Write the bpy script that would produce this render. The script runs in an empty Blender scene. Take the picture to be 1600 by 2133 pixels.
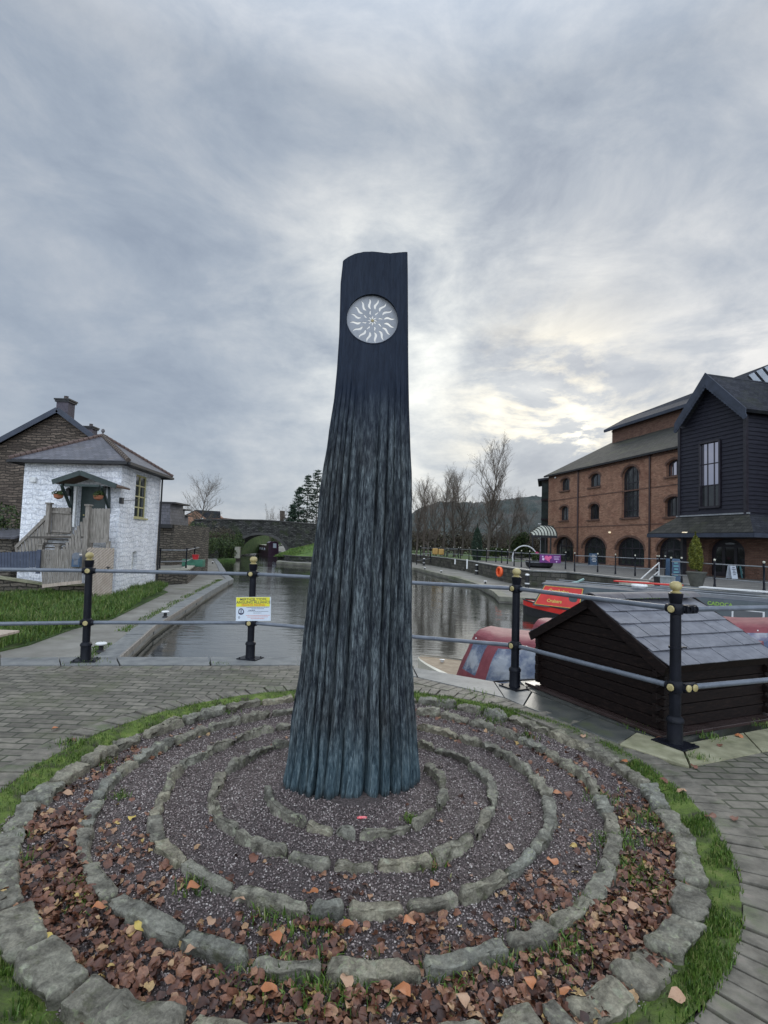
import bpy, bmesh, math, random
import numpy as np
from math import sin, cos, pi, radians, sqrt, atan2, tan
from mathutils import Vector, Matrix
from mathutils.geometry import tessellate_polygon
random.seed(7); RNG = np.random.default_rng(11)
sc = bpy.context.scene; COL = sc.collection

# ---------------------------------------------------------------- camera
FPX, EYE, PITCH, ROLL, IW, IH = 1110.0, 1.55, radians(3.28), radians(1.9), 1600, 2133
cd = bpy.data.cameras.new('camera'); cam = bpy.data.objects.new('camera', cd); COL.objects.link(cam)
cd.sensor_fit = 'HORIZONTAL'; cd.sensor_width = 36; cd.lens = 36*FPX/IW
cd.clip_start = 0.05; cd.clip_end = 6000
cam.matrix_world = Matrix.Translation((0, 0, EYE)) @ Matrix.Rotation(pi/2+PITCH, 4, 'X') @ Matrix.Rotation(ROLL, 4, 'Z')
sc.camera = cam
def ray(px, py):
    u = (px-IW/2)/FPX; v = -(py-IH/2)/FPX; c, s = cos(ROLL), sin(ROLL)
    x = u*c-v*s; z = u*s+v*c; cp, sp = cos(PITCH), sin(PITCH)
    return Vector((x, cp-z*sp, sp+z*cp))
EYEV = Vector((0, 0, EYE))
def P(px, py, z=0.0):                      # where the line of sight meets the level z
    d = ray(px, py); return EYEV+d*((z-EYE)/d.z)
def PY(px, py, Y):                         # the point at distance Y down the view
    d = ray(px, py); return EYEV+d*(Y/d.y)
class Pl:                                  # vertical plane through two plan points
    def __init__(s, A, B):
        s.A = Vector((A[0], A[1], 0)); s.d = Vector((B[0]-A[0], B[1]-A[1], 0)); s.L = s.d.length; s.d.normalize()
        s.n = Vector((s.d.y, -s.d.x, 0))   # towards the viewer
        if s.n.dot(s.A) > 0: s.n = -s.n
    def pt(s, px, py, off=0.0):
        r = ray(px, py); A = s.A+s.n*off; t = (A-EYEV).dot(s.n)/r.dot(s.n); return EYEV+r*t
    def sz(s, px, py):
        q = s.pt(px, py); return ((q-s.A).dot(s.d), q.z)
    def at(s, a, z, off=0.0): return s.A+s.d*a+s.n*off+Vector((0, 0, z))

# ---------------------------------------------------------------- world and light
sc.view_settings.view_transform = 'Standard'; sc.view_settings.look = 'None'
sc.view_settings.gamma = 1; sc.view_settings.exposure = 0.15
SUN_EL, SUN_AZ = radians(24), radians(20)
w = bpy.data.worlds.new('World'); sc.world = w; w.use_nodes = True
nt = w.node_tree; nt.nodes.clear()
def N(nt, t, **k):
    n = nt.nodes.new(t)
    for a, b in k.items():
        if a.startswith('i_'): n.inputs[a[2:].replace('_', ' ')].default_value = b
        else: setattr(n, a, b)
    return n
def math_(nt, op, a, b=None, c=None, clamp=False):
    n = nt.nodes.new('ShaderNodeMath'); n.operation = op; n.use_clamp = clamp
    for i, x in enumerate((a, b, c)):
        if x is None: continue
        if isinstance(x, (int, float)): n.inputs[i].default_value = x
        else: nt.links.new(x, n.inputs[i])
    return n.outputs[0]
def ramp(nt, fac, stops, interp='LINEAR'):
    n = nt.nodes.new('ShaderNodeValToRGB'); n.color_ramp.interpolation = interp
    e = n.color_ramp.elements
    while len(e) < len(stops): e.new(0.5)
    for i, (p, c) in enumerate(stops):
        e[i].position = p; e[i].color = tuple(c)+(1,) if len(c) == 3 else c
    if fac is not None: nt.links.new(fac, n.inputs[0])
    return n.outputs[0]
def mixc(nt, f, a, b, mode='MIX'):
    n = nt.nodes.new('ShaderNodeMix'); n.data_type = 'RGBA'; n.blend_type = mode
    for s, x in ((n.inputs[0], f), (n.inputs[6], a), (n.inputs[7], b)):
        if isinstance(x, (int, float)): s.default_value = x
        elif isinstance(x, tuple): s.default_value = x+(1,) if len(x) == 3 else x
        else: nt.links.new(x, s)
    return n.outputs[2]
def noise(nt, vec, scale, detail=4, rough=.55, dist=0.0):
    n = N(nt, 'ShaderNodeTexNoise'); n.inputs['Scale'].default_value = scale; n.inputs['Detail'].default_value = detail
    n.inputs['Roughness'].default_value = rough; n.inputs['Distortion'].default_value = dist
    if vec is not None: nt.links.new(vec, n.inputs['Vector'])
    return n.outputs['Fac']
def mapping(nt, vec, scale=(1, 1, 1), loc=(0, 0, 0), rot=(0, 0, 0)):
    n = N(nt, 'ShaderNodeMapping'); n.inputs['Scale'].default_value = scale
    n.inputs['Location'].default_value = loc; n.inputs['Rotation'].default_value = rot
    nt.links.new(vec, n.inputs['Vector']); return n.outputs[0]
def build_sky():
    L = nt.links
    out = N(nt, 'ShaderNodeOutputWorld'); bg = N(nt, 'ShaderNodeBackground'); bg.inputs['Strength'].default_value = 0.1
    sky = N(nt, 'ShaderNodeTexSky', sky_type='NISHITA', sun_disc=False, sun_elevation=SUN_EL, sun_rotation=SUN_AZ)
    tc = N(nt, 'ShaderNodeTexCoord'); sep = N(nt, 'ShaderNodeSeparateXYZ'); L.new(tc.outputs['Generated'], sep.inputs[0])
    X, Y, Z = sep.outputs
    zc = math_(nt, 'ADD', math_(nt, 'MAXIMUM', Z, 0.0), 0.30)
    cmb = N(nt, 'ShaderNodeCombineXYZ')
    L.new(math_(nt, 'DIVIDE', X, zc), cmb.inputs[0]); L.new(math_(nt, 'DIVIDE', Y, zc), cmb.inputs[1])
    v = cmb.outputs[0]
    big = noise(nt, mapping(nt, v, (1.0, .8, 1), (3.1, 1.7, 0), (0, 0, .25)), 1.3, 6, .5, .4)
    fine = noise(nt, mapping(nt, v, (1.5, .75, 1), (7, 2, 0), (0, 0, .35)), 3.4, 10, .64, .3)
    sph = noise(nt, mapping(nt, tc.outputs['Generated'], (1.2, 1.2, 2.4), (4.3, 0, 1.1), (0, .35, 0)), 3.4, 10, .62, .35)
    f = math_(nt, 'ADD', math_(nt, 'ADD', math_(nt, 'MULTIPLY', big, .30), math_(nt, 'MULTIPLY', fine, .15)), math_(nt, 'MULTIPLY', sph, .55))
    # puffy layer that only matters near the horizon
    puff = noise(nt, mapping(nt, tc.outputs['Generated'], (1, 1, 2.6), (1.3, 0, .4)), 4.6, 10, .62, .25)
    low = math_(nt, 'SUBTRACT', 1.0, math_(nt, 'MULTIPLY', Z, 2.4, clamp=True), clamp=True)
    f = math_(nt, 'ADD', math_(nt, 'MULTIPLY', f, math_(nt, 'SUBTRACT', 1.0, math_(nt, 'MULTIPLY', low, .62))), math_(nt, 'MULTIPLY', puff, math_(nt, 'MULTIPLY', low, .62)))
    base = ramp(nt, f, [(.37, (.275, .325, .405)), (.46, (.335, .388, .465)), (.53, (.40, .445, .51)), (.63, (.51, .54, .585))])
    def glow(px, py, power):
        d = ray(px, py).normalized()
        vm = N(nt, 'ShaderNodeVectorMath', operation='DOT_PRODUCT'); L.new(tc.outputs['Generated'], vm.inputs[0]); vm.inputs[1].default_value = d
        return math_(nt, 'POWER', math_(nt, 'MAXIMUM', vm.outputs['Value'], 0.0), power)
    gaps = ramp(nt, f, [(.40, (0.12, 0.12, 0.12)), (.50, (.5, .5, .5)), (.62, (1, 1, 1))])
    gw = math_(nt, 'MULTIPLY', glow(980, 800, 16), gaps)
    gc = math_(nt, 'MULTIPLY', glow(830, 720, 60), gaps)
    pg = ramp(nt, puff, [(.44, (0, 0, 0)), (.60, (1, 1, 1))])
    gs = math_(nt, 'MULTIPLY', glow(1150, 885, 110), pg)
    gt = math_(nt, 'MULTIPLY', glow(1205, 910, 3500), pg)
    gr = math_(nt, 'MULTIPLY', glow(1560, 760, 200), pg)
    col = mixc(nt, 1.0, base, mixc(nt, 1.0, (.34, .32, .25), gw, 'MULTIPLY'), 'ADD')
    col = mixc(nt, 1.0, col, mixc(nt, 1.0, (.30, .29, .23), gc, 'MULTIPLY'), 'ADD')
    col = mixc(nt, 1.0, col, mixc(nt, 1.0, (1.0, .80, .40), gs, 'MULTIPLY'), 'ADD')
    col = mixc(nt, 1.0, col, mixc(nt, 1.0, (1.6, 1.4, .95), gt, 'MULTIPLY'), 'ADD')
    col = mixc(nt, 1.0, col, mixc(nt, 1.0, (.3, .26, .2), gr, 'MULTIPLY'), 'ADD')
    # an overcast sky is brightest overhead; more is added behind the viewer to light the house
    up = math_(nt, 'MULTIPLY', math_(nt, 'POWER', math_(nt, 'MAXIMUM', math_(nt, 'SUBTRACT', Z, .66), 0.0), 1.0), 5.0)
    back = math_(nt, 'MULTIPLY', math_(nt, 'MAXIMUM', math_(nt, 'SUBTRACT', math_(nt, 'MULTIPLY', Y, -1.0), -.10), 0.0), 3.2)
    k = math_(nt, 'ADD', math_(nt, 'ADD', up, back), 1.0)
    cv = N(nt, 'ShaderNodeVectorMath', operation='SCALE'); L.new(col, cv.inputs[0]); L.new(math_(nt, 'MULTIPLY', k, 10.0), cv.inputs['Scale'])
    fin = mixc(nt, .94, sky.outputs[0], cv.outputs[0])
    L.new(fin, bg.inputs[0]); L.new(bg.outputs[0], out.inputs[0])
build_sky()
sd = bpy.data.lights.new('sun', 'SUN'); sd.energy = 0.7; sd.angle = radians(25); sd.color = (1, .95, .86)
so = bpy.data.objects.new('sun', sd); COL.objects.link(so)
sv = Vector((sin(SUN_AZ)*cos(SUN_EL), cos(SUN_AZ)*cos(SUN_EL), sin(SUN_EL)))
so.rotation_euler = (-sv).to_track_quat('-Z', 'Y').to_euler()

# ---------------------------------------------------------------- materials
MATS = {}
def base_mat(name, rough=.7, metal=0.0, spec=.5):
    m = bpy.data.materials.new(name); m.use_nodes = True; t = m.node_tree
    b = t.nodes['Principled BSDF']; b.inputs['Roughness'].default_value = rough; b.inputs['Metallic'].default_value = metal
    b.inputs['Specular IOR Level'].default_value = spec
    tc = N(t, 'ShaderNodeTexCoord'); MATS[name] = m
    return m, t, b, tc
def bump(t, b, h, strength, dist=.01):
    n = N(t, 'ShaderNodeBump'); n.inputs['Strength'].default_value = strength; n.inputs['Distance'].default_value = dist
    t.links.new(h, n.inputs['Height']); t.links.new(n.outputs[0], b.inputs['Normal'])
def mat(name, stops, scale=4, detail=5, stretch=(1, 1, 1), rough=.7, bmp=0.0, bscale=None, bdist=.01, metal=0, spec=.5, uv=False, dist=0, rvar=0, lichen=None, patch=None):
    m, t, b, tc = base_mat(name, rough, metal, spec)
    v = mapping(t, tc.outputs['UV' if uv else 'Object'], stretch)
    f = noise(t, v, scale, detail, .6, dist)
    c = ramp(t, f, stops)
    if patch:      # (colour, scale, lo, hi, amount)
        pf = noise(t, tc.outputs['UV' if uv else 'Object'], patch[1], 4, .6)
        c = mixc(t, ramp(t, pf, [(patch[2], (0, 0, 0)), (patch[3], (patch[4],)*3)]), c, patch[0])
    if lichen:     # (colour, scale, size)
        wv = N(t, 'ShaderNodeTexVoronoi'); wv.inputs['Scale'].default_value = lichen[1]
        dn = N(t, 'ShaderNodeTexNoise'); dn.inputs['Scale'].default_value = lichen[1]*1.5; t.links.new(tc.outputs['Object'], dn.inputs['Vector'])
        va = N(t, 'ShaderNodeVectorMath', operation='SCALE'); t.links.new(dn.outputs['Color'], va.inputs[0]); va.inputs['Scale'].default_value = .6/lichen[1]
        vb = N(t, 'ShaderNodeVectorMath', operation='ADD'); t.links.new(tc.outputs['Object'], vb.inputs[0]); t.links.new(va.outputs[0], vb.inputs[1])
        t.links.new(vb.outputs[0], wv.inputs['Vector'])
        gate = ramp(t, noise(t, tc.outputs['Object'], lichen[1]*.35, 2), [(.46, (0, 0, 0)), (.54, (1, 1, 1))])
        lf = mixc(t, 1.0, ramp(t, wv.outputs['Distance'], [(lichen[2], (.8, .8, .8)), (lichen[2]+.07, (0, 0, 0))]), gate, 'MULTIPLY')
        c = mixc(t, lf, c, lichen[0])
    t.links.new(c, b.inputs['Base Color'])
    if rvar: t.links.new(math_(t, 'ADD', math_(t, 'MULTIPLY', noise(t, v, scale*.6, 3), rvar), rough-rvar/2, clamp=True), b.inputs['Roughness'])
    if bmp: bump(t, b, noise(t, v, bscale or scale, 6, .65), bmp, bdist)
    return m
def island_mat(name, stops, rough=.7, spec=.4, trans=False):
    m, t, b, tc = base_mat(name, rough, 0, spec)
    g = N(t, 'ShaderNodeNewGeometry')
    nn_ = ramp(t, noise(t, tc.outputs['Object'], 85, 4, .7), [(.32, (.5, .48, .45)), (.68, (1.35, 1.3, 1.25))])
    t.links.new(mixc(t, .75, ramp(t, g.outputs['Random Per Island'], stops), nn_, 'MULTIPLY'), b.inputs['Base Color'])
    return m
def brick_mat(name, c1, c2, mortar, bw, bh, ms, rough=.85, bmp=.5, bdist=.01, warp=0.0, wscale=3, patch=None, off=.5, squash=1.0, sf=2, spec=.3, var=None, rot=0, bias=0.0):
    m, t, b, tc = base_mat(name, rough, 0, spec)
    v = mapping(t, tc.outputs['UV'], rot=(0, 0, rot)) if rot else tc.outputs['UV']
    if warp:
        dn = N(t, 'ShaderNodeTexNoise'); dn.inputs['Scale'].default_value = wscale; dn.inputs['Detail'].default_value = 3; t.links.new(v, dn.inputs['Vector'])
        va = N(t, 'ShaderNodeVectorMath', operation='MULTIPLY_ADD'); t.links.new(dn.outputs['Color'], va.inputs[0]); va.inputs[1].default_value = (warp,)*3; t.links.new(v, va.inputs[2])
        v = va.outputs[0]
    bt = N(t, 'ShaderNodeTexBrick'); t.links.new(v, bt.inputs['Vector'])
    bt.offset = off; bt.squash = squash; bt.squash_frequency = sf
    for k, x in (('Color1', c1), ('Color2', c2), ('Mortar', mortar)): bt.inputs[k].default_value = x+(1,)
    for k, x in (('Scale', 1.0), ('Mortar Size', ms), ('Mortar Smooth', .3), ('Bias', bias), ('Brick Width', bw), ('Row Height', bh)): bt.inputs[k].default_value = x
    c = bt.outputs['Color']
    n1 = noise(t, tc.outputs['UV'], 1.3, 6, .65); n2 = noise(t, v, 14, 4, .6)
    c = mixc(t, .65, c, ramp(t, n2, [(.3, (.45, .45, .45)), (.7, (1.3, 1.3, 1.3))]), 'MULTIPLY')
    c = mixc(t, .5, c, ramp(t, n1, [(.3, (.55, .55, .55)), (.7, (1.25, 1.25, 1.25))]), 'MULTIPLY')
    if patch:
        pf = noise(t, tc.outputs['UV'], patch[1], 6, .7)
        c = mixc(t, ramp(t, pf, [(patch[2], (0, 0, 0)), (patch[3], (patch[4],)*3)]), c, patch[0])
    t.links.new(c, b.inputs['Base Color'])
    h = math_(t, 'ADD', math_(t, 'MULTIPLY', math_(t, 'SUBTRACT', 1.0, bt.outputs['Fac']), 1.0), math_(t, 'MULTIPLY', n2, .6))
    bump(t, b, h, bmp, bdist)
    return m
M = {}
M['paving'] = brick_mat('paving_brick', (.125, .112, .088), (.22, .198, .158), (.058, .062, .038), .21, .105, .010, rough=.6, bmp=.6, bdist=.012, warp=.02, wscale=4, patch=((.095, .105, .05), 1.9, .50, .70, .7), spec=.35)
M['paving_ring'] = brick_mat('radial_brick', (.17, .15, .12), (.26, .235, .19), (.05, .05, .035), .105, .215, .008, rough=.6, bmp=.8, bdist=.012, warp=.012, wscale=6, patch=((.10, .13, .05), 2.2, .5, .7, .6), off=0.0)
M['slab_grey'] = mat('grey_coping', [(.3, (.115, .118, .118)), (.5, (.17, .175, .17)), (.7, (.235, .235, .22))], 5, 8, rough=.5, bmp=.3, bscale=30, patch=((.10, .12, .06), 3, .6, .75, .5))
M['slab_mossy'] = mat('mossy_ledge_stone', [(.3, (.10, .10, .075)), (.5, (.17, .165, .125)), (.7, (.27, .26, .21))], 1.2, 8, rough=.7, bmp=.3, bscale=20, patch=((.08, .10, .04), .6, .48, .66, .7))
M['slab_dark'] = mat('dark_wet_slab', [(.3, (.05, .055, .052)), (.7, (.12, .12, .105))], 6, 6, rough=.35, bmp=.3, bscale=30, patch=((.07, .09, .03), 3, .55, .7, .6))
M['slab_yellow'] = mat('sandstone_slab', [(.3, (.17, .165, .10)), (.5, (.28, .265, .165)), (.7, (.38, .36, .24))], 6, 8, rough=.6, bmp=.35, bscale=40, patch=((.12, .14, .05), 2.5, .55, .7, .6))
M['gravel_bed'] = mat('wet_grit', [(.3, (.04, .03, .027)), (.5, (.10, .077, .072)), (.7, (.20, .16, .15))], 90, 3, rough=.6, bmp=1.0, bscale=110, bdist=.02)
M['pebble'] = island_mat('pebbles', [(0, (.07, .052, .050)), (.3, (.155, .120, .118)), (.6, (.27, .22, .215)), (.85, (.39, .335, .325)), (1, (.58, .54, .51))], .55)
M['leaf'] = island_mat('dead_leaf', [(0, (.035, .015, .010)), (.25, (.085, .034, .021)), (.5, (.15, .062, .036)), (.72, (.23, .105, .062)), (.90, (.33, .18, .105)), (.97, (.42, .27, .14)), (1, (.48, .35, .10))], .45, .5)
M['leaf_orange'] = island_mat('orange_leaf', [(0, (.30, .09, .03)), (.5, (.42, .16, .06)), (1, (.55, .33, .14))], .5)
M['grass'] = island_mat('grass_blade', [(0, (.03, .065, .010)), (.4, (.065, .135, .018)), (.8, (.13, .22, .035)), (1, (.25, .25, .10))], .5)
M['moss'] = mat('moss', [(.32, (.055, .05, .03)), (.44, (.085, .12, .025)), (.56, (.135, .20, .032)), (.68, (.20, .23, .06))], 9, 9, rough=.9, bmp=1, bscale=60, bdist=.02)
M['turf'] = mat('turf', [(.3, (.03, .06, .012)), (.5, (.055, .11, .018)), (.7, (.11, .13, .045))], 2, 8, rough=.9, bmp=1, bscale=9, bdist=.1)
def stone_mat():
    m, t, b, tc = base_mat('edging_stone', .8, 0, .3); o = tc.outputs['Object']; oi = N(t, 'ShaderNodeObjectInfo'); r = oi.outputs['Random']
    va = N(t, 'ShaderNodeVectorMath', operation='ADD'); t.links.new(o, va.inputs[0]); cb = N(t, 'ShaderNodeCombineXYZ'); t.links.new(math_(t, 'MULTIPLY', r, 50.0), cb.inputs[0]); t.links.new(cb.outputs[0], va.inputs[1]); v = va.outputs[0]
    c = ramp(t, noise(t, v, 11, 9, .68, .3), [(.30, (.058, .052, .042)), (.42, (.155, .144, .118)), (.54, (.255, .24, .195)), (.68, (.36, .34, .275))])
    tone = ramp(t, r, [(0, (.72, .72, .72)), (.35, (1, .97, .90)), (.7, (.86, .90, .92)), (1, (1.18, 1.12, .98))]); c = mixc(t, 1.0, c, tone, 'MULTIPLY')
    # lichen rosettes of mixed size
    for sc_, th, col, gsc in ((16, .23, (.34, .34, .25), 3.1), (38, .24, (.30, .31, .20), 4.3)):
        dn = N(t, 'ShaderNodeTexNoise'); dn.inputs['Scale'].default_value = sc_*1.4; dn.inputs['Detail'].default_value = 3; t.links.new(v, dn.inputs['Vector'])
        sc1 = N(t, 'ShaderNodeVectorMath', operation='SCALE'); t.links.new(dn.outputs['Color'], sc1.inputs[0]); sc1.inputs['Scale'].default_value = .75/sc_
        ad = N(t, 'ShaderNodeVectorMath', operation='ADD'); t.links.new(v, ad.inputs[0]); t.links.new(sc1.outputs[0], ad.inputs[1])
        vo = N(t, 'ShaderNodeTexVoronoi'); vo.inputs['Scale'].default_value = sc_; t.links.new(ad.outputs[0], vo.inputs['Vector'])
        gate = ramp(t, noise(t, v, gsc, 3), [(.50, (0, 0, 0)), (.60, (.85, .85, .85))]); lf = mixc(t, 1.0, ramp(t, vo.outputs['Distance'], [(th, (1, 1, 1)), (th+.12, (0, 0, 0))]), gate, 'MULTIPLY'); c = mixc(t, lf, c, col)
    mo = ramp(t, noise(t, v, 9, 5, .7), [(.56, (0, 0, 0)), (.68, (.65, .65, .65))]); c = mixc(t, mo, c, (.075, .078, .035))
    sp = ramp(t, noise(t, v, 70, 3, .7), [(.35, (.6, .6, .6)), (.65, (1.25, 1.25, 1.25))]); c = mixc(t, .7, c, sp, 'MULTIPLY')
    t.links.new(c, b.inputs['Base Color']); bump(t, b, math_(t, 'ADD', noise(t, v, 26, 8, .7), math_(t, 'MULTIPLY', noise(t, v, 8, 4, .6), 1.2)), .9, .016); return m
M['stone'] = stone_mat()
M['path'] = mat('towpath_grit', [(.3, (.13, .12, .10)), (.5, (.19, .18, .155)), (.7, (.25, .24, .21))], 1.2, 9, rough=.8, bmp=.4, bscale=30, bdist=.02, patch=((.12, .14, .06), .8, .56, .72, .5))
M['terrace'] = brick_mat('terrace_paving', (.13, .125, .115), (.19, .18, .165), (.08, .08, .07), .6, .3, .02, bmp=.3)
M['mud'] = mat('ground_soil', [(.3, (.05, .055, .03)), (.7, (.12, .11, .07))], .5, 6, rough=.95)
M['rubble'] = brick_mat('rubble_stone', (.085, .074, .060), (.20, .17, .135), (.045, .04, .032), .48, .15, .025, bmp=1, bdist=.05, warp=.32, wscale=1.7, patch=((.07, .08, .03), 1.1, .56, .7, .5))
M['rubble_dark'] = brick_mat('dark_rubble_stone', (.025, .025, .023), (.11, .108, .10), (.012, .012, .011), .5, .2, .03, bmp=1, bdist=.05, warp=.25, wscale=1.6, patch=((.035, .05, .014), .6, .5, .66, .7))
M['quay_wall'] = brick_mat('canal_wall_stone', (.055, .052, .045), (.13, .12, .10), (.03, .03, .024), .6, .28, .02, bmp=.8, bdist=.03, warp=.1, patch=((.045, .055, .02), .7, .5, .7, .6))
M['white_wall'] = brick_mat('whitewashed_rubble', (.84, .85, .88), (.93, .935, .95), (.70, .72, .77), .56, .21, .022, rough=.7, bmp=.6, bdist=.06, warp=.42, wscale=1.5, patch=((.55, .58, .65), 1.6, .60, .70, .6))
M['slate'] = brick_mat('slate_roof', (.085, .085, .10), (.15, .145, .165), (.03, .03, .035), .3, .2, .012, rough=.42, bmp=.6, bdist=.02, patch=((.12, .10, .085), 1.2, .55, .7, .5), spec=.6)
M['slate_dark'] = brick_mat('dark_slate_roof', (.028, .030, .037), (.05, .052, .062), (.014, .014, .018), .4, .22, .012, rough=.75, bmp=.5, bdist=.02, patch=((.05, .055, .035), .5, .5, .7, .5), spec=.12)
M['ridge_tile'] = mat('terracotta_ridge', [(.3, (.085, .056, .047)), (.7, (.16, .105, .085))], 6, 5, rough=.8, bmp=.4)
M['dark_wood'] = mat('black_stained_timber', [(.3, (.005, .003, .003)), (.55, (.011, .006, .005)), (.75, (.028, .017, .013))], 5, 6, stretch=(3, 3, 14), rough=.6, bmp=.5, bscale=8, spec=.18)
M['hut_base'] = mat('brown_wet_board', [(.3, (.028, .017, .015)), (.7, (.065, .045, .042))], 4, 6, rough=.22, bmp=.1, spec=.6)
M['hut_slate'] = mat('blue_grey_slate', [(.3, (.11, .113, .13)), (.5, (.16, .163, .185)), (.7, (.22, .223, .245))], 7, 7, stretch=(1, 1, 4), rough=.38, rvar=.15, bmp=.25, bscale=25, spec=.6)
M['iron'] = mat('black_painted_iron', [(.3, (.004, .005, .008)), (.7, (.010, .011, .017))], 12, 5, rough=.42, bmp=.12, bscale=40, spec=.2, patch=((.06, .05, .045), 60, .68, .72, .6))
M['rail'] = mat('grey_painted_rail', [(.3, (.085, .10, .125)), (.7, (.15, .17, .20))], 9, 6, rough=.36, bmp=.15, bscale=60, spec=.7, patch=((.2, .22, .25), 20, .6, .7, .5))
M['gold'] = mat('dull_gold_paint', [(.3, (.30, .235, .09)), (.7, (.50, .42, .20))], 20, 5, rough=.45, bmp=.1, bscale=50, spec=.5)
M['oak'] = mat('weathered_oak', [(.3, (.14, .122, .10)), (.5, (.23, .205, .175)), (.7, (.33, .30, .26))], 3, 7, stretch=(6, 6, 1), rough=.8, bmp=.4, bscale=10)
M['bay_glass'] = mat('green_dark_glass', [(.3, (.02, .03, .03)), (.7, (.05, .07, .07))], .8, 3, rough=.25, spec=.4)
M['oak_dark'] = mat('dark_weathered_wood', [(.3, (.05, .045, .038)), (.7, (.11, .10, .085))], 3, 5, stretch=(6, 6, 1), rough=.8)
M['oak_pale'] = mat('pale_larch', [(.3, (.33, .26, .20)), (.7, (.52, .43, .35))], 3, 7, stretch=(6, 6, 1), rough=.8, bmp=.3, bscale=10)
M['blue_wood'] = mat('slate_blue_paint', [(.3, (.035, .045, .075)), (.7, (.07, .085, .125))], 4, 5, rough=.6)
M['green_paint'] = mat('dark_green_paint', [(.3, (.012, .022, .02)), (.7, (.03, .05, .045))], 5, 5, rough=.5)
M['yellow_paint'] = mat('cream_yellow_paint', [(.3, (.36, .32, .13)), (.7, (.50, .46, .24))], 8, 4, rough=.5)
M['white_paint'] = mat('white_paint', [(.3, (.62, .62, .60)), (.7, (.82, .82, .80))], 10, 5, rough=.5)
M['black'] = mat('matt_black', [(.3, (.008, .008, .009)), (.7, (.02, .02, .022))], 10, 4, rough=.6)
M['glass_dark'] = mat('dark_window_glass', [(.3, (.008, .010, .012)), (.7, (.03, .034, .035))], .8, 3, rough=.06, spec=.8)
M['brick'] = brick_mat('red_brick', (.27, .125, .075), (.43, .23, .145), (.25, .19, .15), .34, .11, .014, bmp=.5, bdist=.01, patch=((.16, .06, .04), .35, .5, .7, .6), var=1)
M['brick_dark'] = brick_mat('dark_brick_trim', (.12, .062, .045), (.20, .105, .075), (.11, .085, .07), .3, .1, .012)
M['clap'] = mat('dark_blue_weatherboard', [(.3, (.014, .014, .021)), (.7, (.030, .030, .041))], 2, 6, stretch=(1, 1, 6), rough=.6, spec=.25, bmp=.2, bscale=6)
M['barge'] = mat('blue_black_bargeboard', [(.3, (.02, .026, .04)), (.7, (.04, .05, .075))], 2, 4, rough=.6)
M['frame_dark'] = mat('dark_window_frame', [(.3, (.012, .010, .014)), (.7, (.025, .022, .03))], 4, 3, rough=.4)
M['pipe'] = mat('maroon_downpipe', [(.3, (.03, .015, .014)), (.7, (.06, .03, .028))], 4, 3, rough=.5)
M['burgundy'] = mat('burgundy_canvas', [(.3, (.14, .025, .034)), (.6, (.22, .050, .060)), (.8, (.30, .10, .105))], 3, 7, rough=.55, bmp=.5, bscale=3.5, bdist=.05, spec=.4)
M['red_paint'] = mat('red_boat_paint', [(.3, (.52, .016, .012)), (.7, (.66, .035, .025))], 2, 4, rough=.3, spec=.6)
M['boat_grey'] = mat('grey_green_boat_paint', [(.3, (.045, .06, .065)), (.7, (.085, .105, .115))], 2, 5, rough=.4, spec=.5)
M['boat_roof'] = mat('pale_grey_roof_paint', [(.3, (.075, .085, .10)), (.7, (.12, .135, .155))], 2, 5, rough=.6, bmp=.1, spec=.15)
M['cream'] = mat('cream_fibreglass', [(.3, (.55, .51, .40)), (.7, (.75, .71, .60))], 3, 4, rough=.3)
M['tan'] = mat('tan_deck', [(.3, (.24, .175, .11)), (.7, (.36, .28, .19))], 8, 5, rough=.7)
M['gold_text'] = mat('gold_lettering', [(.3, (.55, .36, .06)), (.7, (.70, .50, .14))], 8, 3, rough=.5)
M['green_text'] = mat('lime_lettering', [(.3, (.16, .30, .03)), (.7, (.25, .42, .06))], 8, 3, rough=.5)
M['purple'] = mat('aubergine_paint', [(.3, (.035, .012, .03)), (.7, (.07, .025, .055))], 2, 4, rough=.35)
M['orange'] = mat('orange_lifebuoy', [(.3, (.75, .09, .02)), (.7, (.85, .15, .04))], 6, 3, rough=.5)
M['banner'] = mat('purple_vinyl', [(.3, (.10, .015, .12)), (.7, (.16, .03, .20))], 3, 4, rough=.5)
M['pink'] = mat('pink_print', [(.3, (.62, .08, .22)), (.7, (.75, .15, .32))], 8, 3, rough=.5)
M['terracotta'] = mat('terracotta_pot', [(.3, (.26, .09, .045)), (.7, (.40, .16, .08))], 8, 4, rough=.8)
M['board_blue'] = mat('blue_board', [(.3, (.03, .06, .11)), (.7, (.06, .11, .18))], 5, 4, rough=.5)
M['yellow_sign'] = mat('yellow_print', [(.3, (.72, .66, .02)), (.7, (.80, .74, .05))], 5, 3, rough=.45)
M['sign_white'] = mat('white_print', [(.3, (.60, .66, .74)), (.7, (.68, .74, .80))], 5, 3, rough=.4)
M['ink'] = mat('dark_ink', [(.3, (.03, .035, .07)), (.7, (.05, .05, .10))], 5, 3, rough=.6)
M['red_ink'] = mat('red_ink', [(.3, (.62, .10, .04)), (.7, (.7, .15, .08))], 5, 3, rough=.6)
M['canopy'] = mat('cream_ribbed_canopy', [(.3, (.36, .37, .30)), (.7, (.52, .52, .43))], 2, 4, rough=.4)
M['concrete'] = mat('pale_concrete', [(.3, (.28, .265, .21)), (.7, (.46, .44, .36))], 3, 8, rough=.8, bmp=.3, bscale=20)
M['bark'] = mat('bare_bark', [(.3, (.055, .045, .036)), (.7, (.12, .10, .08))], 4, 5, rough=.9)
M['twig'] = mat('brown_twigs', [(.3, (.075, .058, .044)), (.7, (.14, .11, .085))], .4, 3, rough=.9)
M['conifer'] = island_mat('dark_needles', [(0, (.012, .028, .018)), (.6, (.028, .055, .034)), (1, (.055, .09, .05))], .7)
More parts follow.
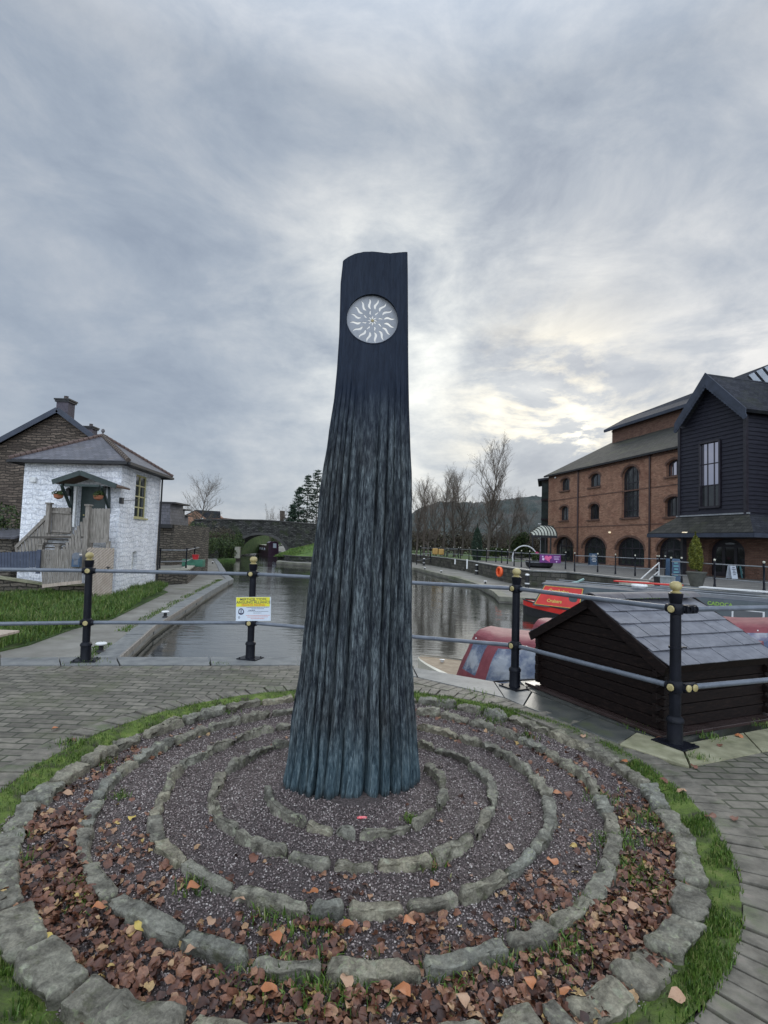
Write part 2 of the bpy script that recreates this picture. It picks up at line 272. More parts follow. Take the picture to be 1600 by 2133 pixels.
M['bush'] = island_mat('bush_leaf', [(0, (.015, .028, .009)), (.6, (.04, .07, .018)), (1, (.10, .14, .035))], .6)
M['ivy'] = island_mat('brown_scrub', [(0, (.04, .032, .024)), (.6, (.08, .065, .045)), (1, (.13, .12, .07))], .8)
M['golden'] = island_mat('golden_cypress_leaf', [(0, (.05, .065, .008)), (.6, (.13, .15, .018)), (1, (.26, .26, .04))], .6)
M['forest'] = mat('far_forest', [(.3, (.018, .034, .034)), (.5, (.04, .056, .052)), (.65, (.085, .076, .07)), (.8, (.11, .095, .085))], .02, 10, rough=1, bmp=1, bscale=.15, bdist=6)
M['bucket_blue'] = mat('red_plastic', [(.3, (.6, .03, .04)), (.7, (.7, .05, .06))], 4, 3, rough=.4)
M['litter'] = mat('pink_wrapper', [(.3, (.80, .08, .10)), (.7, (.85, .3, .3))], 60, 3, rough=.3)
def clear_mat():
    m, t, b, tc = base_mat('clear_vinyl_window', .08, 0, .6)
    t.links.new(ramp(t, noise(t, tc.outputs['Object'], 3, 4), [(.38, (.05, .085, .17)), (.5, (.13, .17, .26)), (.62, (.40, .43, .47))]), b.inputs['Base Color'])
    b.inputs['Alpha'].default_value = .72
    bump(t, b, noise(t, tc.outputs['Object'], 3, 4), .5, .08); return m
M['vinyl'] = clear_mat()
def pane_mat():
    m, t, b, tc = base_mat('sky_reflecting_glass', .03, 0, 1.0)
    b.inputs['Base Color'].default_value = (.50, .49, .56, 1); b.inputs['Metallic'].default_value = 1.0
    bump(t, b, noise(t, tc.outputs['Object'], .6, 2), .03, .2); return m
M['glass_sky'] = pane_mat()
def water_mat():
    m, t, b, tc = base_mat('canal_water', .03, 0, .5)
    b.inputs['Base Color'].default_value = (.022, .024, .019, 1); b.inputs['IOR'].default_value = 3.3
    n1 = noise(t, mapping(t, tc.outputs['Object'], (.9, 2.4, 1), rot=(0, 0, -.12)), 1.5, 5, .55, .4)
    n2 = noise(t, mapping(t, tc.outputs['Object'], (.25, .6, 1)), .8, 3, .5)
    calm = ramp(t, noise(t, mapping(t, tc.outputs['Object'], (.05, .12, 1)), 1, 3), [(.38, (.25, .25, .25)), (.62, (1, 1, 1))])
    h = math_(t, 'MULTIPLY', math_(t, 'ADD', n1, math_(t, 'MULTIPLY', n2, 1.4)), calm)
    bump(t, b, h, .42, .04); return m
M['water'] = water_mat()
def bronze_mat():
    m, t, b, tc = base_mat('patinated_bronze', .6, 0.0, .2)
    o = tc.outputs['Object']; sep = N(t, 'ShaderNodeSeparateXYZ'); t.links.new(o, sep.inputs[0]); z = sep.outputs[2]
    st = noise(t, mapping(t, o, (30, 30, 3.2)), 1, 10, .74, .5)
    st2 = noise(t, mapping(t, o, (95, 95, 16)), 1, 8, .75, .3)
    bl = noise(t, mapping(t, o, (5, 5, 1.6)), 1, 5, .6)
    f = math_(t, 'ADD', math_(t, 'MULTIPLY', st, .48), math_(t, 'MULTIPLY', st2, .52))
    mid = ramp(t, f, [(.40, (.006, .008, .013)), (.47, (.026, .033, .041)), (.53, (.085, .102, .11)), (.60, (.19, .225, .235))])
    brown = ramp(t, f, [(.40, (.008, .009, .010)), (.50, (.034, .034, .034)), (.62, (.10, .10, .095))])
    teal = ramp(t, f, [(.40, (.012, .022, .030)), (.47, (.044, .074, .090)), (.55, (.105, .148, .165)), (.63, (.22, .28, .295))])
    navy = ramp(t, f, [(.38, (.004, .008, .018)), (.6, (.010, .019, .038)), (.70, (.024, .040, .065))])
    col = mixc(t, ramp(t, bl, [(.50, (0, 0, 0)), (.68, (.6, .6, .6))]), mid, brown)
    zb = math_(t, 'ADD', z, math_(t, 'MULTIPLY', bl, .35))
    mr = N(t, 'ShaderNodeMapRange'); t.links.new(zb, mr.inputs[0]); mr.inputs[1].default_value = .62; mr.inputs[2].default_value = .30
    col = mixc(t, mr.outputs[0], col, teal)
    mr2 = N(t, 'ShaderNodeMapRange'); t.links.new(zb, mr2.inputs[0]); mr2.inputs[1].default_value = 2.25; mr2.inputs[2].default_value = 2.75
    col = mixc(t, mr2.outputs[0], col, navy)
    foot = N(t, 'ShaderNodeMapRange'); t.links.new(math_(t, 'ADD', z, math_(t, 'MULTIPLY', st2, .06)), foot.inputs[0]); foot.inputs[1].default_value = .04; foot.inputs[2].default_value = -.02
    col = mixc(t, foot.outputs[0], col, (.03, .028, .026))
    t.links.new(col, b.inputs['Base Color'])
    t.links.new(ramp(t, st, [(.3, (.7, .7, .7)), (.7, (.42, .42, .42))]), b.inputs['Roughness'])
    am = N(t, 'ShaderNodeMapRange'); t.links.new(z, am.inputs[0]); am.inputs[1].default_value = 2.9; am.inputs[2].default_value = 1.8; am.inputs[3].default_value = .12; am.inputs[4].default_value = 1.0
    bump(t, b, math_(t, 'MULTIPLY', math_(t, 'ADD', st2, math_(t, 'MULTIPLY', st, 1.5)), am.outputs[0]), .8, .012)
    return m
M['bronze'] = bronze_mat()
M['disc'] = mat('brushed_steel_disc', [(.3, (.25, .26, .28)), (.7, (.34, .35, .37))], 3, 6, stretch=(4, 4, 1), rough=.55, metal=.2, bmp=.05, patch=((.30, .26, .20), 6, .62, .72, .5))

M['rust_leaf'] = island_mat('rusty_leaf', [(0, (.12, .04, .015)), (.6, (.28, .10, .04)), (1, (.38, .18, .07))], .6)
M['slope_turf'] = mat('bright_slope_turf', [(.3, (.05, .10, .012)), (.7, (.11, .19, .03))], .8, 8, rough=.9, bmp=1, bscale=5, bdist=.1)
M['edge_block'] = mat('edge_block_stone', [(.32, (.065, .06, .045)), (.45, (.125, .112, .088)), (.58, (.18, .162, .128)), (.72, (.24, .20, .165))], 9, 9, rough=.6, bmp=.5, bscale=40, patch=((.10, .13, .05), 4, .52, .7, .7))
M['leaf_tan'] = mat('tan_leaf', [(.3, (.36, .20, .12)), (.7, (.50, .32, .20))], 30, 4, rough=.5)
M['leaf_org'] = mat('orange_leaf_skin', [(.3, (.34, .11, .04)), (.7, (.50, .20, .08))], 30, 4, rough=.5)
M['leaf_brn'] = mat('brown_leaf', [(.3, (.10, .04, .025)), (.7, (.24, .10, .06))], 30, 4, rough=.5)
M['leaf_yel'] = mat('yellow_leaf', [(.3, (.48, .34, .06)), (.7, (.60, .46, .14))], 30, 4, rough=.5)
M['ridge_grey'] = mat('grey_brown_ridge', [(.3, (.09, .08, .085)), (.6, (.15, .14, .145)), (.8, (.10, .11, .06))], 6, 6, rough=.65, bmp=.4, bscale=25)
M['finial_pale'] = mat('pale_finial', [(.3, (.45, .43, .33)), (.7, (.6, .58, .48))], 5, 3, rough=.5)
M['rail_far'] = mat('galvanised_rail', [(.3, (.17, .18, .19)), (.7, (.27, .28, .29))], 5, 3, rough=.45)
M['coping_dark'] = mat('grey_bridge_coping', [(.3, (.03, .03, .028)), (.7, (.075, .072, .066))], 1.5, 5, rough=.8, bmp=.4)
M['ridge_brown'] = mat('brown_hip_tile', [(.3, (.07, .055, .045)), (.7, (.15, .115, .09))], 6, 5, rough=.8, bmp=.4)
M['porch_tile'] = mat('mossy_porch_tile', [(.3, (.06, .04, .03)), (.5, (.13, .075, .055)), (.7, (.10, .10, .045))], 7, 7, rough=.85, bmp=.8, bscale=14, bdist=.03)
M['tread_dark'] = mat('dark_tread', [(.3, (.045, .038, .03)), (.7, (.10, .085, .07))], 4, 5, rough=.7)  # darker brown boards for the lower treads and the landing
M['rubble_brown'] = brick_mat('brown_rubble', (.075, .058, .046), (.19, .148, .115), (.05, .042, .034), .62, .17, .03, bmp=1, bdist=.06, warp=.40, wscale=1.5, patch=((.08, .06, .05), .7, .5, .7, .6))
M['chimney_brick'] = mat('purple_grey_chimney', [(.3, (.05, .045, .06)), (.7, (.10, .085, .10))], 6, 4, rough=.8)
M['terracotta_dark'] = mat('sooty_pot', [(.3, (.05, .04, .04)), (.7, (.09, .07, .06))], 6, 4, rough=.8)
M['slate_moss'] = brick_mat('mossy_slate_roof', (.036, .036, .032), (.065, .063, .056), (.015, .015, .014), .5, .3, .015, rough=.75, bmp=.5, bdist=.02, patch=((.075, .078, .045), .35, .5, .7, .7), spec=.12)
M['slate_blue'] = brick_mat('blue_slate_roof', (.030, .034, .046), (.05, .055, .07), (.015, .015, .02), .8, .5, .02, rough=.75, bmp=.4, bdist=.02, spec=.12)
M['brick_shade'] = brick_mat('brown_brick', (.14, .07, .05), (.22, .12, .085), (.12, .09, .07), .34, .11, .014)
M['tub_grey'] = mat('grey_green_tub', [(.3, (.05, .052, .045)), (.7, (.10, .10, .085))], 5, 4, rough=.7)
M['rooflight'] = mat('pale_rooflight_glass', [(.3, (.45, .50, .56)), (.7, (.6, .64, .7))], 2, 3, rough=.2)
M['lilac'] = mat('lilac_print', [(.3, (.55, .42, .62)), (.7, (.68, .58, .72))], 5, 3, rough=.5)
M['board_teal'] = mat('teal_board', [(.3, (.10, .30, .33)), (.7, (.2, .42, .45))], 3, 3, rough=.5)
M['bin_grey'] = mat('grey_slats', [(.3, (.16, .18, .18)), (.7, (.26, .28, .28))], 5, 4, rough=.7)
M['rail_light'] = mat('pale_metal', [(.3, (.5, .5, .5)), (.7, (.62, .62, .6))], 5, 3, rough=.4)
M['deck_pink'] = mat('faded_red_deck', [(.3, (.42, .16, .13)), (.7, (.55, .26, .21))], 3, 4, rough=.5)
M['tiller_green'] = mat('pale_green_paint', [(.3, (.20, .32, .28)), (.7, (.30, .42, .38))], 4, 3, rough=.4)
M['rope'] = mat('grey_rope', [(.3, (.10, .10, .085)), (.7, (.2, .19, .16))], 12, 4, stretch=(1, 1, 4), rough=.9, bmp=.8, bscale=30)
M['crate_green'] = mat('green_plastic', [(.3, (.03, .12, .08)), (.7, (.06, .2, .13))], 4, 3, rough=.5)
M['ochre'] = mat('ochre_plastic', [(.3, (.30, .17, .04)), (.7, (.42, .26, .07))], 4, 3, rough=.6)
# ---------------------------------------------------------------- mesh builder
def tag(o, label=None, cat=None, group=None, kind=None):
    for k, x in (('label', label), ('category', cat), ('group', group), ('kind', kind)):
        if x: o[k] = x
    return o
def thing(name, loc, label, cat, group=None):
    o = bpy.data.objects.new(name, None); COL.objects.link(o); o.location = loc; o.empty_display_size = .1
    return tag(o, label, cat, group)
def wloc(o):
    v = Vector((0, 0, 0))
    while o is not None: v += o.location; o = o.parent
    return v
def auto_uv(me):
    nl = len(me.loops)
    if nl == 0: return
    uvl = me.uv_layers.new(name='UVMap')
    co = np.empty(len(me.vertices)*3); me.vertices.foreach_get('co', co); co = co.reshape(-1, 3)
    li = np.empty(nl, int); me.loops.foreach_get('vertex_index', li)
    npo = len(me.polygons); tot = np.empty(npo, int); me.polygons.foreach_get('loop_total', tot)
    nn = np.empty(npo*3); me.polygons.foreach_get('normal', nn); nn = nn.reshape(-1, 3)
    n = np.repeat(nn, tot, 0); c = co[li]
    h = np.hypot(n[:, 0], n[:, 1]); flat = h < .25
    hh = np.where(h < 1e-6, 1, h)
    tx, ty = -n[:, 1]/hh, n[:, 0]/hh
    u = np.where(flat, c[:, 0], c[:, 0]*tx+c[:, 1]*ty)
    v = np.where(flat, c[:, 1], c[:, 2]/np.where(h < .25, 1, h))
    uvl.data.foreach_set('uv', np.c_[u, v].ravel())
class MB:
    def __init__(s): s.v = []; s.f = []; s.uv = None
    def add(s, vs, fs):
        o = len(s.v); s.v += [tuple(x) for x in vs]; s.f += [tuple(i+o for i in f) for f in fs]; return s
    def box(s, c, sz, ax=None, tp=1.0):
        c = Vector(c); X, Y, Z = ax if ax else (Vector((1, 0, 0)), Vector((0, 1, 0)), Vector((0, 0, 1)))
        vs = []
        for k in (-1, 1):
            q = tp if k > 0 else 1
            for a, b in ((-1, -1), (1, -1), (1, 1), (-1, 1)): vs.append(c+X*(a*sz[0]/2*q)+Y*(b*sz[1]/2*q)+Z*(k*sz[2]/2))
        return s.add(vs, [(3, 2, 1, 0), (4, 5, 6, 7), (0, 1, 5, 4), (1, 2, 6, 5), (2, 3, 7, 6), (3, 0, 4, 7)])
    def bar(s, p, q, wd, ht, up=(0, 0, 1)):
        p, q = Vector(p), Vector(q); X = (q-p); L = X.length; X.normalize(); u = Vector(up)
        Y = u.cross(X); Y.normalize(); Z = X.cross(Y)
        return s.box((p+q)/2, (L, wd, ht), (X, Y, Z))
    def tube(s, p, q, r0, r1=None, n=8, caps=True):
        p, q = Vector(p), Vector(q); r1 = r0 if r1 is None else r1
        d = q-p
        if d.length < 1e-6: return s
        d.normalize(); a = d.orthogonal().normalized(); b = d.cross(a)
        vs = [p+(a*cos(2*pi*i/n)+b*sin(2*pi*i/n))*r0 for i in range(n)]+[q+(a*cos(2*pi*i/n)+b*sin(2*pi*i/n))*r1 for i in range(n)]
        fs = [(i, (i+1) % n, n+(i+1) % n, n+i) for i in range(n)]
        if caps: fs += [tuple(range(n))[::-1], tuple(range(n, 2*n))]
        return s.add(vs, fs)
    def path(s, pts, r, n=8):
        for a, b in zip(pts[:-1], pts[1:]): s.tube(a, b, r, r, n)
        return s
    def lathe(s, prof, o=(0, 0, 0), n=20, axis=None, scale=1.0):
        o = Vector(o); Z = Vector(axis).normalized() if axis else Vector((0, 0, 1)); A = Z.orthogonal().normalized(); B = Z.cross(A)
        vs = []; fs = []
        for r, z in prof:
            for i in range(n): vs.append(o+(A*cos(2*pi*i/n)+B*sin(2*pi*i/n))*r*scale+Z*z*scale)
        for k in range(len(prof)-1):
            for i in range(n): fs.append((k*n+i, k*n+(i+1) % n, (k+1)*n+(i+1) % n, (k+1)*n+i))
        fs.append(tuple(range(n))[::-1]); fs.append(tuple((len(prof)-1)*n+i for i in range(n)))
        return s.add(vs, fs)
    def prism(s, pts, off):              # polygon (3D points) and the vector it is thickened by
        pts = [Vector(p) for p in pts]; off = Vector(off); n = len(pts)
        tri = tessellate_polygon([pts])
        vs = pts+[p+off for p in pts]
        fs = [tuple(t) for t in tri]+[tuple(i+n for i in t)[::-1] for t in tri]+[(i, (i+1) % n, n+(i+1) % n, n+i) for i in range(n)]
        return s.add(vs, fs)
    def slab(s, xy, z0, z1): return s.prism([(x, y, z1) for x, y in xy], (0, 0, z0-z1))
    def quad(s, *p): return s.add(p, [tuple(range(len(p)))])
    def build(s, name, m, parent=None, smooth=False, uv=None, bevel=0, fixn=True):
        me = bpy.data.meshes.new(name); o = wloc(parent) if parent else Vector((0, 0, 0))
        me.from_pydata([(x-o.x, y-o.y, z-o.z) for x, y, z in s.v], [], s.f)
        if fixn:
            bm = bmesh.new(); bm.from_mesh(me); bmesh.ops.recalc_face_normals(bm, faces=bm.faces); bm.to_mesh(me); bm.free()
        if uv is None: auto_uv(me)
        else:
            l = me.uv_layers.new(name='UVMap')
            for lp in me.loops: l.data[lp.index].uv = uv[lp.vertex_index]
        if smooth:
            me.polygons.foreach_set('use_smooth', [True]*len(me.polygons)); me.set_sharp_from_angle(angle=radians(smooth if smooth is not True else 50))
        me.materials.append(M[m] if isinstance(m, str) else m)
        ob = bpy.data.objects.new(name, me); COL.objects.link(ob)
        if bevel:
            md = ob.modifiers.new('bevel', 'BEVEL'); md.width = bevel; md.segments = 2; md.limit_method = 'ANGLE'
        if parent: ob.parent = parent
        return ob
def fast_mesh(name, V, F, m, parent=None, smooth=False):      # numpy soups: F is (n,3) or (n,4)
    me = bpy.data.meshes.new(name); o = wloc(parent) if parent else Vector((0, 0, 0))
    V = np.asarray(V, float)-np.array(o); F = np.asarray(F); k = F.shape[1]
    me.vertices.add(len(V)); me.vertices.foreach_set('co', V.ravel())
    me.loops.add(F.size); me.loops.foreach_set('vertex_index', F.ravel().astype(np.int32))
    me.polygons.add(len(F)); me.polygons.foreach_set('loop_start', np.arange(0, F.size, k, dtype=np.int32)); me.polygons.foreach_set('loop_total', np.full(len(F), k, np.int32))
    me.update(calc_edges=True); me.validate()
    if smooth: me.polygons.foreach_set('use_smooth', [True]*len(me.polygons))
    me.materials.append(M[m] if isinstance(m, str) else m)
    ob = bpy.data.objects.new(name, me); COL.objects.link(ob)
    if parent: ob.parent = parent
    return ob
def copy_tree(o, parent=None):
    c = o.copy(); COL.objects.link(c); c.parent = parent
    for ch in list(o.children): copy_tree(ch, c)
    return c
def text_mesh(txt, size, extrude=.001, align='CENTER', shear=0, bold=0):
    cu = bpy.data.curves.new('lettering', 'FONT'); cu.body = txt; cu.size = size; cu.extrude = extrude; cu.align_x = align; cu.align_y = 'CENTER'; cu.shear = shear; cu.offset = bold; cu.resolution_u = 2
    o = bpy.data.objects.new('lettering', cu); COL.objects.link(o)
    dg = bpy.context.evaluated_depsgraph_get(); dg.update()
    me = bpy.data.meshes.new_from_object(o.evaluated_get(dg)); vs = [v.co.copy() for v in me.vertices]; fs = [tuple(p.vertices) for p in me.polygons]
    bpy.data.objects.remove(o); bpy.data.curves.remove(cu); bpy.data.meshes.remove(me)
    return vs, fs
def put_text(mb, txt, size, o, X, Z, **k):   # text in the plane spanned by X (reading direction) and Z (up)
    vs, fs = text_mesh(txt, size, **k); o, X, Z = Vector(o), Vector(X).normalized(), Vector(Z).normalized(); Y = X.cross(Z)
    mb.add([o+X*v.x+Z*v.y+Y*(v.z) for v in vs], fs); return mb
def vnoise(x, y, seed=0):                    # smooth value noise, numpy arrays
    xi, yi = np.floor(x).astype(int), np.floor(y).astype(int); xf, yf = x-xi, y-yi
    xf = xf*xf*(3-2*xf); yf = yf*yf*(3-2*yf)
    def h(a, b):
        n = (a*374761393+b*668265263+seed*1442695041) & 0x7fffffff; n = ((n ^ (n >> 13))*1274126177) & 0x7fffffff
        return ((n ^ (n >> 16)) & 0xffff)/65535.0
    return (h(xi, yi)*(1-xf)+h(xi+1, yi)*xf)*(1-yf)+(h(xi, yi+1)*(1-xf)+h(xi+1, yi+1)*xf)*yf

# ================================================================ THE GROUND, THE BASIN, THE BANKS
WZ, LZ = -1.4, -1.1                          # water level, lower towpath level
MB().quad((-2500, -200, -3.0), (2500, -200, -3.0), (2500, 4000, -3.0), (-2500, 4000, -3.0)).build('ground', 'mud')['kind'] = 'structure'
MB().quad((-130, 3, WZ), (90, 3, WZ), (90, 320, WZ), (-130, 320, WZ)).build('canal_water', 'water')['kind'] = 'structure'

CC = Vector((-0.125, 3.50, 0))               # centre of the stone rings
R_BED = 2.06
FAR = [(-14, 5.1), (-4.57, 6.52), (-3.3, 6.77), (-1.07, 7.11), (.42, 6.74), (1.32, 6.17), (1.64, 5.80), (2.0, 5.02), (2.36, 4.30)]
def ring_pts(r, n=120, c=CC): return [Vector((c.x+r*cos(2*pi*i/n), c.y+r*sin(2*pi*i/n), 0)) for i in range(n)]
NEARL = [(-14, 4.7), (-4.31, 6.16), (-1.0, 6.66), (.45, 6.27), (1.3, 5.55), (1.72, 4.75), (2.02, 4.08), (2.26, 3.93)]
# block paving with a round bed cut out of it
outer = [Vector((x, y, 0)) for x, y in [(-14, -4), (9, -4), (9, 6.9), (3.39, 4.72), (2.26, 3.93)]+NEARL[::-1][1:]]
def ground_with_hole(name, outer, hole, z, m):
    tri = tessellate_polygon([outer, hole]); allp = outer+hole
    mb = MB(); mb.add([(p.x, p.y, z) for p in allp], [tuple(t) for t in tri])
    o = mb.build(name, m); me = o.data
    bm = bmesh.new(); bm.from_mesh(me)
    for f in bm.faces:
        if f.normal.z < 0: f.normal_flip()
    bm.to_mesh(me); bm.free(); return o
R_PAVE = 2.38
bed_off = lambda a, r: 0
# the grass strip is wider on the right/front, so the outer circle of the bed sits a little to the right
CB = Vector((-0.13, 3.60, 0)); RB = 2.11
ground_with_hole('paving', outer, ring_pts(RB+.20, 140, CB), 0.0, 'paving')['kind'] = 'structure'
# radial course of blocks round the bed
def annulus(name, m, c, r0, r1, z, n=180, zi=None):
    mb = MB(); uv = []
    for i in range(n+1):
        a = 2*pi*i/n
        for r in (r0, r1):
            mb.v.append((c.x+r*cos(a), c.y+r*sin(a), z)); uv.append((a*(r0+r1)/2, r-r0))
    for i in range(n): mb.f.append((2*i, 2*i+1, 2*i+3, 2*i+2))
    return mb.build(name, m, uv=uv)
def radial_course():
    mb = MB(); r0, r1 = RB, RB+.205; n = int(2*pi*r0/.092)
    for i in range(n):
        a0 = 2*pi*i/n+random.uniform(-.002, .002); a1 = a0+2*pi/n*.90; j = random.uniform(-.006, .006); z = .004+random.uniform(-.005, .008)
        ps = []
        for a, r in ((a0, r0+j), (a1, r0+j), (a1, r1+j), (a0, r1+j)): ps.append(Vector((CB.x+r*cos(a), CB.y+r*sin(a), z+random.uniform(-.003, .003))))
        mb.prism(ps, (0, 0, -.09))
    return mb.build('radial_block_course', 'edge_block', bevel=.004)
radial_course()['kind'] = 'structure'
annulus('paving_joint_sand', 'gravel_bed', CB, RB-.004, RB+.21, -.012)['kind'] = 'structure'
# outer radial courses to the right of the bed
# soldier course beside the coping
def course(name, line, inset, wd, step, m, z):
    mb = MB()
    for a, b in zip(line[:-1], line[1:]):
        a, b = Vector(a+(0,)), Vector(b+(0,)); d = b-a; L = d.length; d.normalize(); nrm = Vector((d.y, -d.x, 0)); n = max(1, int(L/step))
        for i in range(n):
            s0 = i*L/n; s1 = s0+L/n*.92; z1 = z+random.uniform(-.003, .004)
            p = [a+d*s0+nrm*inset, a+d*s1+nrm*inset, a+d*s1+nrm*(inset+wd), a+d*s0+nrm*(inset+wd)]
            mb.prism([q+Vector((0, 0, z1)) for q in p], (0, 0, -.08))
    return mb.build(name, m, bevel=.004)
course('soldier_course', NEARL[:7], .012, .2, .11, 'edge_block', .005)['kind'] = 'structure'
# coping slabs
def coping(name, A, B, m, lens, z=.012, zf=None):
    mb = MB(); A = [Vector(p+(0,)) for p in A]; B = [Vector(p+(0,)) for p in B]
    def at(Pn, t):
        t = t*(len(Pn)-1); i = min(int(t), len(Pn)-2); return Pn[i].lerp(Pn[i+1], t-i)
    for t0, t1 in lens:
        g = (t1-t0)*.012; zz = z+random.uniform(-.003, .003)
        q = [at(A, t0+g), at(A, (t0+t1)/2), at(A, t1-g), at(B, t1-g), at(B, (t0+t1)/2), at(B, t0+g)]
        mb.prism([p+Vector((0, 0, zz)) for p in q], (0, 0, -.18))
    o = mb.build(name, m, bevel=.008); o['kind'] = 'structure'; return o
def sl(n): return [(i/n, (i+1)/n) for i in range(n)]
coping('quay_coping', FAR[0:2], NEARL[0:2], 'slab_grey', sl(10))
coping('quay_coping', FAR[1:4], [NEARL[1], (-3.05, 6.37), NEARL[2]], 'slab_grey', sl(4))
coping('quay_coping', FAR[3:5], NEARL[2:4], 'slab_grey', sl(2))
coping('quay_coping', FAR[4:7], [NEARL[3], NEARL[4], (1.42, 5.30)], 'slab_grey', sl(2))
coping('dark_coping', FAR[6:8], [(1.42, 5.30), (1.70, 4.78)], 'slab_dark', sl(1))
coping('dark_coping', [FAR[7], (2.2, 4.62)], [(1.70, 4.78), (1.93, 4.34)], 'slab_dark', sl(1))
coping('sandstone_coping', [(2.2, 4.62), (2.44, 4.36)], [(1.93, 4.34), (2.27, 3.94)], 'slab_yellow', sl(1), .016)
coping('sandstone_coping', [(2.45, 4.38), (9, 7.35)], [(2.28, 3.95), (9, 6.95)], 'slab_yellow', sl(9), .012)
# the body of the quay under the paving and under the hut
qb = [(-14, -4), (9, -4), (9, 7.33), (3.85, 5.3), (3.15, 6.85), (1.62, 6.28), (1.62, 5.84), (1.31, 6.15), (.42, 6.72), (-1.07, 7.09), (-3.3, 6.75), (-4.57, 6.5), (-14, 5.08)]
MB().slab(qb, -.17, -3).build('quay_wall_base', 'quay_wall')['kind'] = 'structure'
MB().slab([(1.64, 5.86), (2.40, 4.40), (3.80, 5.28), (3.12, 6.82), (1.64, 6.25)], .004, -.17).build('quay_floor', 'slab_dark')['kind'] = 'structure'
# gravel bed, slightly below the paving
def bed_h(x, y):
    r = np.hypot(x-CC.x, y-CC.y); return -.050+.006*np.sin(r*17)+.012*(vnoise(x*4, y*4, 3)-.5)+.030*np.clip(1-r/1.1, 0, 1)
def make_bed():
    g = np.linspace(-2.2, 2.2, 150); X, Y = np.meshgrid(g+CB.x, g+CB.y); Z = bed_h(X, Y); V = np.c_[X.ravel(), Y.ravel(), Z.ravel()]
    n = 150; i, j = np.meshgrid(np.arange(n-1), np.arange(n-1)); a = (j*n+i).ravel(); F = np.c_[a, a+1, a+n+1, a+n]
    c = V[F].mean(1); F = F[np.hypot(c[:, 0]-CB.x, c[:, 1]-CB.y) < RB+.05]
    o = fast_mesh('gravel_bed', V, F, 'gravel_bed', smooth=True); o['kind'] = 'structure'
make_bed()

# ---------------------------------------------------------------- rings of edging stones
RINGS = {
1: [(612,1450),(543,1458),(471,1473),(389,1500),(305,1528),(242,1552),(180,1588),(118,1625),(62,1668),(18,1722),(4,1795),(8,1880),(58,1978),(150,2060),(372,2150),(622,2190),(905,2188),(1139,2120),(1190,2096),(1298,2036),(1375,1975),(1435,1906),(1435,1832),(1436,1777),(1418,1732),(1378,1678),(1350,1630),(1287,1588),(1226,1556),(1144,1521),(1058,1492),(1008,1477),(952,1466),(870,1455)],
2: [(615,1478),(566,1484),(503,1495),(436,1514),(364,1540),(282,1580),(245,1607),(200,1657),(180,1715),(172,1792),(235,1862),(382,1942),(518,1992),(675,2010),(881,2005),(1060,1960),(1153,1924),(1228,1865),(1268,1793),(1277,1733),(1265,1692),(1245,1649),(1205,1604),(1136,1562),(1080,1534),(1032,1514),(978,1498),(920,1482),(868,1474)],
3: [(610,1508),(572,1512),(494,1538),(434,1562),(374,1592),(350,1640),(318,1704),(325,1745),(382,1787),(487,1843),(645,1882),(722,1884),(845,1880),(957,1862),(1055,1812),(1105,1762),(1145,1710),(1142,1655),(1108,1612),(1068,1575),(1006,1545),(957,1530),(867,1508)],
4: [(605,1545),(568,1552),(518,1578),(462,1605),(445,1640),(448,1685),(497,1728),(602,1772),(693,1795),(783,1797),(906,1785),(988,1738),(1010,1688),(1024,1628),(980,1587),(905,1557),(870,1545)],
5: [(556,1635),(567,1672),(642,1708),(698,1725),(745,1738),(858,1715),(905,1680),(925,1640),(885,1592)]}
RN = {1: 'outermost ring', 2: 'second ring from the outside', 3: 'middle ring', 4: 'fourth ring from the outside', 5: 'innermost ring'}
RW = {1: .106, 2: .070, 3: .061, 4: .054, 5: .040}
ORD = ['first', 'second', 'third', 'fourth', 'fifth', 'sixth', 'seventh', 'eighth', 'ninth', 'tenth', 'eleventh', 'twelfth', 'thirteenth', 'fourteenth', 'fifteenth', 'sixteenth', 'seventeenth', 'eighteenth', 'nineteenth', 'twentieth']
def side_of(x):
    return 'left' if x < -.45 else ('right' if x > .4 else 'front')
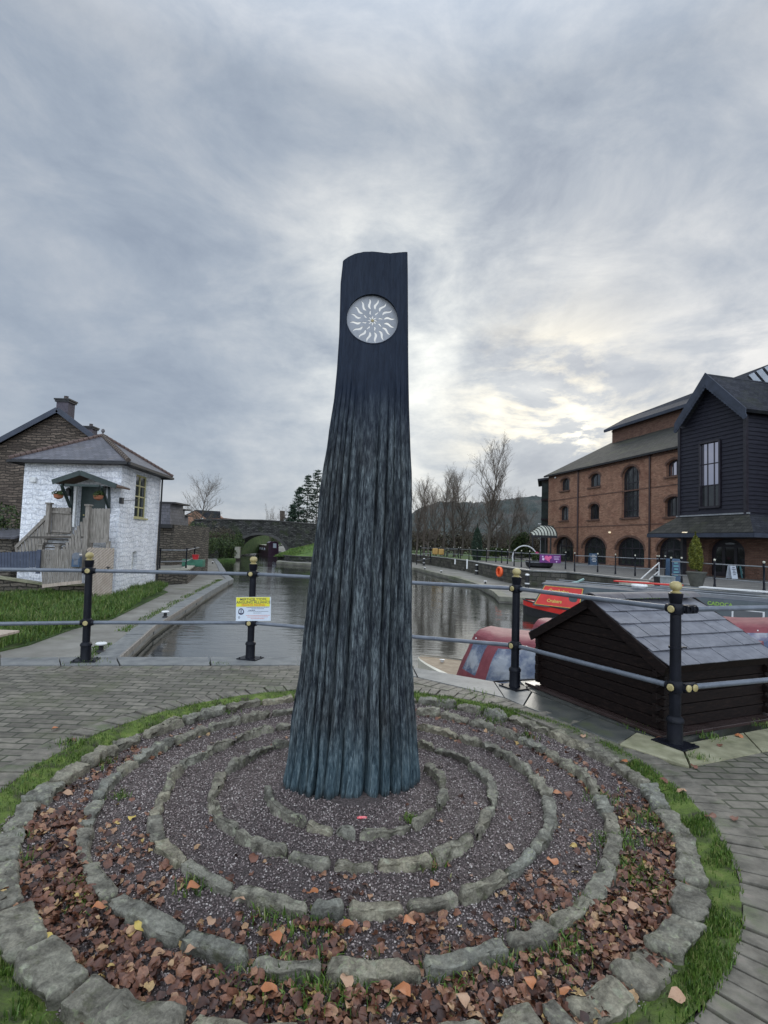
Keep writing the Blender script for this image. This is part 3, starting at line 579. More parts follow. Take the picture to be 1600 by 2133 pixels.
def edging_stone(p0, p1, c, wd, top, seed, ring):
    # rounded block bent along the arc from p0 to p1
    rs = np.random.RandomState(seed)
    a0, a1 = atan2(p0.y-c.y, p0.x-c.x), atan2(p1.y-c.y, p1.x-c.x)
    da = (a1-a0+pi) % (2*pi)-pi; r0, r1 = (p0-c).length, (p1-c).length
    L = abs(da)*(r0+r1)/2; g = min(.16, .011/L); a0b, dab = a0+da*g, da*(1-2*g)
    nl = max(7, int(L/.016)); nw, nh = 8, 6
    bot = -.085
    sects = []
    V = []; F = []
    per = []                                   # cross-section perimeter (w,h) in [-1,1]x[0,1], rounded
    m = 22
    for k in range(m):
        t = 2*pi*k/m; cx, cy = cos(t), sin(t); e = .22
        per.append((abs(cx)**e*(1 if cx > 0 else -1), abs(cy)**e*(1 if cy > 0 else -1)))
    tl = rs.uniform(-.02, .02); ww = wd*rs.uniform(.85, 1.18); yaw = rs.uniform(-.03, .03)
    for i in range(nl+1):
        s = i/nl; e = max(0.0, 1-abs(2*s-1)); endw = min(1, (e*nl*.30+.38))**.5
        a = a0b+dab*s; r = r0+(r1-r0)*s+yaw*(s-.5)*L
        wloc_ = ww*(1+.22*(vnoise(np.array(s*5.+seed), np.array(seed*1.7), 5)-.5))
        tz = top+tl*(s-.5)+.024*(vnoise(np.array(s*L*16+seed*3), np.array(.3), 9)-.5)
        for (pw, ph) in per:
            n1 = vnoise(np.array(s*L*28+seed), np.array(pw*2+ph*3+seed), 2)-.5; n2 = vnoise(np.array(s*L*70+seed), np.array(pw*5+ph*6), 4)-.5; n3 = vnoise(np.array(s*L*9+seed*2), np.array(pw*1.3+ph*1.1+7), 6)-.5
            chip = max(0, float(n3)*1.0-.18)*.12; rr = r+pw*(wloc_/2*endw-chip)+(n1*.020+n2*.014+n3*.024)*(1 if abs(pw) > .6 else .3)
            zz = bot+(tz-bot)*(ph*endw*.5+.5)+(n1*.016+n2*.013+n3*.018-chip*.5)*(1 if ph > 0 else 0)
            V.append((c.x+rr*cos(a), c.y+rr*sin(a), zz))
    for i in range(nl):
        for k in range(m): F.append((i*m+k, i*m+(k+1) % m, (i+1)*m+(k+1) % m, (i+1)*m+k))
    F.append(tuple(range(m))[::-1]); F.append(tuple(nl*m+k for k in range(m)))
    mb = MB(); mb.add(V, F); ctr = Vector(((V[0][0]+V[-1][0])/2, (V[0][1]+V[-1][1])/2, 0))
    return mb, L, ctr
cnt = {}
for rk, pts in RINGS.items():
    wp = [P(x, y, 0.0) for x, y in pts]
    q = np.array([p[:2] for p in wp]); A = np.c_[2*q, np.ones(len(q))]; s_, _, _, _ = np.linalg.lstsq(A, (q**2).sum(1), rcond=None)
    cx = Vector((s_[0], s_[1], 0)); rad = sqrt(s_[2]+s_[0]**2+s_[1]**2)
    def snap(p):
        v = p-cx; v.z = 0; L = v.length; return cx+v.normalized()*(rad+(L-rad)*.6)
    wp = [snap(p) for p in wp]
    # close the part hidden behind the sculpture
    if rk < 5:
        a, b = wp[-1], wp[0]; aa, ab = atan2(a.y-cx.y, a.x-cx.x), atan2(b.y-cx.y, b.x-cx.x); dd = (ab-aa) % (2*pi); k = max(1, round(dd*rad/.26))
        wp += [cx+Vector((cos(aa+dd*i/k), sin(aa+dd*i/k), 0))*rad for i in range(1, k)]+[wp[0]]
    nvis = len(pts)-1
    for i in range(len(wp)-1):
        fw = 1.0
        mid = (wp[i]+wp[i+1])/2; front = (cx.y-mid.y)/rad
        if rk == 1: fw = 1.0+.50*max(0, front)**2-.22*max(0, -front)
        else: fw = 1.0-.12*max(0, -front)
        mb, L, ctr = edging_stone(wp[i], wp[i+1], cx, RW[rk]*fw, random.uniform(-.008, .012)+(.008 if front < 0 else -.001)+(.012 if rk >= 4 else .002), rk*100+i*7, rk)
        o = mb.build('edging_stone', 'stone', smooth=38)
        piv = Vector((sum(v[0] for v in mb.v)/len(mb.v), sum(v[1] for v in mb.v)/len(mb.v), 0))
        o.data.transform(Matrix.Translation(-piv)); o.location = piv
        adj = 'long' if L > .36 else ('short' if L < .2 else 'medium')
        if i < nvis: lab = '%s lichened edging stone, %s one counted anticlockwise in the %s from behind the left side of the bronze pillar' % (adj, ORD[i] if i < 20 else ORD[i-20]+' past the twentieth', RN[rk])
        else: lab = 'edging stone of the %s hidden behind the bronze pillar' % RN[rk]
        lab = lab.replace(' counted', '').replace('lichened ', '')
        words = lab.split()
        if i < nvis:
            k = i+1
            if k <= nvis//2: lab = '%s stone of the %s, %s anticlockwise from the pillar' % (adj, RN[rk], ORD[k-1])
            else: lab = '%s stone of the %s, %s clockwise from the pillar' % (adj, RN[rk], ORD[nvis-k])
        tag(o, lab, 'edging stone', 'edging stones of the %s' % RN[rk])

# ---------------------------------------------------------------- gravel, leaves, grass
def disc_points(n, r0, r1, c, dens=None):
    r = np.sqrt(RNG.uniform(r0*r0, r1*r1, n)); a = RNG.uniform(0, 2*pi, n); x, y = c.x+r*np.cos(a), c.y+r*np.sin(a); return x, y
def scatter(name, m, x, y, z, base_v, base_f, size, flat=(1, 1, 1), tilt=pi, parent=None, smooth=False, sizes=None):
    n = len(x); bv = np.asarray(base_v, float); bf = np.asarray(base_f)
    s = sizes if sizes is not None else RNG.uniform(size[0], size[1], n)
    a = RNG.uniform(0, 2*pi, n); t = RNG.normal(0, 1, n)*tilt; t2 = RNG.normal(0, 1, n)*tilt
    v = bv[None]*s[:, None, None]*np.asarray(flat)[None, None]
    if len(bv) < 30: v = v*(1+RNG.uniform(-.25, .25, v.shape))
    ct, st = np.cos(t)[:, None], np.sin(t)[:, None]; X, Y, Z = v[..., 0], v[..., 1], v[..., 2]
    Y, Z = Y*ct-Z*st, Y*st+Z*ct
    ct, st = np.cos(t2)[:, None], np.sin(t2)[:, None]; X, Z = X*ct-Z*st, X*st+Z*ct
    ca, sa = np.cos(a)[:, None], np.sin(a)[:, None]; X, Y = X*ca-Y*sa, X*sa+Y*ca
    V = np.stack([X+x[:, None], Y+y[:, None], Z+z[:, None]], -1).reshape(-1, 3)
    F = (bf[None]+(np.arange(n)*len(bv))[:, None, None]).reshape(-1, bf.shape[1])
    return fast_mesh(name, V, F, m, parent, smooth)
OCT_V = [(1, 0, 0), (-1, 0, 0), (0, .8, 0), (0, -.8, 0), (0, 0, .6), (0, 0, -.6)]
OCT_F = [(0, 2, 4), (2, 1, 4), (1, 3, 4), (3, 0, 4), (2, 0, 5), (1, 2, 5), (3, 1, 5), (0, 3, 5)]
x, y = disc_points(92000, .22, 1.98, CC)
z = bed_h(x, y)+RNG.uniform(-.002, .006, len(x))
tag(scatter('gravel', 'pebble', x, y, z, OCT_V, OCT_F, (.0035, .0085), tilt=.5), 'purple-grey gravel filling the rings round the pillar', 'gravel', kind='stuff')
def leaf_shape():
    V = []; F = []; n = 6
    for i in range(n+1):
        t = i/n; wdt = .40*sin(pi*t**.8)**.8 if 0 < t < 1 else 0.01
        zc = .16*sin(pi*t)+.05*sin(5*t)
        for k in (-1, 0, 1): V.append((t-.5+.05*k*sin(9*t), k*wdt*(1+.12*sin(11*t+k)), zc*.7+abs(k)*(.07+.10*sin(6*t+k*2))*(1 if wdt > .05 else 0)))
    for i in range(n):
        for k in range(2): a = i*3+k; F.append((a, a+1, a+4, a+3))
    return V, F
LV, LF = leaf_shape()
def leaf_density(x, y):
    r = np.hypot(x-CC.x, y-CC.y); a = np.arctan2(y-CC.y, x-CC.x)     # a=-pi/2 is the front
    front = np.clip(-np.sin(a), 0, 1); sidel = np.clip(-np.cos(a), 0, 1); sider = np.clip(np.cos(a), 0, 1)
    d = np.zeros_like(r)
    o = (r > 1.52)&(r < 1.86)
    d = np.where(o, .03+1.15*front**.8+.26*sidel*(y < CC.y+.6)+.20*sider, d)
    o = (r > 1.2)&(r < 1.46)
    d = np.where(o, .015+.75*front**2.2+.03*sider, d)
    o = (r > .87)&(r < 1.12)
    d = np.where(o, .008+.07*front**3, d)
    d = np.where(r < .82, .004, d)
    cl = vnoise(x*5+50, y*5+50, 21)
    return d*np.clip((cl-.18)*2.6, np.where((r > 1.52)&(front > .55), .75, .12), 1.5)
x, y = disc_points(38000, .2, 1.86, CC); d = leaf_density(x, y); keep = RNG.uniform(0, 1, len(x)) < d*.66
x, y = x[keep], y[keep]; z = bed_h(x, y)+.004+RNG.uniform(0, .026, len(x))*np.clip(leaf_density(x, y), 0, 1)
tag(scatter('leaf_litter', 'leaf', x, y, z, LV, LF, (.020, .050), tilt=.42, smooth=True), 'drift of damp brown fallen leaves between the stone rings', 'leaves', kind='stuff')
# single leaves one can pick out
lone = [(402,1860,'orange'),(497,1888,'tan'),(722,1940,'orange'),(852,1935,'orange'),(650,1868,'orange'),(528,1787,'brown'),(1185,1650,'brown'),(1160,1650,'orange'),(1060,1760,'tan'),(1150,1793,'orange'),(1210,1745,'brown'),(1340,1727,'tan'),(265,1808,'brown'),(345,1805,'brown'),(140,1520+130,'tan'),(115,1530,'orange'),(150,1555,'brown'),(275,1700,'yellow'),(72,1930,'yellow'),(290,1940,'yellow'),(327,1943,'orange'),(395,1995,'tan'),(1445,1850-240,'brown'),(1500,1585-20,'brown'),(1420,1663,'tan'),(1383,1640,'brown'),(1530,1722,'brown'),(1480,1718,'brown'),(1215,1545,'tan'),(1060,1580,'brown'),(905,1835,'orange'),(930,1780,'brown'),(1330,1865,'tan'),(1320,1900,'tan'),(438,1926,'tan'),(1005,1690,'brown'),(1118,1608,'brown'),(1372,1510+40,'brown'),(1540,1545,'orange'),(1105,2000+60,'orange'),(720,1300+760,'tan'),(1180,1330+745,'orange'),(1410,2105,'tan'),(1300,1600,'orange'),(575,1960,'orange'),(350,1925,'tan'),(205,1905,'orange'),(95,1995-30,'yellow'),(560,2080,'orange'),(840,2080,'orange'),(965,2095,'tan')]
lone_src = {}
for i, (px, py, c) in enumerate(lone):
    q = P(px, py, -.03); r = (q-CC).length
    if c not in lone_src:
        mb = MB(); mb.add(LV, LF); o = mb.build('fallen_leaf', {'tan': 'leaf_tan', 'orange': 'leaf_org', 'brown': 'leaf_brn', 'yellow': 'leaf_yel'}[c], smooth=True, fixn=False); lone_src[c] = o
    else: o = lone_src[c].copy(); COL.objects.link(o)
    h = .004+(float(bed_h(q.x, q.y)) if r < 1.95 else 0.004)+(.03 if r < 1.95 and q.y < 2.5 else 0)
    o.location = (q.x, q.y, h+.006); s = random.uniform(.05, .075); o.scale = (s, s, s)
    o.rotation_euler = (random.uniform(-.4, .4), random.uniform(-.4, .4), random.uniform(0, 6.28))
    where = 'on the gravel' if r < 1.95 else 'on the paving'
    tag(o, '%s curled leaf lying by itself %s' % (c, where), 'leaf', '%s leaves lying apart %s' % (c, where))
# grass and weeds
def blades(name, m, x, y, z, h, wd, label, kind='stuff', lean=.35):
    n = len(x); a = RNG.uniform(0, 2*pi, n); l = RNG.normal(0, lean, n); l2 = RNG.uniform(0, 2*pi, n)
    hh = RNG.uniform(h[0], h[1], n); ww = RNG.uniform(wd[0], wd[1], n)
    dx, dy = np.cos(a)*ww, np.sin(a)*ww; lx, ly = np.cos(l2)*l*hh, np.sin(l2)*l*hh
    b0 = np.c_[x-dx, y-dy, z]; b1 = np.c_[x+dx, y+dy, z]; mid0 = np.c_[x-dx*.7+lx*.4, y-dy*.7+ly*.4, z+hh*.6]; mid1 = np.c_[x+dx*.7+lx*.4, y+dy*.7+ly*.4, z+hh*.6]; t = np.c_[x+lx, y+ly, z+hh*np.cos(np.clip(l, -1.2, 1.2))]
    V = np.stack([b0, b1, mid1, mid0, t], 1).reshape(-1, 3); k = np.arange(n)[:, None]*5
    F = np.concatenate([k+np.array([[0, 1, 2]]), k+np.array([[0, 2, 3]]), k+np.array([[3, 2, 4]])])
    o = fast_mesh(name, V, F, m); tag(o, label, 'grass', kind=kind); return o
def ringstrip_inner(a):      # outer edge of the outermost stones
    return 1.90+.10*np.clip(-np.sin(a), 0, 1)+.02
n = 110000; a = RNG.uniform(0, 2*pi, n); r = RNG.uniform(1.80, 2.125, n)
x, y = CB.x+r*np.cos(a), CB.y+r*np.sin(a)
rr = np.hypot(x-CC.x+.0, y-3.54); aa = np.arctan2(y-3.54, x-CC.x)
dens = np.where(np.cos(aa) > .2, .85, .30)+np.where(np.sin(aa) < -.45, .8, 0); dens = dens*np.clip((vnoise(x*6+9, y*6+9, 5)*.6+vnoise(x*17, y*17, 6)*.4)*3.2-1.05, 0.02, 1)
keep = (rr > 1.93+.03*np.sin(aa*9))&(RNG.uniform(0, 1, n) < dens)
x, y = x[keep], y[keep]
rg = np.hypot(x-CB.x, y-CB.y); blades('ring_grass', 'grass', x, y, np.interp(rg, [1.88, 1.94, 2.0, 2.05, 2.11], [-.06, -.05, -.034, -.014, -.004]), (.014, .042), (.0014, .0034), 'bright green moss and short grass growing between the outermost ring and the paving')
# moss underlay of that strip
def moss_ring():
    n = 240; mb = MB(); uv = []
    for i in range(n+1):
        a = 2*pi*i/n; k = 5
        for j in range(k):
            r = 1.88+(RB+.0-1.88)*j/(k-1)+(0 if j in (0, k-1) else .01*sin(a*31+j)); zz = (-.060, -.052, -.034, -.014, -.002)[j]+.012*float(vnoise(np.array(a*24.), np.array(j*1.3), 8))
            mb.v.append((CB.x+r*cos(a), CB.y+r*sin(a), zz))
    for i in range(n):
        for j in range(4): q = i*5+j; mb.f.append((q, q+1, q+6, q+5))
    o = mb.build('moss', 'moss', smooth=True); tag(o, 'moss carpet outside the outermost stone ring', 'moss', kind='stuff')
moss_ring()
# weeds by the stones
wx, wy = [], []
for px, py, k, s in [(470,1815,0,0),(640,2050,260,.09),(700,2055,260,.09),(560,2035,120,.07),(940,2030,130,.05),(1165,1950,260,.08),(1150,1985,160,.07),(1060,2010,60,.04),(1290,1750,230,.06),(1305,1800,220,.06),(400,1842,90,.04),(650,1920,160,.07),(560,1905,80,.05),(1255,1660,120,.06),(900,1800,40,.03),(855,1712,90,.02),(160,1845,60,.04),(170,1885,50,.04),(205,1500+85,140,.05),(30,1790,140,.05),(40,1740,60,.03),(250,1655,50,.03),(1345,1700,150,.06),(1370,1740,100,.06),(1340,1835,120,.07),(1030,1500,90,.05),(1100,1530,60,.05),(930,1468,150,.06),(1010,1485,120,.05),(470,1480,80,.05),(140,1560,120,.05),(1380,1850,100,.08),(1240,1890,100,.05),(1480,1545,80,.06),(1455,1590,60,.05),(1590,1520,80,.05),(180,1385,160,.10),(460,1390,40,.05),(1340,1525,120,.08),(990,1452,60,.1)]:
    if k == 0: continue
    q = P(px, py, -.03); wx += list(RNG.normal(q.x, s, k)); wy += list(RNG.normal(q.y, s*.9, k))
wx, wy = np.array(wx), np.array(wy)
wr = np.hypot(wx-CC.x, wy-CC.y)
blades('weeds', 'grass', wx, wy, np.where(wr < 1.95, bed_h(wx, wy), 0.0), (.02, .06), (.002, .0045), 'small green weeds sprouting beside the edging stones', lean=.7)

# ================================================================ THE BRONZE PILLAR
def make_pillar():
    YP = 3.60
    Lpx = [(712,545),(707.7,584),(706.8,627),(705,697),(700.6,767),(695,829),(685,894),(681,930),(675,964),(668,1020),(662,1090),(647,1211),(633,1327),(624,1414),(612,1487),(604,1560),(592,1621)]
    Rpx = [(850,521),(851,584),(851.7,669),(852.5,767),(854,866),(856.7,950),(858.7,1006),(859,1109),(859,1254),(859.4,1371),(862,1443),(868,1516),(875,1615)]
    lw = np.array([tuple(PY(x, y, YP))[::2] for x, y in Lpx])[::-1]; rw = np.array([tuple(PY(x, y, YP))[::2] for x, y in Rpx])[::-1]
    XL = lambda z: np.interp(z, lw[:, 1], lw[:, 0]); XR = lambda z: np.interp(z, rw[:, 1], rw[:, 0])
    ztl, ztr = lw[-1, 1], rw[-1, 1]
    tops = np.array([tuple(PY(x, y, YP))[::2] for x, y in [(710,549),(716,542),(726,536),(740,530),(757,526.5),(775,525.5),(795,527),(812,528),(830,525),(851,521)]])
    nu, nz = 760, 560
    th = np.linspace(0, 2*pi, nu, endpoint=False)
    t = np.linspace(0, 1, nz)
    TH, T = np.meshgrid(th, t)
    Z0 = -.09+T*(3.5+.09)
    # fraction across and the half depth at that height
    dep = np.interp(Z0, [0, .25, .8, 1.5, 2.2, 2.8, 3.2, 3.6], [.255, .215, .17, .135, .095, .055, .034, .030])
    ex = np.interp(Z0, [0, 1.6, 2.6, 3.3], [1.0, .82, .45, .26])
    cu, sn = np.cos(TH), np.sin(TH)
    ux = np.sign(cu)*np.abs(cu)**np.interp(Z0, [0, 2.5, 3.3], [.9, .8, .75]); uy = np.sign(sn)*np.abs(sn)**ex
    # flutes: fixed pleats that fade out with height
    amp = np.interp(Z0, [0, .4, 1.2, 1.9, 2.35, 2.65], [.040, .037, .034, .024, .009, .0012])
    # pleats in the angle, frequency varied
    warp = TH*15.5+1.1*np.sin(TH*3+1)+.5*np.sin(TH*7+2)+.5*(vnoise(TH*3, Z0*1.1, 3)-.5)
    pleat = np.abs(np.sin(warp))**.8*1.2-.6
    gid = np.floor(warp/pi); gz = vnoise(gid*3.7+.5, Z0*1.5, 41); groove = np.exp(-(np.abs(np.sin(warp))/.38)**2)*np.clip(gz*2.0-.05, .25, 1.15)
    w2 = warp*2.0+.9+.6*vnoise(TH*5, Z0*.9, 8); g2 = np.exp(-(np.abs(np.sin(w2))/.30)**2)*np.clip(vnoise(np.floor(w2/pi)*2.3, Z0*2.1, 44)*2.2-1.0, 0, 1)
    pleat2 = np.abs(np.sin(warp*2.3+1.5*vnoise(TH*4, Z0*.8, 8)))**.5*2-1.3
    patch_ = vnoise(TH*2.2+4, Z0*1.6, 12)
    fib = (vnoise(TH*60, Z0*5, 15)-.5)*.55+(vnoise(TH*120, Z0*16, 16)-.5)*.4+(vnoise(TH*24, Z0*2.2, 17)-.5)*1.1
    knots = np.clip(vnoise(TH*9+3, Z0*2.6, 22)-.62, 0, 1)*-3.2
    dsp = amp*(pleat*.55+fib*.5+knots*.45-groove*1.05-g2*.45)
    xl, xr = XL(Z0), XR(Z0); cxx, hw = (xl+xr)/2, (xr-xl)/2
    XX = cxx+ux*(hw-.006)+ux*dsp*.55
    YY = YP+.02-uy*dep*-1.0
    YY = YP+.02+uy*(dep+dsp*np.clip(np.abs(uy)*1.4, 0, 1))
    # turn of the slab: it faces slightly left, and it is gently curled at the top
    curl = np.interp(Z0, [0, 1.5, 3.0, 3.5], [.10, .12, .04, .02]); YY = YY+curl*((XX-cxx)/hw)*.5+np.interp(Z0, [1.5, 3.5], [0, .012])*(((XX-cxx)/hw)**2)
    ztop = np.interp(XX, tops[:, 0], tops[:, 1])
    ZZ = -.09+T*(ztop+.09)
    V = np.stack([XX, YY, ZZ], -1).reshape(-1, 3)
    i, j = np.meshgrid(np.arange(nu), np.arange(nz-1)); a = (j*nu+i).ravel(); b = (j*nu+(i+1) % nu).ravel()
    F = np.c_[a, b, b+nu, a+nu]
    # round opening for the sun disc
    dc = PY(776, 666.5, YP); R = 54.5*YP/FPX
    d = np.hypot(V[:, 0]-dc.x, V[:, 2]-dc.z)
    inside = d < R
    F = F[~inside[F].any(1)]
    used = np.zeros(len(V), bool); used[F.ravel()] = True
    rim = (d < R*1.06)&used
    V[rim, 0] = dc.x+(V[rim, 0]-dc.x)*(R*1.012)/d[rim]; V[rim, 2] = dc.z+(V[rim, 2]-dc.z)*(R*1.012)/d[rim]
    root = thing('bronze_pillar', (-.13, YP, 0), 'tall tapering blue-green bronze pillar with fluted bark-like surface inside the stone rings', 'sculpture')
    # top cap between the front and the back edge, and the rim of the opening
    capF = []
    base = (nz-1)*nu
    for k in range(nu//2): capF.append((base+k, base+k+1, base+(nu-k-1) % nu, base+(nu-k) % nu))
    capF = [f for f in capF if len(set(f)) == 4]
    F = np.concatenate([F, np.array(capF)])
    o = fast_mesh('pillar_body', V, F, 'bronze', root, smooth=True)
    o.data.set_sharp_from_angle(angle=radians(60))
    # rim liner
    mb = MB(); n = 96; yf, yb = YP-.045, YP+.085
    def ysurf(x, z, sgn):
        sel = (np.abs(V[:, 0]-x) < .02)&(np.abs(V[:, 2]-z) < .02)&((V[:, 1] < YP+.02) if sgn < 0 else (V[:, 1] > YP+.02)); return V[sel, 1].mean() if sel.any() else (yf if sgn < 0 else yb)
    for k in range(n):
        aa = 2*pi*k/n; x0, z0 = dc.x+R*1.02*cos(aa), dc.z+R*1.02*sin(aa)
        y0, y1 = ysurf(x0, z0, -1), ysurf(x0, z0, 1)
        for rr, yy in ((R*1.0, y0-.004), (R*1.03, y0-.003), (R*1.03, y1+.003), (R*1.0, y1+.004)): mb.v.append((dc.x+rr*cos(aa), yy, dc.z+rr*sin(aa)))
    for k in range(n):
        for q in range(4): mb.f.append((k*4+q, k*4+(q+1) % 4, ((k+1) % n)*4+(q+1) % 4, ((k+1) % n)*4+q))
    mb.build('disc_rim', 'bronze', root, smooth=True)
    # the disc itself: flat plate with flame-shaped holes
    cu = bpy.data.curves.new('sun_disc', 'CURVE'); cu.dimensions = '2D'; cu.fill_mode = 'BOTH'; cu.extrude = .002; cu.resolution_u = 1
    def spl(pts):
        s = cu.splines.new('POLY'); s.points.add(len(pts)-1); s.use_cyclic_u = True
        for p, q in zip(s.points, pts): p.co = (q[0], q[1], 0, 1)
    spl([(R*1.008*cos(2*pi*k/96), R*1.008*sin(2*pi*k/96)) for k in range(96)])
    def flame(ang, r0, r1, wd, wave, ph=0):
        L, Rr = [], []; m = 12
        for k in range(m+1):
            t = k/m; r = r0+(r1-r0)*t; off = wave*sin(t*2*pi*.95+ph); w_ = wd*(sin(pi*min(1, t*1.0+.02)**.75)**.8 if 0 < t < 1 else .03)
            L.append((r, off+w_)); Rr.append((r, off-w_))
        pts = L+Rr[::-1]; c, s = cos(ang), sin(ang)
        spl([((r*c-o_*s)*R, (r*s+o_*c)*R) for r, o_ in pts])
    for k in range(16): flame(radians(11.25+22.5*k), .46, .90, .046, .040)
    for k in range(8): flame(radians(22.5-5+45*k), .245, .43, .028, .018)
    for k in range(8): flame(radians(45*k+2), .055, .205, .024, .010)
    ob = bpy.data.objects.new('tmp', cu); COL.objects.link(ob); dg = bpy.context.evaluated_depsgraph_get(); dg.update()
    me = bpy.data.meshes.new_from_object(ob.evaluated_get(dg)); bpy.data.objects.remove(ob)
    yd = YP+.012
    me.transform(Matrix.Translation((dc.x+.13, yd-YP, dc.z)) @ Matrix.Rotation(radians(6), 4, 'Z') @ Matrix.Rotation(pi/2, 4, 'X')); me.name = 'sun_disc'
    me.materials.clear(); me.materials.append(M['disc']); dob = bpy.data.objects.new('sun_disc', me); COL.objects.link(dob); dob.parent = root
    dob['label'] = 'pale round metal plate pierced with wavy sun rays'
    MB().lathe([(.0, -.004), (.011, -.004), (.009, .004), (.0, .005)], (dc.x, yd-.002, dc.z), 14, (0, -1, 0)).build('disc_boss', 'gold', dob)
make_pillar()
# pink sweet wrapper on the gravel
q = P(754, 1708, -.03); mb = MB(); mb.tube(q+Vector((-.019, 0, .012)), q+Vector((.019, .004, .012)), .008, .008, 10); mb.box(q+Vector((-.023, 0, .012)), (.01, .018, .003)); mb.box(q+Vector((.023, .004, .012)), (.01, .018, .003))
tag(mb.build('sweet_wrapper', 'litter', smooth=40), 'small pink sweet wrapper on the gravel in front of the pillar', 'litter')

# ================================================================ THE NEAR RAILING
TOPZ, MIDZ = 1.09, .465
pA, pB, pC, pD = P(178, 1378), P(521, 1374), P(1072, 1434), P(1406, 1553)
pZ = pA+(pA-pB).normalized()*2.35+Vector((0, -.30, 0)); pE = pD+Vector((2.55, .93, 0))
rail_root = thing('quay_railing', pB, 'black iron quay railing with gold finials and grey rails behind the pillar', 'railing')
def iron_post(base, top_pt, parent, dirs):
    up = (top_pt-base).normalized(); H = 1.31
    def at(z): return base+up*z
    mb = MB()
    mb.lathe([(.062, .012), (.062, .03), (.058, .045), (.058, .185), (.066, .19), (.066, .21), (.056, .225), (.043, .235), (.0435, MIDZ-.045), (.056, MIDZ-.04), (.06, MIDZ-.01), (.06, MIDZ+.02), (.055, MIDZ+.04), (.043, MIDZ+.05), (.041, TOPZ-.045), (.055, TOPZ-.04), (.06, TOPZ-.015), (.06, TOPZ+.015), (.055, TOPZ+.035), (.044, TOPZ+.045), (.047, TOPZ+.05), (.056, TOPZ+.125), (.050, TOPZ+.128)], base, 24, up)
    o = mb.build('post', 'iron', parent, smooth=35)
    MB().lathe([(.0, 1.216), (.040, 1.216), (.042, 1.226), (.030, 1.232), (.024, 1.238), (.036, 1.246), (.046, 1.262), (.0475, 1.278), (.044, 1.292), (.034, 1.305), (.026, 1.308), (.024, 1.312), (.0, 1.313)], base, 20, up).build('finial', 'gold', o, smooth=35)
    d0 = Vector((dirs[0].x, dirs[0].y, 0)).normalized(); n = Vector((d0.y, -d0.x, 0))
    if n.dot(base) > 0: n = -n
    for z in (MIDZ, TOPZ):
        c = at(z); mk = MB()
        for dv in dirs: mk.tube(c, c+dv.normalized()*.075, .036, .034, 14)
        mk.tube(c, c+n*.060, .036, .036, 14); mk.build('rail_clamp', 'iron', o, smooth=35)
        MB().lathe([(.0, .0), (.028, .0), (.029, .008), (.024, .013), (.0, .014)], c+n*.0605, 18, n).build('boss', 'gold', o, smooth=30)
    pl = MB(); pl.box(base+Vector((0, 0, .006+.012)), (.27, .22, .014), (d0, n, Vector((0, 0, 1)))); 
    pl.build('base_plate', 'iron', o, bevel=.003)
    for a, b in ((-1, -1), (1, -1), (1, 1), (-1, 1)):
        MB().lathe([(0, 0), (.010, 0), (.010, .010), (0, .011)], base+d0*(a*.105)+n*(b*.08)+Vector((0, 0, .026)), 6).build('bolt', 'iron', o)
    return o
tA, tB, tC, tD = PY(187, 1150, pA.y), PY(528.5, 1160, pB.y), PY(1076.5, 1187, pC.y), PY(1408, 1215, pD.y)
def lean(b, t): return b+(t-b).normalized()*1.31
tops = {k: lean(b, t) for k, b, t in (('A', pA, tA), ('B', pB, tB), ('C', pC, tC), ('D', pD, tD))}
def onp(b, t, z): return b+(t-b).normalized()*z
pts = [(pZ, pZ+Vector((0, 0, 1.31))), (pA, tops['A']), (pB, tops['B']), (pC, tops['C']), (pD, tops['D']), (pE, pE+Vector((0, 0, 1.31)))]
for i, (b, t) in enumerate(pts):
    if i == 0: dirs = [pts[1][0]-b]
    elif i == 5: dirs = [pts[4][0]-b]
    elif i == 4: dirs = [pts[3][0]-b]
    else: dirs = [pts[i+1][0]-b, pts[i-1][0]-b]
    iron_post(b, t, rail_root, dirs)
for i in range(4):
    for z in (MIDZ, TOPZ):
        a, b = onp(*pts[i], z), onp(*pts[i+1], z); MB().tube(a, b, .0225, .0225, 16).build('rail', 'rail', rail_root, smooth=40)
# right-hand run starts from a double knuckle beside the corner post
dv = (pE-pD); dv.z = 0; dv.normalize()
for z in (MIDZ, TOPZ):
    a = onp(*pts[4], z); k1 = a+Vector((.075, -.01, 0)); k2 = k1+dv*.085
    mk = MB(); mk.tube(a, k1, .034, .034, 12); mk.box(k1+dv*.02, (.10, .062, .068), (dv, Vector((-dv.y, dv.x, 0)), Vector((0, 0, 1)))); mk.tube(k1+dv*.02, k2+dv*.02, .037, .037, 14)
    mk.build('rail_knuckle', 'iron', rail_root, bevel=.008)
    nn = Vector((dv.y, -dv.x, 0))
    for kk in (k1-dv*.005, k2-dv*.02):
        if z == MIDZ: MB().lathe([(0, 0), (.027, 0), (.028, .008), (.02, .012), (0, .013)], kk+nn*.034, 18, nn).build('boss', 'gold', rail_root, smooth=30)
        else: MB().lathe([(.030, 0), (.030, .010), (.020, .010), (.018, -.004), (0, -.004)], kk+nn*.033, 18, nn).build('boss_ring', 'iron', rail_root, smooth=30)
    MB().tube(k2, onp(*pts[5], z), .0225, .0225, 16).build('rail', 'rail', rail_root, smooth=40)
cl = onp(*pts[4], .78); mk = MB(); mk.lathe([(.044, -.008), (.052, -.008), (.052, .008), (.044, .008)], cl, 16); mk.box(cl+Vector((.065, 0, 0)), (.05, .02, .012)); mk.build('cable_clip', 'iron', rail_root)

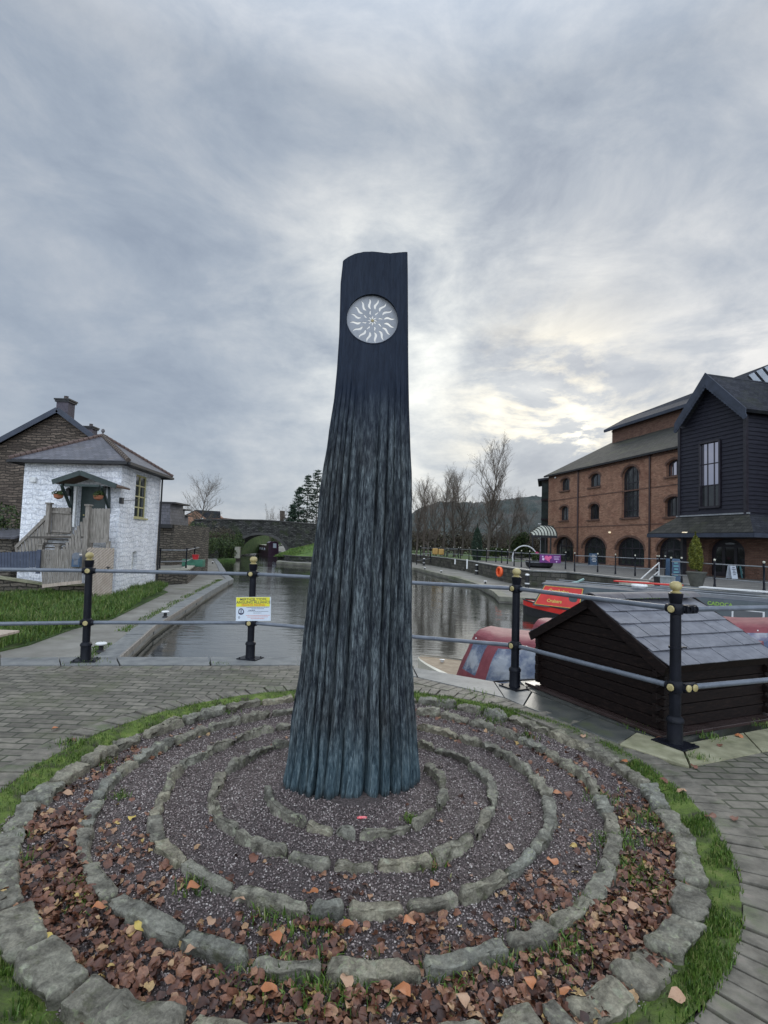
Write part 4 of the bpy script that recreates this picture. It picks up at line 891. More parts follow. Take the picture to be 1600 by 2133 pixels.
# the angling sign hung on post B
def make_sign():
    nB = Vector((pC.x-pA.x, pC.y-pA.y, 0)).normalized(); X = Vector((1, .06, 0)).normalized(); X = (X+Vector((0, 0, .035))).normalized()
    cpt = PY(528, 1268.5, pB.y-.065); Zu = Vector((0, 0, 1)); Zu = (Zu-X*Zu.dot(X)).normalized(); Yn = X.cross(Zu)
    root = thing('fishing_sign', cpt, 'yellow and white private fishing notice tied to the railing left of the pillar', 'sign')
    u = (pB.y-.065)/FPX
    def rect(mb, cx, cy, w_, h_, off, th=.001): mb.box(cpt+X*cx*u+Zu*cy*u-Yn*-off*-1, (w_*u, th, h_*u), (X, Yn, Zu))
    F_ = -1 if Yn.y > 0 else 1
    def off(k): return Yn*(F_*k)
    mb = MB(); mb.box(cpt, (71*u, .004, 49*u), (X, Yn, Zu)); mb.build('panel', 'sign_white', root)
    mb = MB(); mb.box(cpt+Zu*14.5*u+X*(-.8)*u+off(.004), (68*u, .003, 19*u), (X, Yn, Zu)); mb.build('yellow_band', 'yellow_sign', root)
    tp = MB(); X2 = X
    for s, y_, sz in (('MERTHYR TYDFIL', 19.6, 5.6), ('ANGLING ALLIANCE', 13.6, 6.0)): put_text(tp, s, sz*u*1.25, cpt+Zu*y_*u+off(.0062), X, Zu, extrude=.0003, bold=.00035)
    tp.box(cpt+Zu*16.8*u+off(.006), (12*u, .0006, .9*u), (X, Yn, Zu))
    tp.build('title_lettering', 'ink', root)
    tp = MB(); put_text(tp, 'PRIVATE FISHING', 5.0*u*1.25, cpt+Zu*7.9*u+off(.0062), X, Zu, extrude=.0003, bold=.0003); tp.build('red_lettering', 'red_ink', root)
    tp = MB()
    for y_, x0, x1, h_ in ((3.2, -14, 31, .8), (.4, -4, 21, .8), (-2.6, -10, 3, 1.5), (-5.2, -12, 30, .7), (-8.3, 0, 16, .8)):
        x = x0
        while x < x1: wd = min(random.uniform(1.5, 4.5), x1-x+.5); tp.box(cpt+X*(x+wd/2)*u+Zu*y_*u+off(.0025), (wd*u, .0006, h_*u), (X, Yn, Zu)); x += wd+.6
    # crest
    c0 = cpt-X*25*u-Zu*5*u+off(.0025)
    for k in range(20):
        a0, a1 = 2*pi*k/20, 2*pi*(k+1)/20
        def pr(a, r): return c0+X*cos(a)*r*u*(.9 if sin(a) > 0 else 1)+Zu*sin(a)*r*u*1.1
        tp.add([pr(a0, 6.2), pr(a1, 6.2), pr(a1, 4.2), pr(a0, 4.2)], [(0, 1, 2, 3)])
    tp.box(c0+Zu*1*u, (2*u, .0006, 6*u), (X, Yn, Zu)); tp.box(c0-Zu*3.4*u, (11*u, .0006, 1.6*u), (X, Yn, Zu))
    c1 = cpt-X*29*u-Zu*17*u+off(.0025)
    for k in range(14):
        a0, a1 = 2*pi*k/14, 2*pi*(k+1)/14; tp.add([c1+(X*cos(a0)+Zu*sin(a0))*2.2*u, c1+(X*cos(a1)+Zu*sin(a1))*2.2*u, c1+(X*cos(a1)+Zu*sin(a1))*1.3*u, c1+(X*cos(a0)+Zu*sin(a0))*1.3*u], [(0, 1, 2, 3)])
    tp.build('small_print', 'ink', root)
    tp = MB()
    for y_, x0, x1 in ((-13.2, -15, 33), (-16.4, -12, 30), (-19.8, -5, 22)):
        x = x0
        while x < x1: wd = min(random.uniform(1.5, 4.5), x1-x+.5); tp.box(cpt+X*(x+wd/2)*u+Zu*y_*u+off(.0025), (wd*u, .0006, .8*u), (X, Yn, Zu)); x += wd+.6
    tp.build('red_small_print', 'red_ink', root)
make_sign()

# ================================================================ THE DARK TIMBER HUT
def make_hut():
    G2 = Vector((2.40, 4.62, 0)); u = Vector((-.405, .914, 0)).normalized(); v = Vector((.914, .405, 0)); W_, L_, ez, rz = 1.50, 1.40, .635, 1.03; z0 = .045
    root = thing('timber_hut', G2+u*W_/2+v*L_/2, 'low black timber hut with blue-grey slate roof behind the corner post', 'hut')
    up = Vector((0, 0, 1))
    # base boards
    b = MB(); a0 = G2-u*.12-v*.10; b.prism([a0+up*.040, a0+u*(W_+.26)+up*.040, a0+u*(W_+.26)+v*(L_+.22)+up*.040, a0+v*(L_+.22)+up*.040], (0, 0, -.028)); b.build('base_board', 'hut_base', root, bevel=.003)
    def lerpH(t): return ez+(rz-ez)*(1-abs(2*t-1))
    n = 9; hb = .062
    def gable(base, nm, outn):
        k = 0; z = z0; mb = MB()
        while z < rz-.03:
            z1 = min(z+.095, rz-.01)
            def lim(zz): return 0 if zz <= ez else (zz-ez)/(rz-ez)/2
            a, c = lim(z), lim(z1); 
            p = [base+u*(W_*a)+up*z, base+u*(W_*(1-a))+up*z, base+u*(W_*(1-c))+up*(z1-.006), base+u*(W_*c)+up*(z1-.006)]
            mb.prism([q+outn*.012 for q in p], outn*-.03)
            mb.prism([q.lerp(sum(p, Vector())/4, .015) for q in p], outn*-.035)
            z = z1
        return mb.build(nm, 'dark_wood', root, bevel=.004)
    gable(G2, 'gable_wall', -v); gable(G2+v*L_, 'gable_wall', v)
    for base, outn in ((G2, -u), (G2+u*W_, u)):
        mb = MB(); z = z0
        while z < ez-.02:
            z1 = min(z+.095, ez); p = [base+up*z, base+v*L_+up*z, base+v*L_+up*(z1-.006), base+up*(z1-.006)]
            mb.prism([q+outn*.012 for q in p], outn*-.045); z = z1
        mb.build('side_wall', 'dark_wood', root, bevel=.004)
    # log ends at the corners
    for cx in (G2, G2+u*W_, G2+v*L_, G2+u*W_+v*L_):
        so_ = -1 if (cx-G2).dot(u) < .1 else 1; sv_ = -1 if (cx-G2).dot(v) < .1 else 1
        mb = MB(); z = z0+.045; k = 0
        while z < ez-.03:
            if k % 1 == 0: mb.box(cx+u*so_*.035+up*z, (.06, .045, .06), (u, v, up)); mb.box(cx+v*sv_*.035+up*(z+.0475), (.06, .045, .06), (v, -u, up))
            z += .095; k += 1
        mb.build('corner_log_ends', 'dark_wood', root, bevel=.005)
    # roof boarding and slates
    oh, og = .11, .05
    ang = atan2(rz-ez, W_/2)
    ridge0 = G2+u*W_/2-v*og+up*(rz+.025); LL = L_+2*og
    for s in (-1, 1):
        dn = (u*s*cos(ang)-up*sin(ang)); nrm = (u*s*sin(ang)+up*cos(ang)); SL = (W_/2+oh)/cos(ang)
        rb = MB(); rb.prism([ridge0+up*0, ridge0+v*LL, ridge0+v*LL+dn*SL, ridge0+dn*SL], nrm*-.022); rb.build('roof_boarding', 'dark_wood', root)
        fb = MB(); fb.bar(ridge0+dn*SL-nrm*.04, ridge0+dn*SL-nrm*.04+v*LL, .022, .075, nrm); fb.build('fascia', 'dark_wood', root)
        sm = MB(); rows = 5; cols = 8; gl = SL/rows
        for r in range(rows):
            off = .5 if r % 2 else 0
            for c in range(-1, cols+1):
                x0 = max(0, (c+off)*LL/cols)+.003; x1 = min(LL, (c+1+off)*LL/cols)-.003
                if x1-x0 < .02: continue
                j = random.uniform(-.002, .002)
                a = ridge0+dn*(r*gl-.02 if r else 0.0)+nrm*(.004+j); b_ = ridge0+dn*((r+1)*gl+.025)+nrm*(.020+j)
                sm.prism([a+v*x0, a+v*x1, b_+v*x1, b_+v*x0], nrm*-.008)
        sm.build('slates', 'hut_slate', root, bevel=.0015)
        # barge boards at both gables
        for e in (0, LL):
            bb = MB(); q = ridge0+v*(e+(-.012 if e == 0 else .012))-nrm*.045; bb.bar(q+up*.02, q+dn*(SL+.02), .022, .085, nrm); bb.build('bargeboard', 'dark_wood', root)
    # ridge pieces
    for k in range(4):
        rm = MB(); L1 = LL/4
        a = ridge0+v*(k*L1+.004)+up*.03
        n_ = 9; pr = []
        for i in range(n_+1):
            t = pi*(.06+.88*i/n_); pr.append(u*(cos(t)*.105)+up*(sin(t)*.062-.022))
        vs = [a+p for p in pr]+[a+v*(L1-.008)+p for p in pr]+[a+p*.80 for p in pr]+[a+v*(L1-.008)+p*.80 for p in pr]; m_ = n_+1
        fs = [(i, i+1, m_+i+1, m_+i) for i in range(n_)]+[(2*m_+i, 2*m_+i+1, 3*m_+i+1, 3*m_+i) for i in range(n_)]+[(i, i+1, 2*m_+i+1, 2*m_+i) for i in range(n_)]+[(m_+i, m_+i+1, 3*m_+i+1, 3*m_+i) for i in range(n_)]
        rm.add(vs, fs); rm.build('ridge_tile', 'ridge_grey', root, smooth=40)
make_hut()

# ================================================================ LAND BEYOND THE WATER
left_edge = [(-5.0, 8.6), (-5.6, 11.6), (-6.55, 15.5), (-7.9, 23.5), (-9.3, 32.5), (-9.5, 34.2), (-10.8, 37.5), (-15.5, 51.5), (-20.9, 67.0)]
MB().slab([(-5.2, 5)]+left_edge+[(-21.5, 69), (-24.8, 90), (-34, 122), (-47, 170), (-80, 330), (-900, 330), (-900, 5)], LZ, -2.9).build('left_bank', 'path')['kind'] = 'structure'
def strip(name, line, wd, z, th, m, gap=.02, seg=1.2, over=.04):
    mb = MB()
    for a, b in zip(line[:-1], line[1:]):
        a, b = Vector(a+(0,)), Vector(b+(0,)); d = b-a; L = d.length; d.normalize(); nl = Vector((-d.y, d.x, 0)); n = max(1, round(L/seg))
        for i in range(n):
            s0, s1 = i*L/n+gap/2, (i+1)*L/n-gap/2; zz = z+random.uniform(-.01, .012); oo = over+random.uniform(-.015, .015)
            p = [a+d*s0-nl*oo, a+d*s1-nl*oo, a+d*s1+nl*wd, a+d*s0+nl*wd]; mb.prism([q+Vector((0, 0, zz)) for q in p], (0, 0, -th))
    o = mb.build(name, m, bevel=.01); o['kind'] = 'structure'; return o
strip('towpath_coping', left_edge, .42, LZ+.035, .25, 'slab_grey')
# weathered timber fender along the coping face
mb = MB(); 
for a, b in zip(left_edge[:3], left_edge[1:4]):
    a, b = Vector(a+(LZ-.02,)), Vector(b+(LZ-.02,)); mb.bar(a+Vector((.06, 0, 0)), b+Vector((.06, 0, 0)), .05, .12)
mb.build('timber_fender', 'oak')['kind'] = 'structure'
# pale joint grass on the towpath edge
def line_scatter(line, n, off, sd):
    x, y = [], []
    for _ in range(n):
        i = random.randrange(len(line)-1); a, b = Vector(line[i]+(0,)), Vector(line[i+1]+(0,)); d = (b-a).normalized(); t = random.random()
        q = a.lerp(b, t)+Vector((-d.y, d.x, 0))*(off+random.gauss(0, sd)); x.append(q.x); y.append(q.y)
    return np.array(x), np.array(y)
x, y = line_scatter(left_edge[:6], 3500, .62, .10); k = vnoise(x*1.1, y*.8, 4) > .5; blades('path_edge_grass', 'grass', x[k], y[k], np.full(k.sum(), LZ), (.03, .08), (.006, .014), 'thin grass in the joints of the towpath edge')

right_edge = [(-14.3, 90), (-14.3, 78), (-12.4, 62.8), (-7.8, 59.6), (3.5, 59.0), (4.6, 52), (6.0, 43.7), (6.7, 36.5), (6.55, 31), (6.2, 28.2), (7.9, 28.0), (13.3, 28.0)]
MB().slab(right_edge+[(14.6, 26.5), (16, 60), (200, 60), (900, 60), (900, 330), (-62, 330), (-36, 170), (-24, 122)], LZ, -2.9).build('right_bank', 'path')['kind'] = 'structure'
strip('ledge_coping', right_edge[1:], .5, LZ+.03, .25, 'slab_mossy', over=.05, seg=1.5)
TER = [(2.2, 92), (4.4, 76), (8.6, 54), (9.15, 41), (9.8, 35.6), (12.1, 35.0), (13.3, 30.4), (14.45, 26.7), (14.55, 20.1), (15.2, 8), (15.5, -4)]
MB().slab(TER+[(300, -4), (300, 320), (2.2, 320)], 0.0, -2.9).build('terrace_ground', 'terrace')['kind'] = 'structure'
# turf under the trees
MB().slab([(4.7, 76), (8.7, 56.5), (16, 56.5), (19, 90), (60, 200), (2.6, 200), (2.6, 92)], .012, -.05).build('park_turf', 'turf')['kind'] = 'structure'
def ribbon_wall(name, line, z0, z1, th, m, label, cat='wall', cop=None):
    base = Vector(line[0]+(z0,)); root = thing(name, base, label, cat); mb = MB(); cp = MB()
    for a, b in zip(line[:-1], line[1:]):
        a, b = Vector(a+(0,)), Vector(b+(0,)); d = (b-a).normalized(); n = Vector((-d.y, d.x, 0))
        za0, za1 = (z1(a), z1(b)) if callable(z1) else (z1, z1)
        p = [a+n*.03+Vector((0, 0, z0)), b+n*.03+Vector((0, 0, z0)), b+n*.03+Vector((0, 0, za1)), a+n*.03+Vector((0, 0, za0))]; mb.prism(p, n*-th)
        if cop:
            cp.prism([a+n*.08+Vector((0, 0, za0)), b+n*.08+Vector((0, 0, za1)), b-n*(th+.05)+Vector((0, 0, za1)), a-n*(th+.05)+Vector((0, 0, za0))], (0, 0, .08))
    mb.build('wall_face', m, root)
    if cop: cp.build('coping', cop, root)
    return root
ribbon_wall('retaining_wall', TER[::-1], -2.0, -.03, .35, 'quay_wall', 'dark stone retaining wall between the canal basin and the brick building', cop='slab_grey')

# ---------------------------------------------------------------- bollards
def mooring(px, py, k, label):
    q = P(px, py, LZ+.03); root = thing('mooring_stud', q, label, 'mooring stud', 'white-capped mooring studs along the water')
    MB().lathe([(.09, 0), (.08, .03), (.05, .05), (.05, .14), (.055, .16)], q, 14).build('stem', 'black', root, smooth=40)
    MB().lathe([(.05, .15), (.11, .16), (.12, .185), (.10, .205), (0, .21)], q, 14).build('cap', 'white_paint', root, smooth=40)
mooring(210, 1358, 1, 'white-capped mooring stud nearest the quay railing on the left towpath')
mooring(344, 1286, 1, 'white-capped mooring stud half way along the left towpath edge')
mooring(443, 1174, 1, 'small white-capped stud by the steps at the end of the left towpath')
mooring(1011, 1216, 1, 'mooring stud on the right ledge beside the orange lifebuoy')
mooring(919, 1193, 1, 'mooring stud on the curved right ledge, middle of three')
mooring(885, 1186, 1, 'mooring stud on the curved right ledge nearest the bronze pillar')
mooring(649, 1169, 1, 'mooring stud on the far ledge just left of the bronze pillar')
def bollard(px, py, H, label):
    q = P(px, py, LZ); root = thing('bollard', q, label, 'bollard', 'black bollards with white bands')
    MB().lathe([(.17, 0), (.17, .08), (.13, .12), (.12, H*.8), (.15, H*.82), (.15, H*.86)], q, 16).build('post', 'black', root, smooth=40)
    MB().lathe([(.10, H*.86), (.14, H*.9), (.12, H*.97), (.0, H)], q, 16).build('cap', 'white_paint', root, smooth=40)
    MB().lathe([(.145, H*.34), (.145, H*.42)], q, 16).build('band', 'white_paint', root)
bollard(993, 1197, .95, 'black bollard with a white cap against the retaining wall left of the lifebuoy')
bollard(1098, 1228, 1.0, 'black bollard with a white cap at the wall corner right of the near iron post')
bollard(883, 1178, .9, 'black bollard with white band at the far end of the curved ledge')
bollard(637, 1167, .8, 'black bollard with white band below the green slope by the bridge')

# ---------------------------------------------------------------- simple far railings
def far_railing(pxs, z, label, group=None, H=1.31, extra=None, z_rails=(.465, 1.09), name='terrace_railing', fin=True, pts=None, thick=1.0):
    pts = pts or [P(x, y, z) for x, y in pxs]
    root = thing(name, pts[0], label, 'railing', group)
    for q in pts:
        o = MB().lathe([(.06, 0), (.055, .2), (.045, .22), (.04, .45), (.06, .465), (.04, .5), (.04, 1.05), (.06, 1.09), (.045, 1.13), (.055, 1.22)], q, 8, scale=H/1.31).build('post', 'iron', root, smooth=40)
        if fin: MB().lathe([(.03, 1.22), (.05, 1.26), (.045, 1.30), (0, 1.32)], q, 8, scale=H/1.31).build('finial', 'finial_pale', o)
    for a, b in zip(pts[:-1], pts[1:]):
        for zz in z_rails: MB().tube(a+Vector((0, 0, zz*H/1.31)), b+Vector((0, 0, zz*H/1.31)), .024*thick, .024*thick, 6).build('rail', 'rail_far', root)
    return root, pts
r1, rp1 = far_railing([(959,1164),(977,1166),(994,1168),(1013,1170),(1033,1171),(1045,1173),(1057,1175),(1071,1179),(1086,1181),(1103,1184),(1178,1186)], 0, 'long iron railing along the terrace edge between the trees and the brick building')
far_railing([(1197,1191),(1245,1192),(1282,1196),(1323,1200),(1373,1200)], 0, 'iron railing in front of the three ground floor arches of the brick building')
far_railing([(1398,1216),(1489,1227),(1592,1238)], 0, 'iron railing in front of the dark timber wing at the right', pts=[P(1398,1216),P(1489,1227),P(1592,1238),P(1592,1238)+(P(1592,1238)-P(1489,1227))])
far_railing([(876,1162),(896,1162),(918,1159),(944,1161),(959,1163)], 0, 'far iron railing under the bare trees right of the pillar')
far_railing(None, 0, 'sloping iron railing down the ramp to the curved ledge', pts=[P(955,1163), P(931,1163,-.15), P(909,1166,-.45), P(897,1171,-.7), P(868,1176,-1.0)])
far_railing(None, 0, 'short iron railing at the head of the boat steps', pts=[P(1369,1199), P(1386,1199), P(1420,1214)])
# left terrace railing
TLZ = -.35
far_railing(None, TLZ, 'black iron railing with white rails on the low wall beyond the white house', name='garden_railing', fin=False, pts=[P(332,1188,TLZ), P(387,1186,TLZ), P(404,1176,TLZ), P(420,1168,TLZ)], thick=1.3)

# ================================================================ THE CANAL BRIDGE
def make_bridge():
    pl = Pl((-34, 80), (4, 80)); off = 4.5
    top = [pl.pt(x, y) for x, y in [(398,1088),(405,1083),(480,1083.5),(545,1084.5),(600,1088),(662,1093),(700,1098)]]
    cpt = pl.pt(541, 1160); Rw = (pl.pt(597, 1160)-pl.pt(485, 1160)).length/2; zs = -1.4; crown = pl.pt(541, 1114).z
    arch = [Vector((cpt.x+Rw*cos(pi*k/16), 80, zs+.4+(crown-zs-.4)*sin(pi*k/16))) for k in range(17)]
    root = thing('stone_bridge', (cpt.x, 80, 0), 'dark rubble stone canal bridge with a single arch left of the pillar', 'bridge')
    out = [Vector((top[-1].x, 80, -2.5))]+top[::-1]+[Vector((top[0].x, 80, -2.5)), Vector((cpt.x-Rw, 80, -2.5))]+arch[::-1]+[Vector((cpt.x+Rw, 80, -2.5))]
    MB().prism(out, (0, off, 0)).build('bridge_wall', 'rubble_dark', root)
    mb = MB()
    for a, b in zip(top[1:-1], top[2:]): mb.prism([a+Vector((0, -.12, 0)), b+Vector((0, -.12, 0)), b+Vector((0, .5, 0)), a+Vector((0, .5, 0))], (0, 0, .16))
    mb.build('parapet_coping', 'coping_dark', root)
    mb = MB()
    for k in range(16):
        a0, a1 = arch[k], arch[k+1]; c0 = Vector((cpt.x, 80, zs+.4)); 
        mb.prism([a0+Vector((0, -.08, 0)), a1+Vector((0, -.08, 0)), c0+(a1-c0)*1.12+Vector((0, -.08, 0)), c0+(a0-c0)*1.12+Vector((0, -.08, 0))], (0, .2, 0))
    mb.build('arch_ring', 'coping_dark', root)
make_bridge()
# approach embankments
mb = MB(); mb.slab([(-23.2, 79.5), (-60, 79.5), (-60, 110), (-23.2, 110)], 2.2, -1.2); o = mb.build('embankment', 'turf'); o['kind'] = 'structure'
A_ = Vector((-13.6, 66.5, -.55)); B_ = Vector((-2, 63.5, -.55)); C_ = Vector((0, 80, 3.4)); D_ = Vector((-13.9, 80, .1))
n = 14
mb = MB()
for i in range(n+1):
    for j in range(n+1):
        s, t = i/n, j/n; q = A_.lerp(B_, s).lerp(D_.lerp(C_, s), t); q.z += .35*sin(pi*t)*s+.25*(vnoise(np.array(i*.7), np.array(j*.7), 2)-.5); mb.v.append(tuple(q))
for i in range(n):
    for j in range(n): a = i*(n+1)+j; mb.f.append((a, a+1, a+n+2, a+n+1))
mb.build('grass_slope', 'slope_turf', smooth=True)['kind'] = 'structure'
ribbon_wall('low_wall', [(-14.2, 78.5), (-13.5, 68.5), (-11.2, 64.8), (-7, 63.6), (2, 63)][::-1], -1.2, -.5, .4, 'rubble_dark', 'low dark wall at the foot of the green slope by the bridge', cop='coping_dark')
# dock arm at the left under the bridge
MB().slab([(-21.6, 61.8), (-18.2, 66.3), (-18.9, 69), (-22.6, 80), (-30, 80), (-30, 61.8)], LZ-.02, -2.5).build('dock_arm', 'turf')['kind'] = 'structure'
mb = MB(); p0 = P(488, 1163, LZ); mb.box(p0+Vector((.1, 1.0, .70)), (.55, .8, 1.4)); mb.box(p0+Vector((.1, 1.0, 1.42)), (.62, .9, .06))
tag(mb.build('concrete_pier', 'concrete', bevel=.02), 'pale concrete block at the end of the dock arm below the bridge', 'concrete block')
ribbon_wall('dock_fence_wall', [(-27, 69.8), (-19.2, 70.0)], -1.1, .45, .3, 'rubble_dark', 'low mossy wall running to the concrete block below the bridge')

# ================================================================ VEGETATION HELPERS
def branch_tree(H, seed, spread=.5, start=.2, n0=26, up=.55, env=.34, stems=1, dense=1.0):
    rs = random.Random(seed); trunk = MB(); crown = MB()
    def limb(p, d, L, r, lv):
        segs = 5 if lv == 1 else (3 if lv == 2 else 2); q = p; dd = d.copy(); mb = trunk if (lv == 1 and r > .035) else crown
        for s in range(segs):
            dd = (dd+Vector((rs.gauss(0, .11), rs.gauss(0, .11), .10+rs.gauss(0, .05)))).normalized(); q2 = q+dd*L/segs
            mb.tube(q, q2, r*(1-.8*s/segs), r*(1-.8*(s+1)/segs), 5 if lv == 1 else 3, caps=False)
            if lv < 4:
                for _ in range(int((2 if lv < 3 else 1)*dense+rs.random())):
                    a = rs.uniform(0, 2*pi); o = dd.orthogonal().normalized(); o.rotate(Matrix.Rotation(a, 3, dd)); nd = (dd+o*rs.uniform(.5, .95)+Vector((0, 0, .15))).normalized()
                    limb(q.lerp(q2, rs.random()), nd, L*rs.uniform(.35, .58)*(1-.35*s/segs), max(.006, r*.42), lv+1)
            q = q2
    for k in range(stems):
        d = Vector((rs.gauss(0, .22)*(stems > 1), rs.gauss(0, .22)*(stems > 1), 1)).normalized(); q = Vector((rs.uniform(-.3, .3)*(stems > 1), 0, 0)); hh = H*rs.uniform(.8, 1) if stems > 1 else H; segs = 14; r = H*.017/(stems**.5)
        for s in range(segs):
            d = (d+Vector((rs.gauss(0, .05), rs.gauss(0, .05), .06))).normalized(); q2 = q+d*hh/segs; t = s/segs
            trunk.tube(q, q2, r*(1-.9*t), r*(1-.9*(s+1)/segs), 7, caps=False)
            if t >= start:
                for _ in range(max(1, int(n0/stems/segs/(1-start)+rs.random()))):
                    a = rs.uniform(0, 2*pi); o = Vector((cos(a), sin(a), 0)); nd = (o*spread*rs.uniform(.7, 1.2)+Vector((0, 0, up+.3*t))).normalized()
                    L = hh*env*(.45+.55*sin(pi*min(1, (t-start)/(1-start)*.85+.12)))*rs.uniform(.65, 1.1)
                    limb(q.lerp(q2, rs.random()), nd, L, r*(1-.85*t)*.5, 1)
            q = q2
    return trunk, crown
TREE_SRC = {}
def bare_tree(base, H, kind, label, group, rz=0.0, m='twig', wide=1.0):
    if kind not in TREE_SRC:
        sp = {'a': dict(seed=3, spread=.62, start=.16, n0=30, env=.42), 'b': dict(seed=14, spread=.45, start=.22, n0=24, env=.26, dense=.8), 'c': dict(seed=25, spread=.95, start=.14, n0=26, env=.46, up=.6), 'd': dict(seed=8, spread=.5, start=.15, n0=34, env=.26, stems=4, dense=.8), 'e': dict(seed=41, spread=.55, start=.18, n0=30, env=.36, up=.7)}[kind]
        t, c = branch_tree(10.0, **sp); to, co = t.build('trunk', 'bark', fixn=False), c.build('crown', 'twig', fixn=False)
        TREE_SRC[kind] = (to.data, co.data); bpy.data.objects.remove(to); bpy.data.objects.remove(co)
    root = thing('bare_tree', base, label, 'tree', group); s = H/10.0; root.scale = (s*wide, s*wide, s); root.rotation_euler = (0, 0, rz)
    for nm, me in zip(('trunk', 'crown'), TREE_SRC[kind]):
        o = bpy.data.objects.new(nm, me); COL.objects.link(o); o.parent = root
    return root
QV = [(-.5, 0, 0), (0, -.28, .06), (.5, 0, 0), (0, .28, -.06)]; QF = [(0, 1, 2, 3)]
def leafy(name, m, center, rad, n, size, parent=None, shape='ell', seed=0, hollow=.55, lumps=7):
    rs = np.random.default_rng(seed); c = np.array(center); rad = np.array(rad)
    if shape == 'ell':
        lc = rs.normal(0, 1, (lumps, 3)); lc /= np.linalg.norm(lc, axis=1)[:, None]; lc = lc*rs.uniform(.25, .62, (lumps, 1)); lr = rs.uniform(.35, .6, lumps)
        k = rs.integers(0, lumps, n); d = rs.normal(0, 1, (n, 3)); d /= np.linalg.norm(d, axis=1)[:, None]; r = rs.uniform(hollow, 1, n)**.5*lr[k]*(1+.25*(rs.random(n)-.5))
        p = lc[k]+d*r[:, None]; p[:, 2] = np.where(p[:, 2] < -.9, -.9, p[:, 2])
    elif shape == 'cone':
        h = rs.uniform(0, 1, n)**1.25; a = rs.uniform(0, 2*pi, n); prof = np.sin(np.clip(h*1.0+.10, 0, 1)*pi)**.55*(1-h*.35); lump = 1+.18*np.sin(a*5+h*13)+.10*np.sin(a*9-h*31)
        r = prof*lump*rs.uniform(.72, 1, n); p = np.c_[np.cos(a)*r, np.sin(a)*r, h*2-1]
    P_ = c+p*rad
    sz = rs.uniform(size*.6, size*1.4, n); q = np.asarray(QV)[None]*sz[:, None, None]
    ax = rs.normal(0, 1, (n, 3)); ax /= np.linalg.norm(ax, axis=1)[:, None]; bx = np.cross(ax, rs.normal(0, 1, (n, 3))); bx /= np.linalg.norm(bx, axis=1)[:, None]; cx = np.cross(ax, bx)
    V = (q[..., 0:1]*ax[:, None]+q[..., 1:2]*bx[:, None]+q[..., 2:3]*cx[:, None]+P_[:, None]).reshape(-1, 3)
    F = np.arange(n*4).reshape(-1, 4)
    return fast_mesh(name, V, F, m, parent)
def bush(name, m, base, rad, n, size, label, seed=0, cat='bush', group=None):
    c = Vector(base)+Vector((0, 0, rad[2]*.85)); root = thing(name, base, label, cat, group)
    mb = MB()
    for k in range(5): mb.tube(Vector(base), c+Vector((cos(k*1.3)*rad[0]*.4, sin(k*1.3)*rad[1]*.4, rad[2]*.2)), .04, .015, 5)
    mb.build('stem', 'bark', root); leafy('foliage', m, c, rad, n, size, root, seed=seed); return root

# ---------------------------------------------------------------- trees left of the pillar
def at_depth(px, Y, z=0): q = PY(px, 1130, Y); return Vector((q.x, Y, z))
bare_tree(at_depth(413, 92, .5), 9.6, 'c', 'bare spreading tree standing above the left end of the bridge', None, .4, wide=1.15)
for i, (px, H) in enumerate(((563, 5.8), (578, 7.4), (590, 6.2))): bare_tree(at_depth(px, 98+i*3, .5), H, 'd', ['leftmost', 'middle', 'rightmost'][i]+' of three small bare trees behind the bridge left of the conifer', 'small bare trees behind the bridge', i*1.7)
def fir(base, H, label, seed, lean=0):
    rs = random.Random(seed); root = thing('conifer_tree', base, label, 'tree', 'tall dark conifers behind the bridge'); mb = MB(); mb.tube(Vector(base), Vector(base)+Vector((lean, 0, H)), .14, .02, 6); br = MB(); V = []
    z = .18
    while z < .98:
        L = (1-z)**.75*H*.25+.25
        for k in range(5):
            if rs.random() < .22: continue
            a = rs.uniform(0, 2*pi); p = Vector(base)+Vector((lean*z, 0, z*H)); q = p+Vector((cos(a)*L, sin(a)*L, L*rs.uniform(-.10, .35)))*rs.uniform(.6, 1.1); mb.tube(p, q, .025, .008, 3, caps=False)
            for m_ in range(34):
                t = rs.random()**.7; c = p.lerp(q, t)+Vector((rs.gauss(0, .16), rs.gauss(0, .16), rs.gauss(0, .08)))
                V.append(c)
        z += .034
    mb.build('trunk', 'bark', root); n = len(V); rr = np.random.default_rng(seed); c = np.array([tuple(v) for v in V]); q = np.asarray(QV)[None]*rr.uniform(.16, .36, n)[:, None, None]
    ax = rr.normal(0, 1, (n, 3)); ax[:, 2] *= .5; ax /= np.linalg.norm(ax, axis=1)[:, None]; bx = np.cross(ax, rr.normal(0, 1, (n, 3))); bx /= np.linalg.norm(bx, axis=1)[:, None]
    VV = (q[..., 0:1]*ax[:, None]+q[..., 1:2]*bx[:, None]+c[:, None]).reshape(-1, 3); fast_mesh('crown', VV, np.arange(n*4).reshape(-1, 4), 'conifer', root)
fir(at_depth(620, 90, .8), 9.8, 'leftmost dark conifer left of the pillar, low and bushy', 1)
fir(at_depth(637, 92, .8), 12.2, 'middle dark conifer left of the pillar', 2)
fir(at_depth(657, 94, .8), 13.4, 'tallest dark conifer, half hidden by the pillar', 3)
fir(at_depth(607, 88, .8), 6.6, 'shortest dark conifer above the bridge parapet', 4)
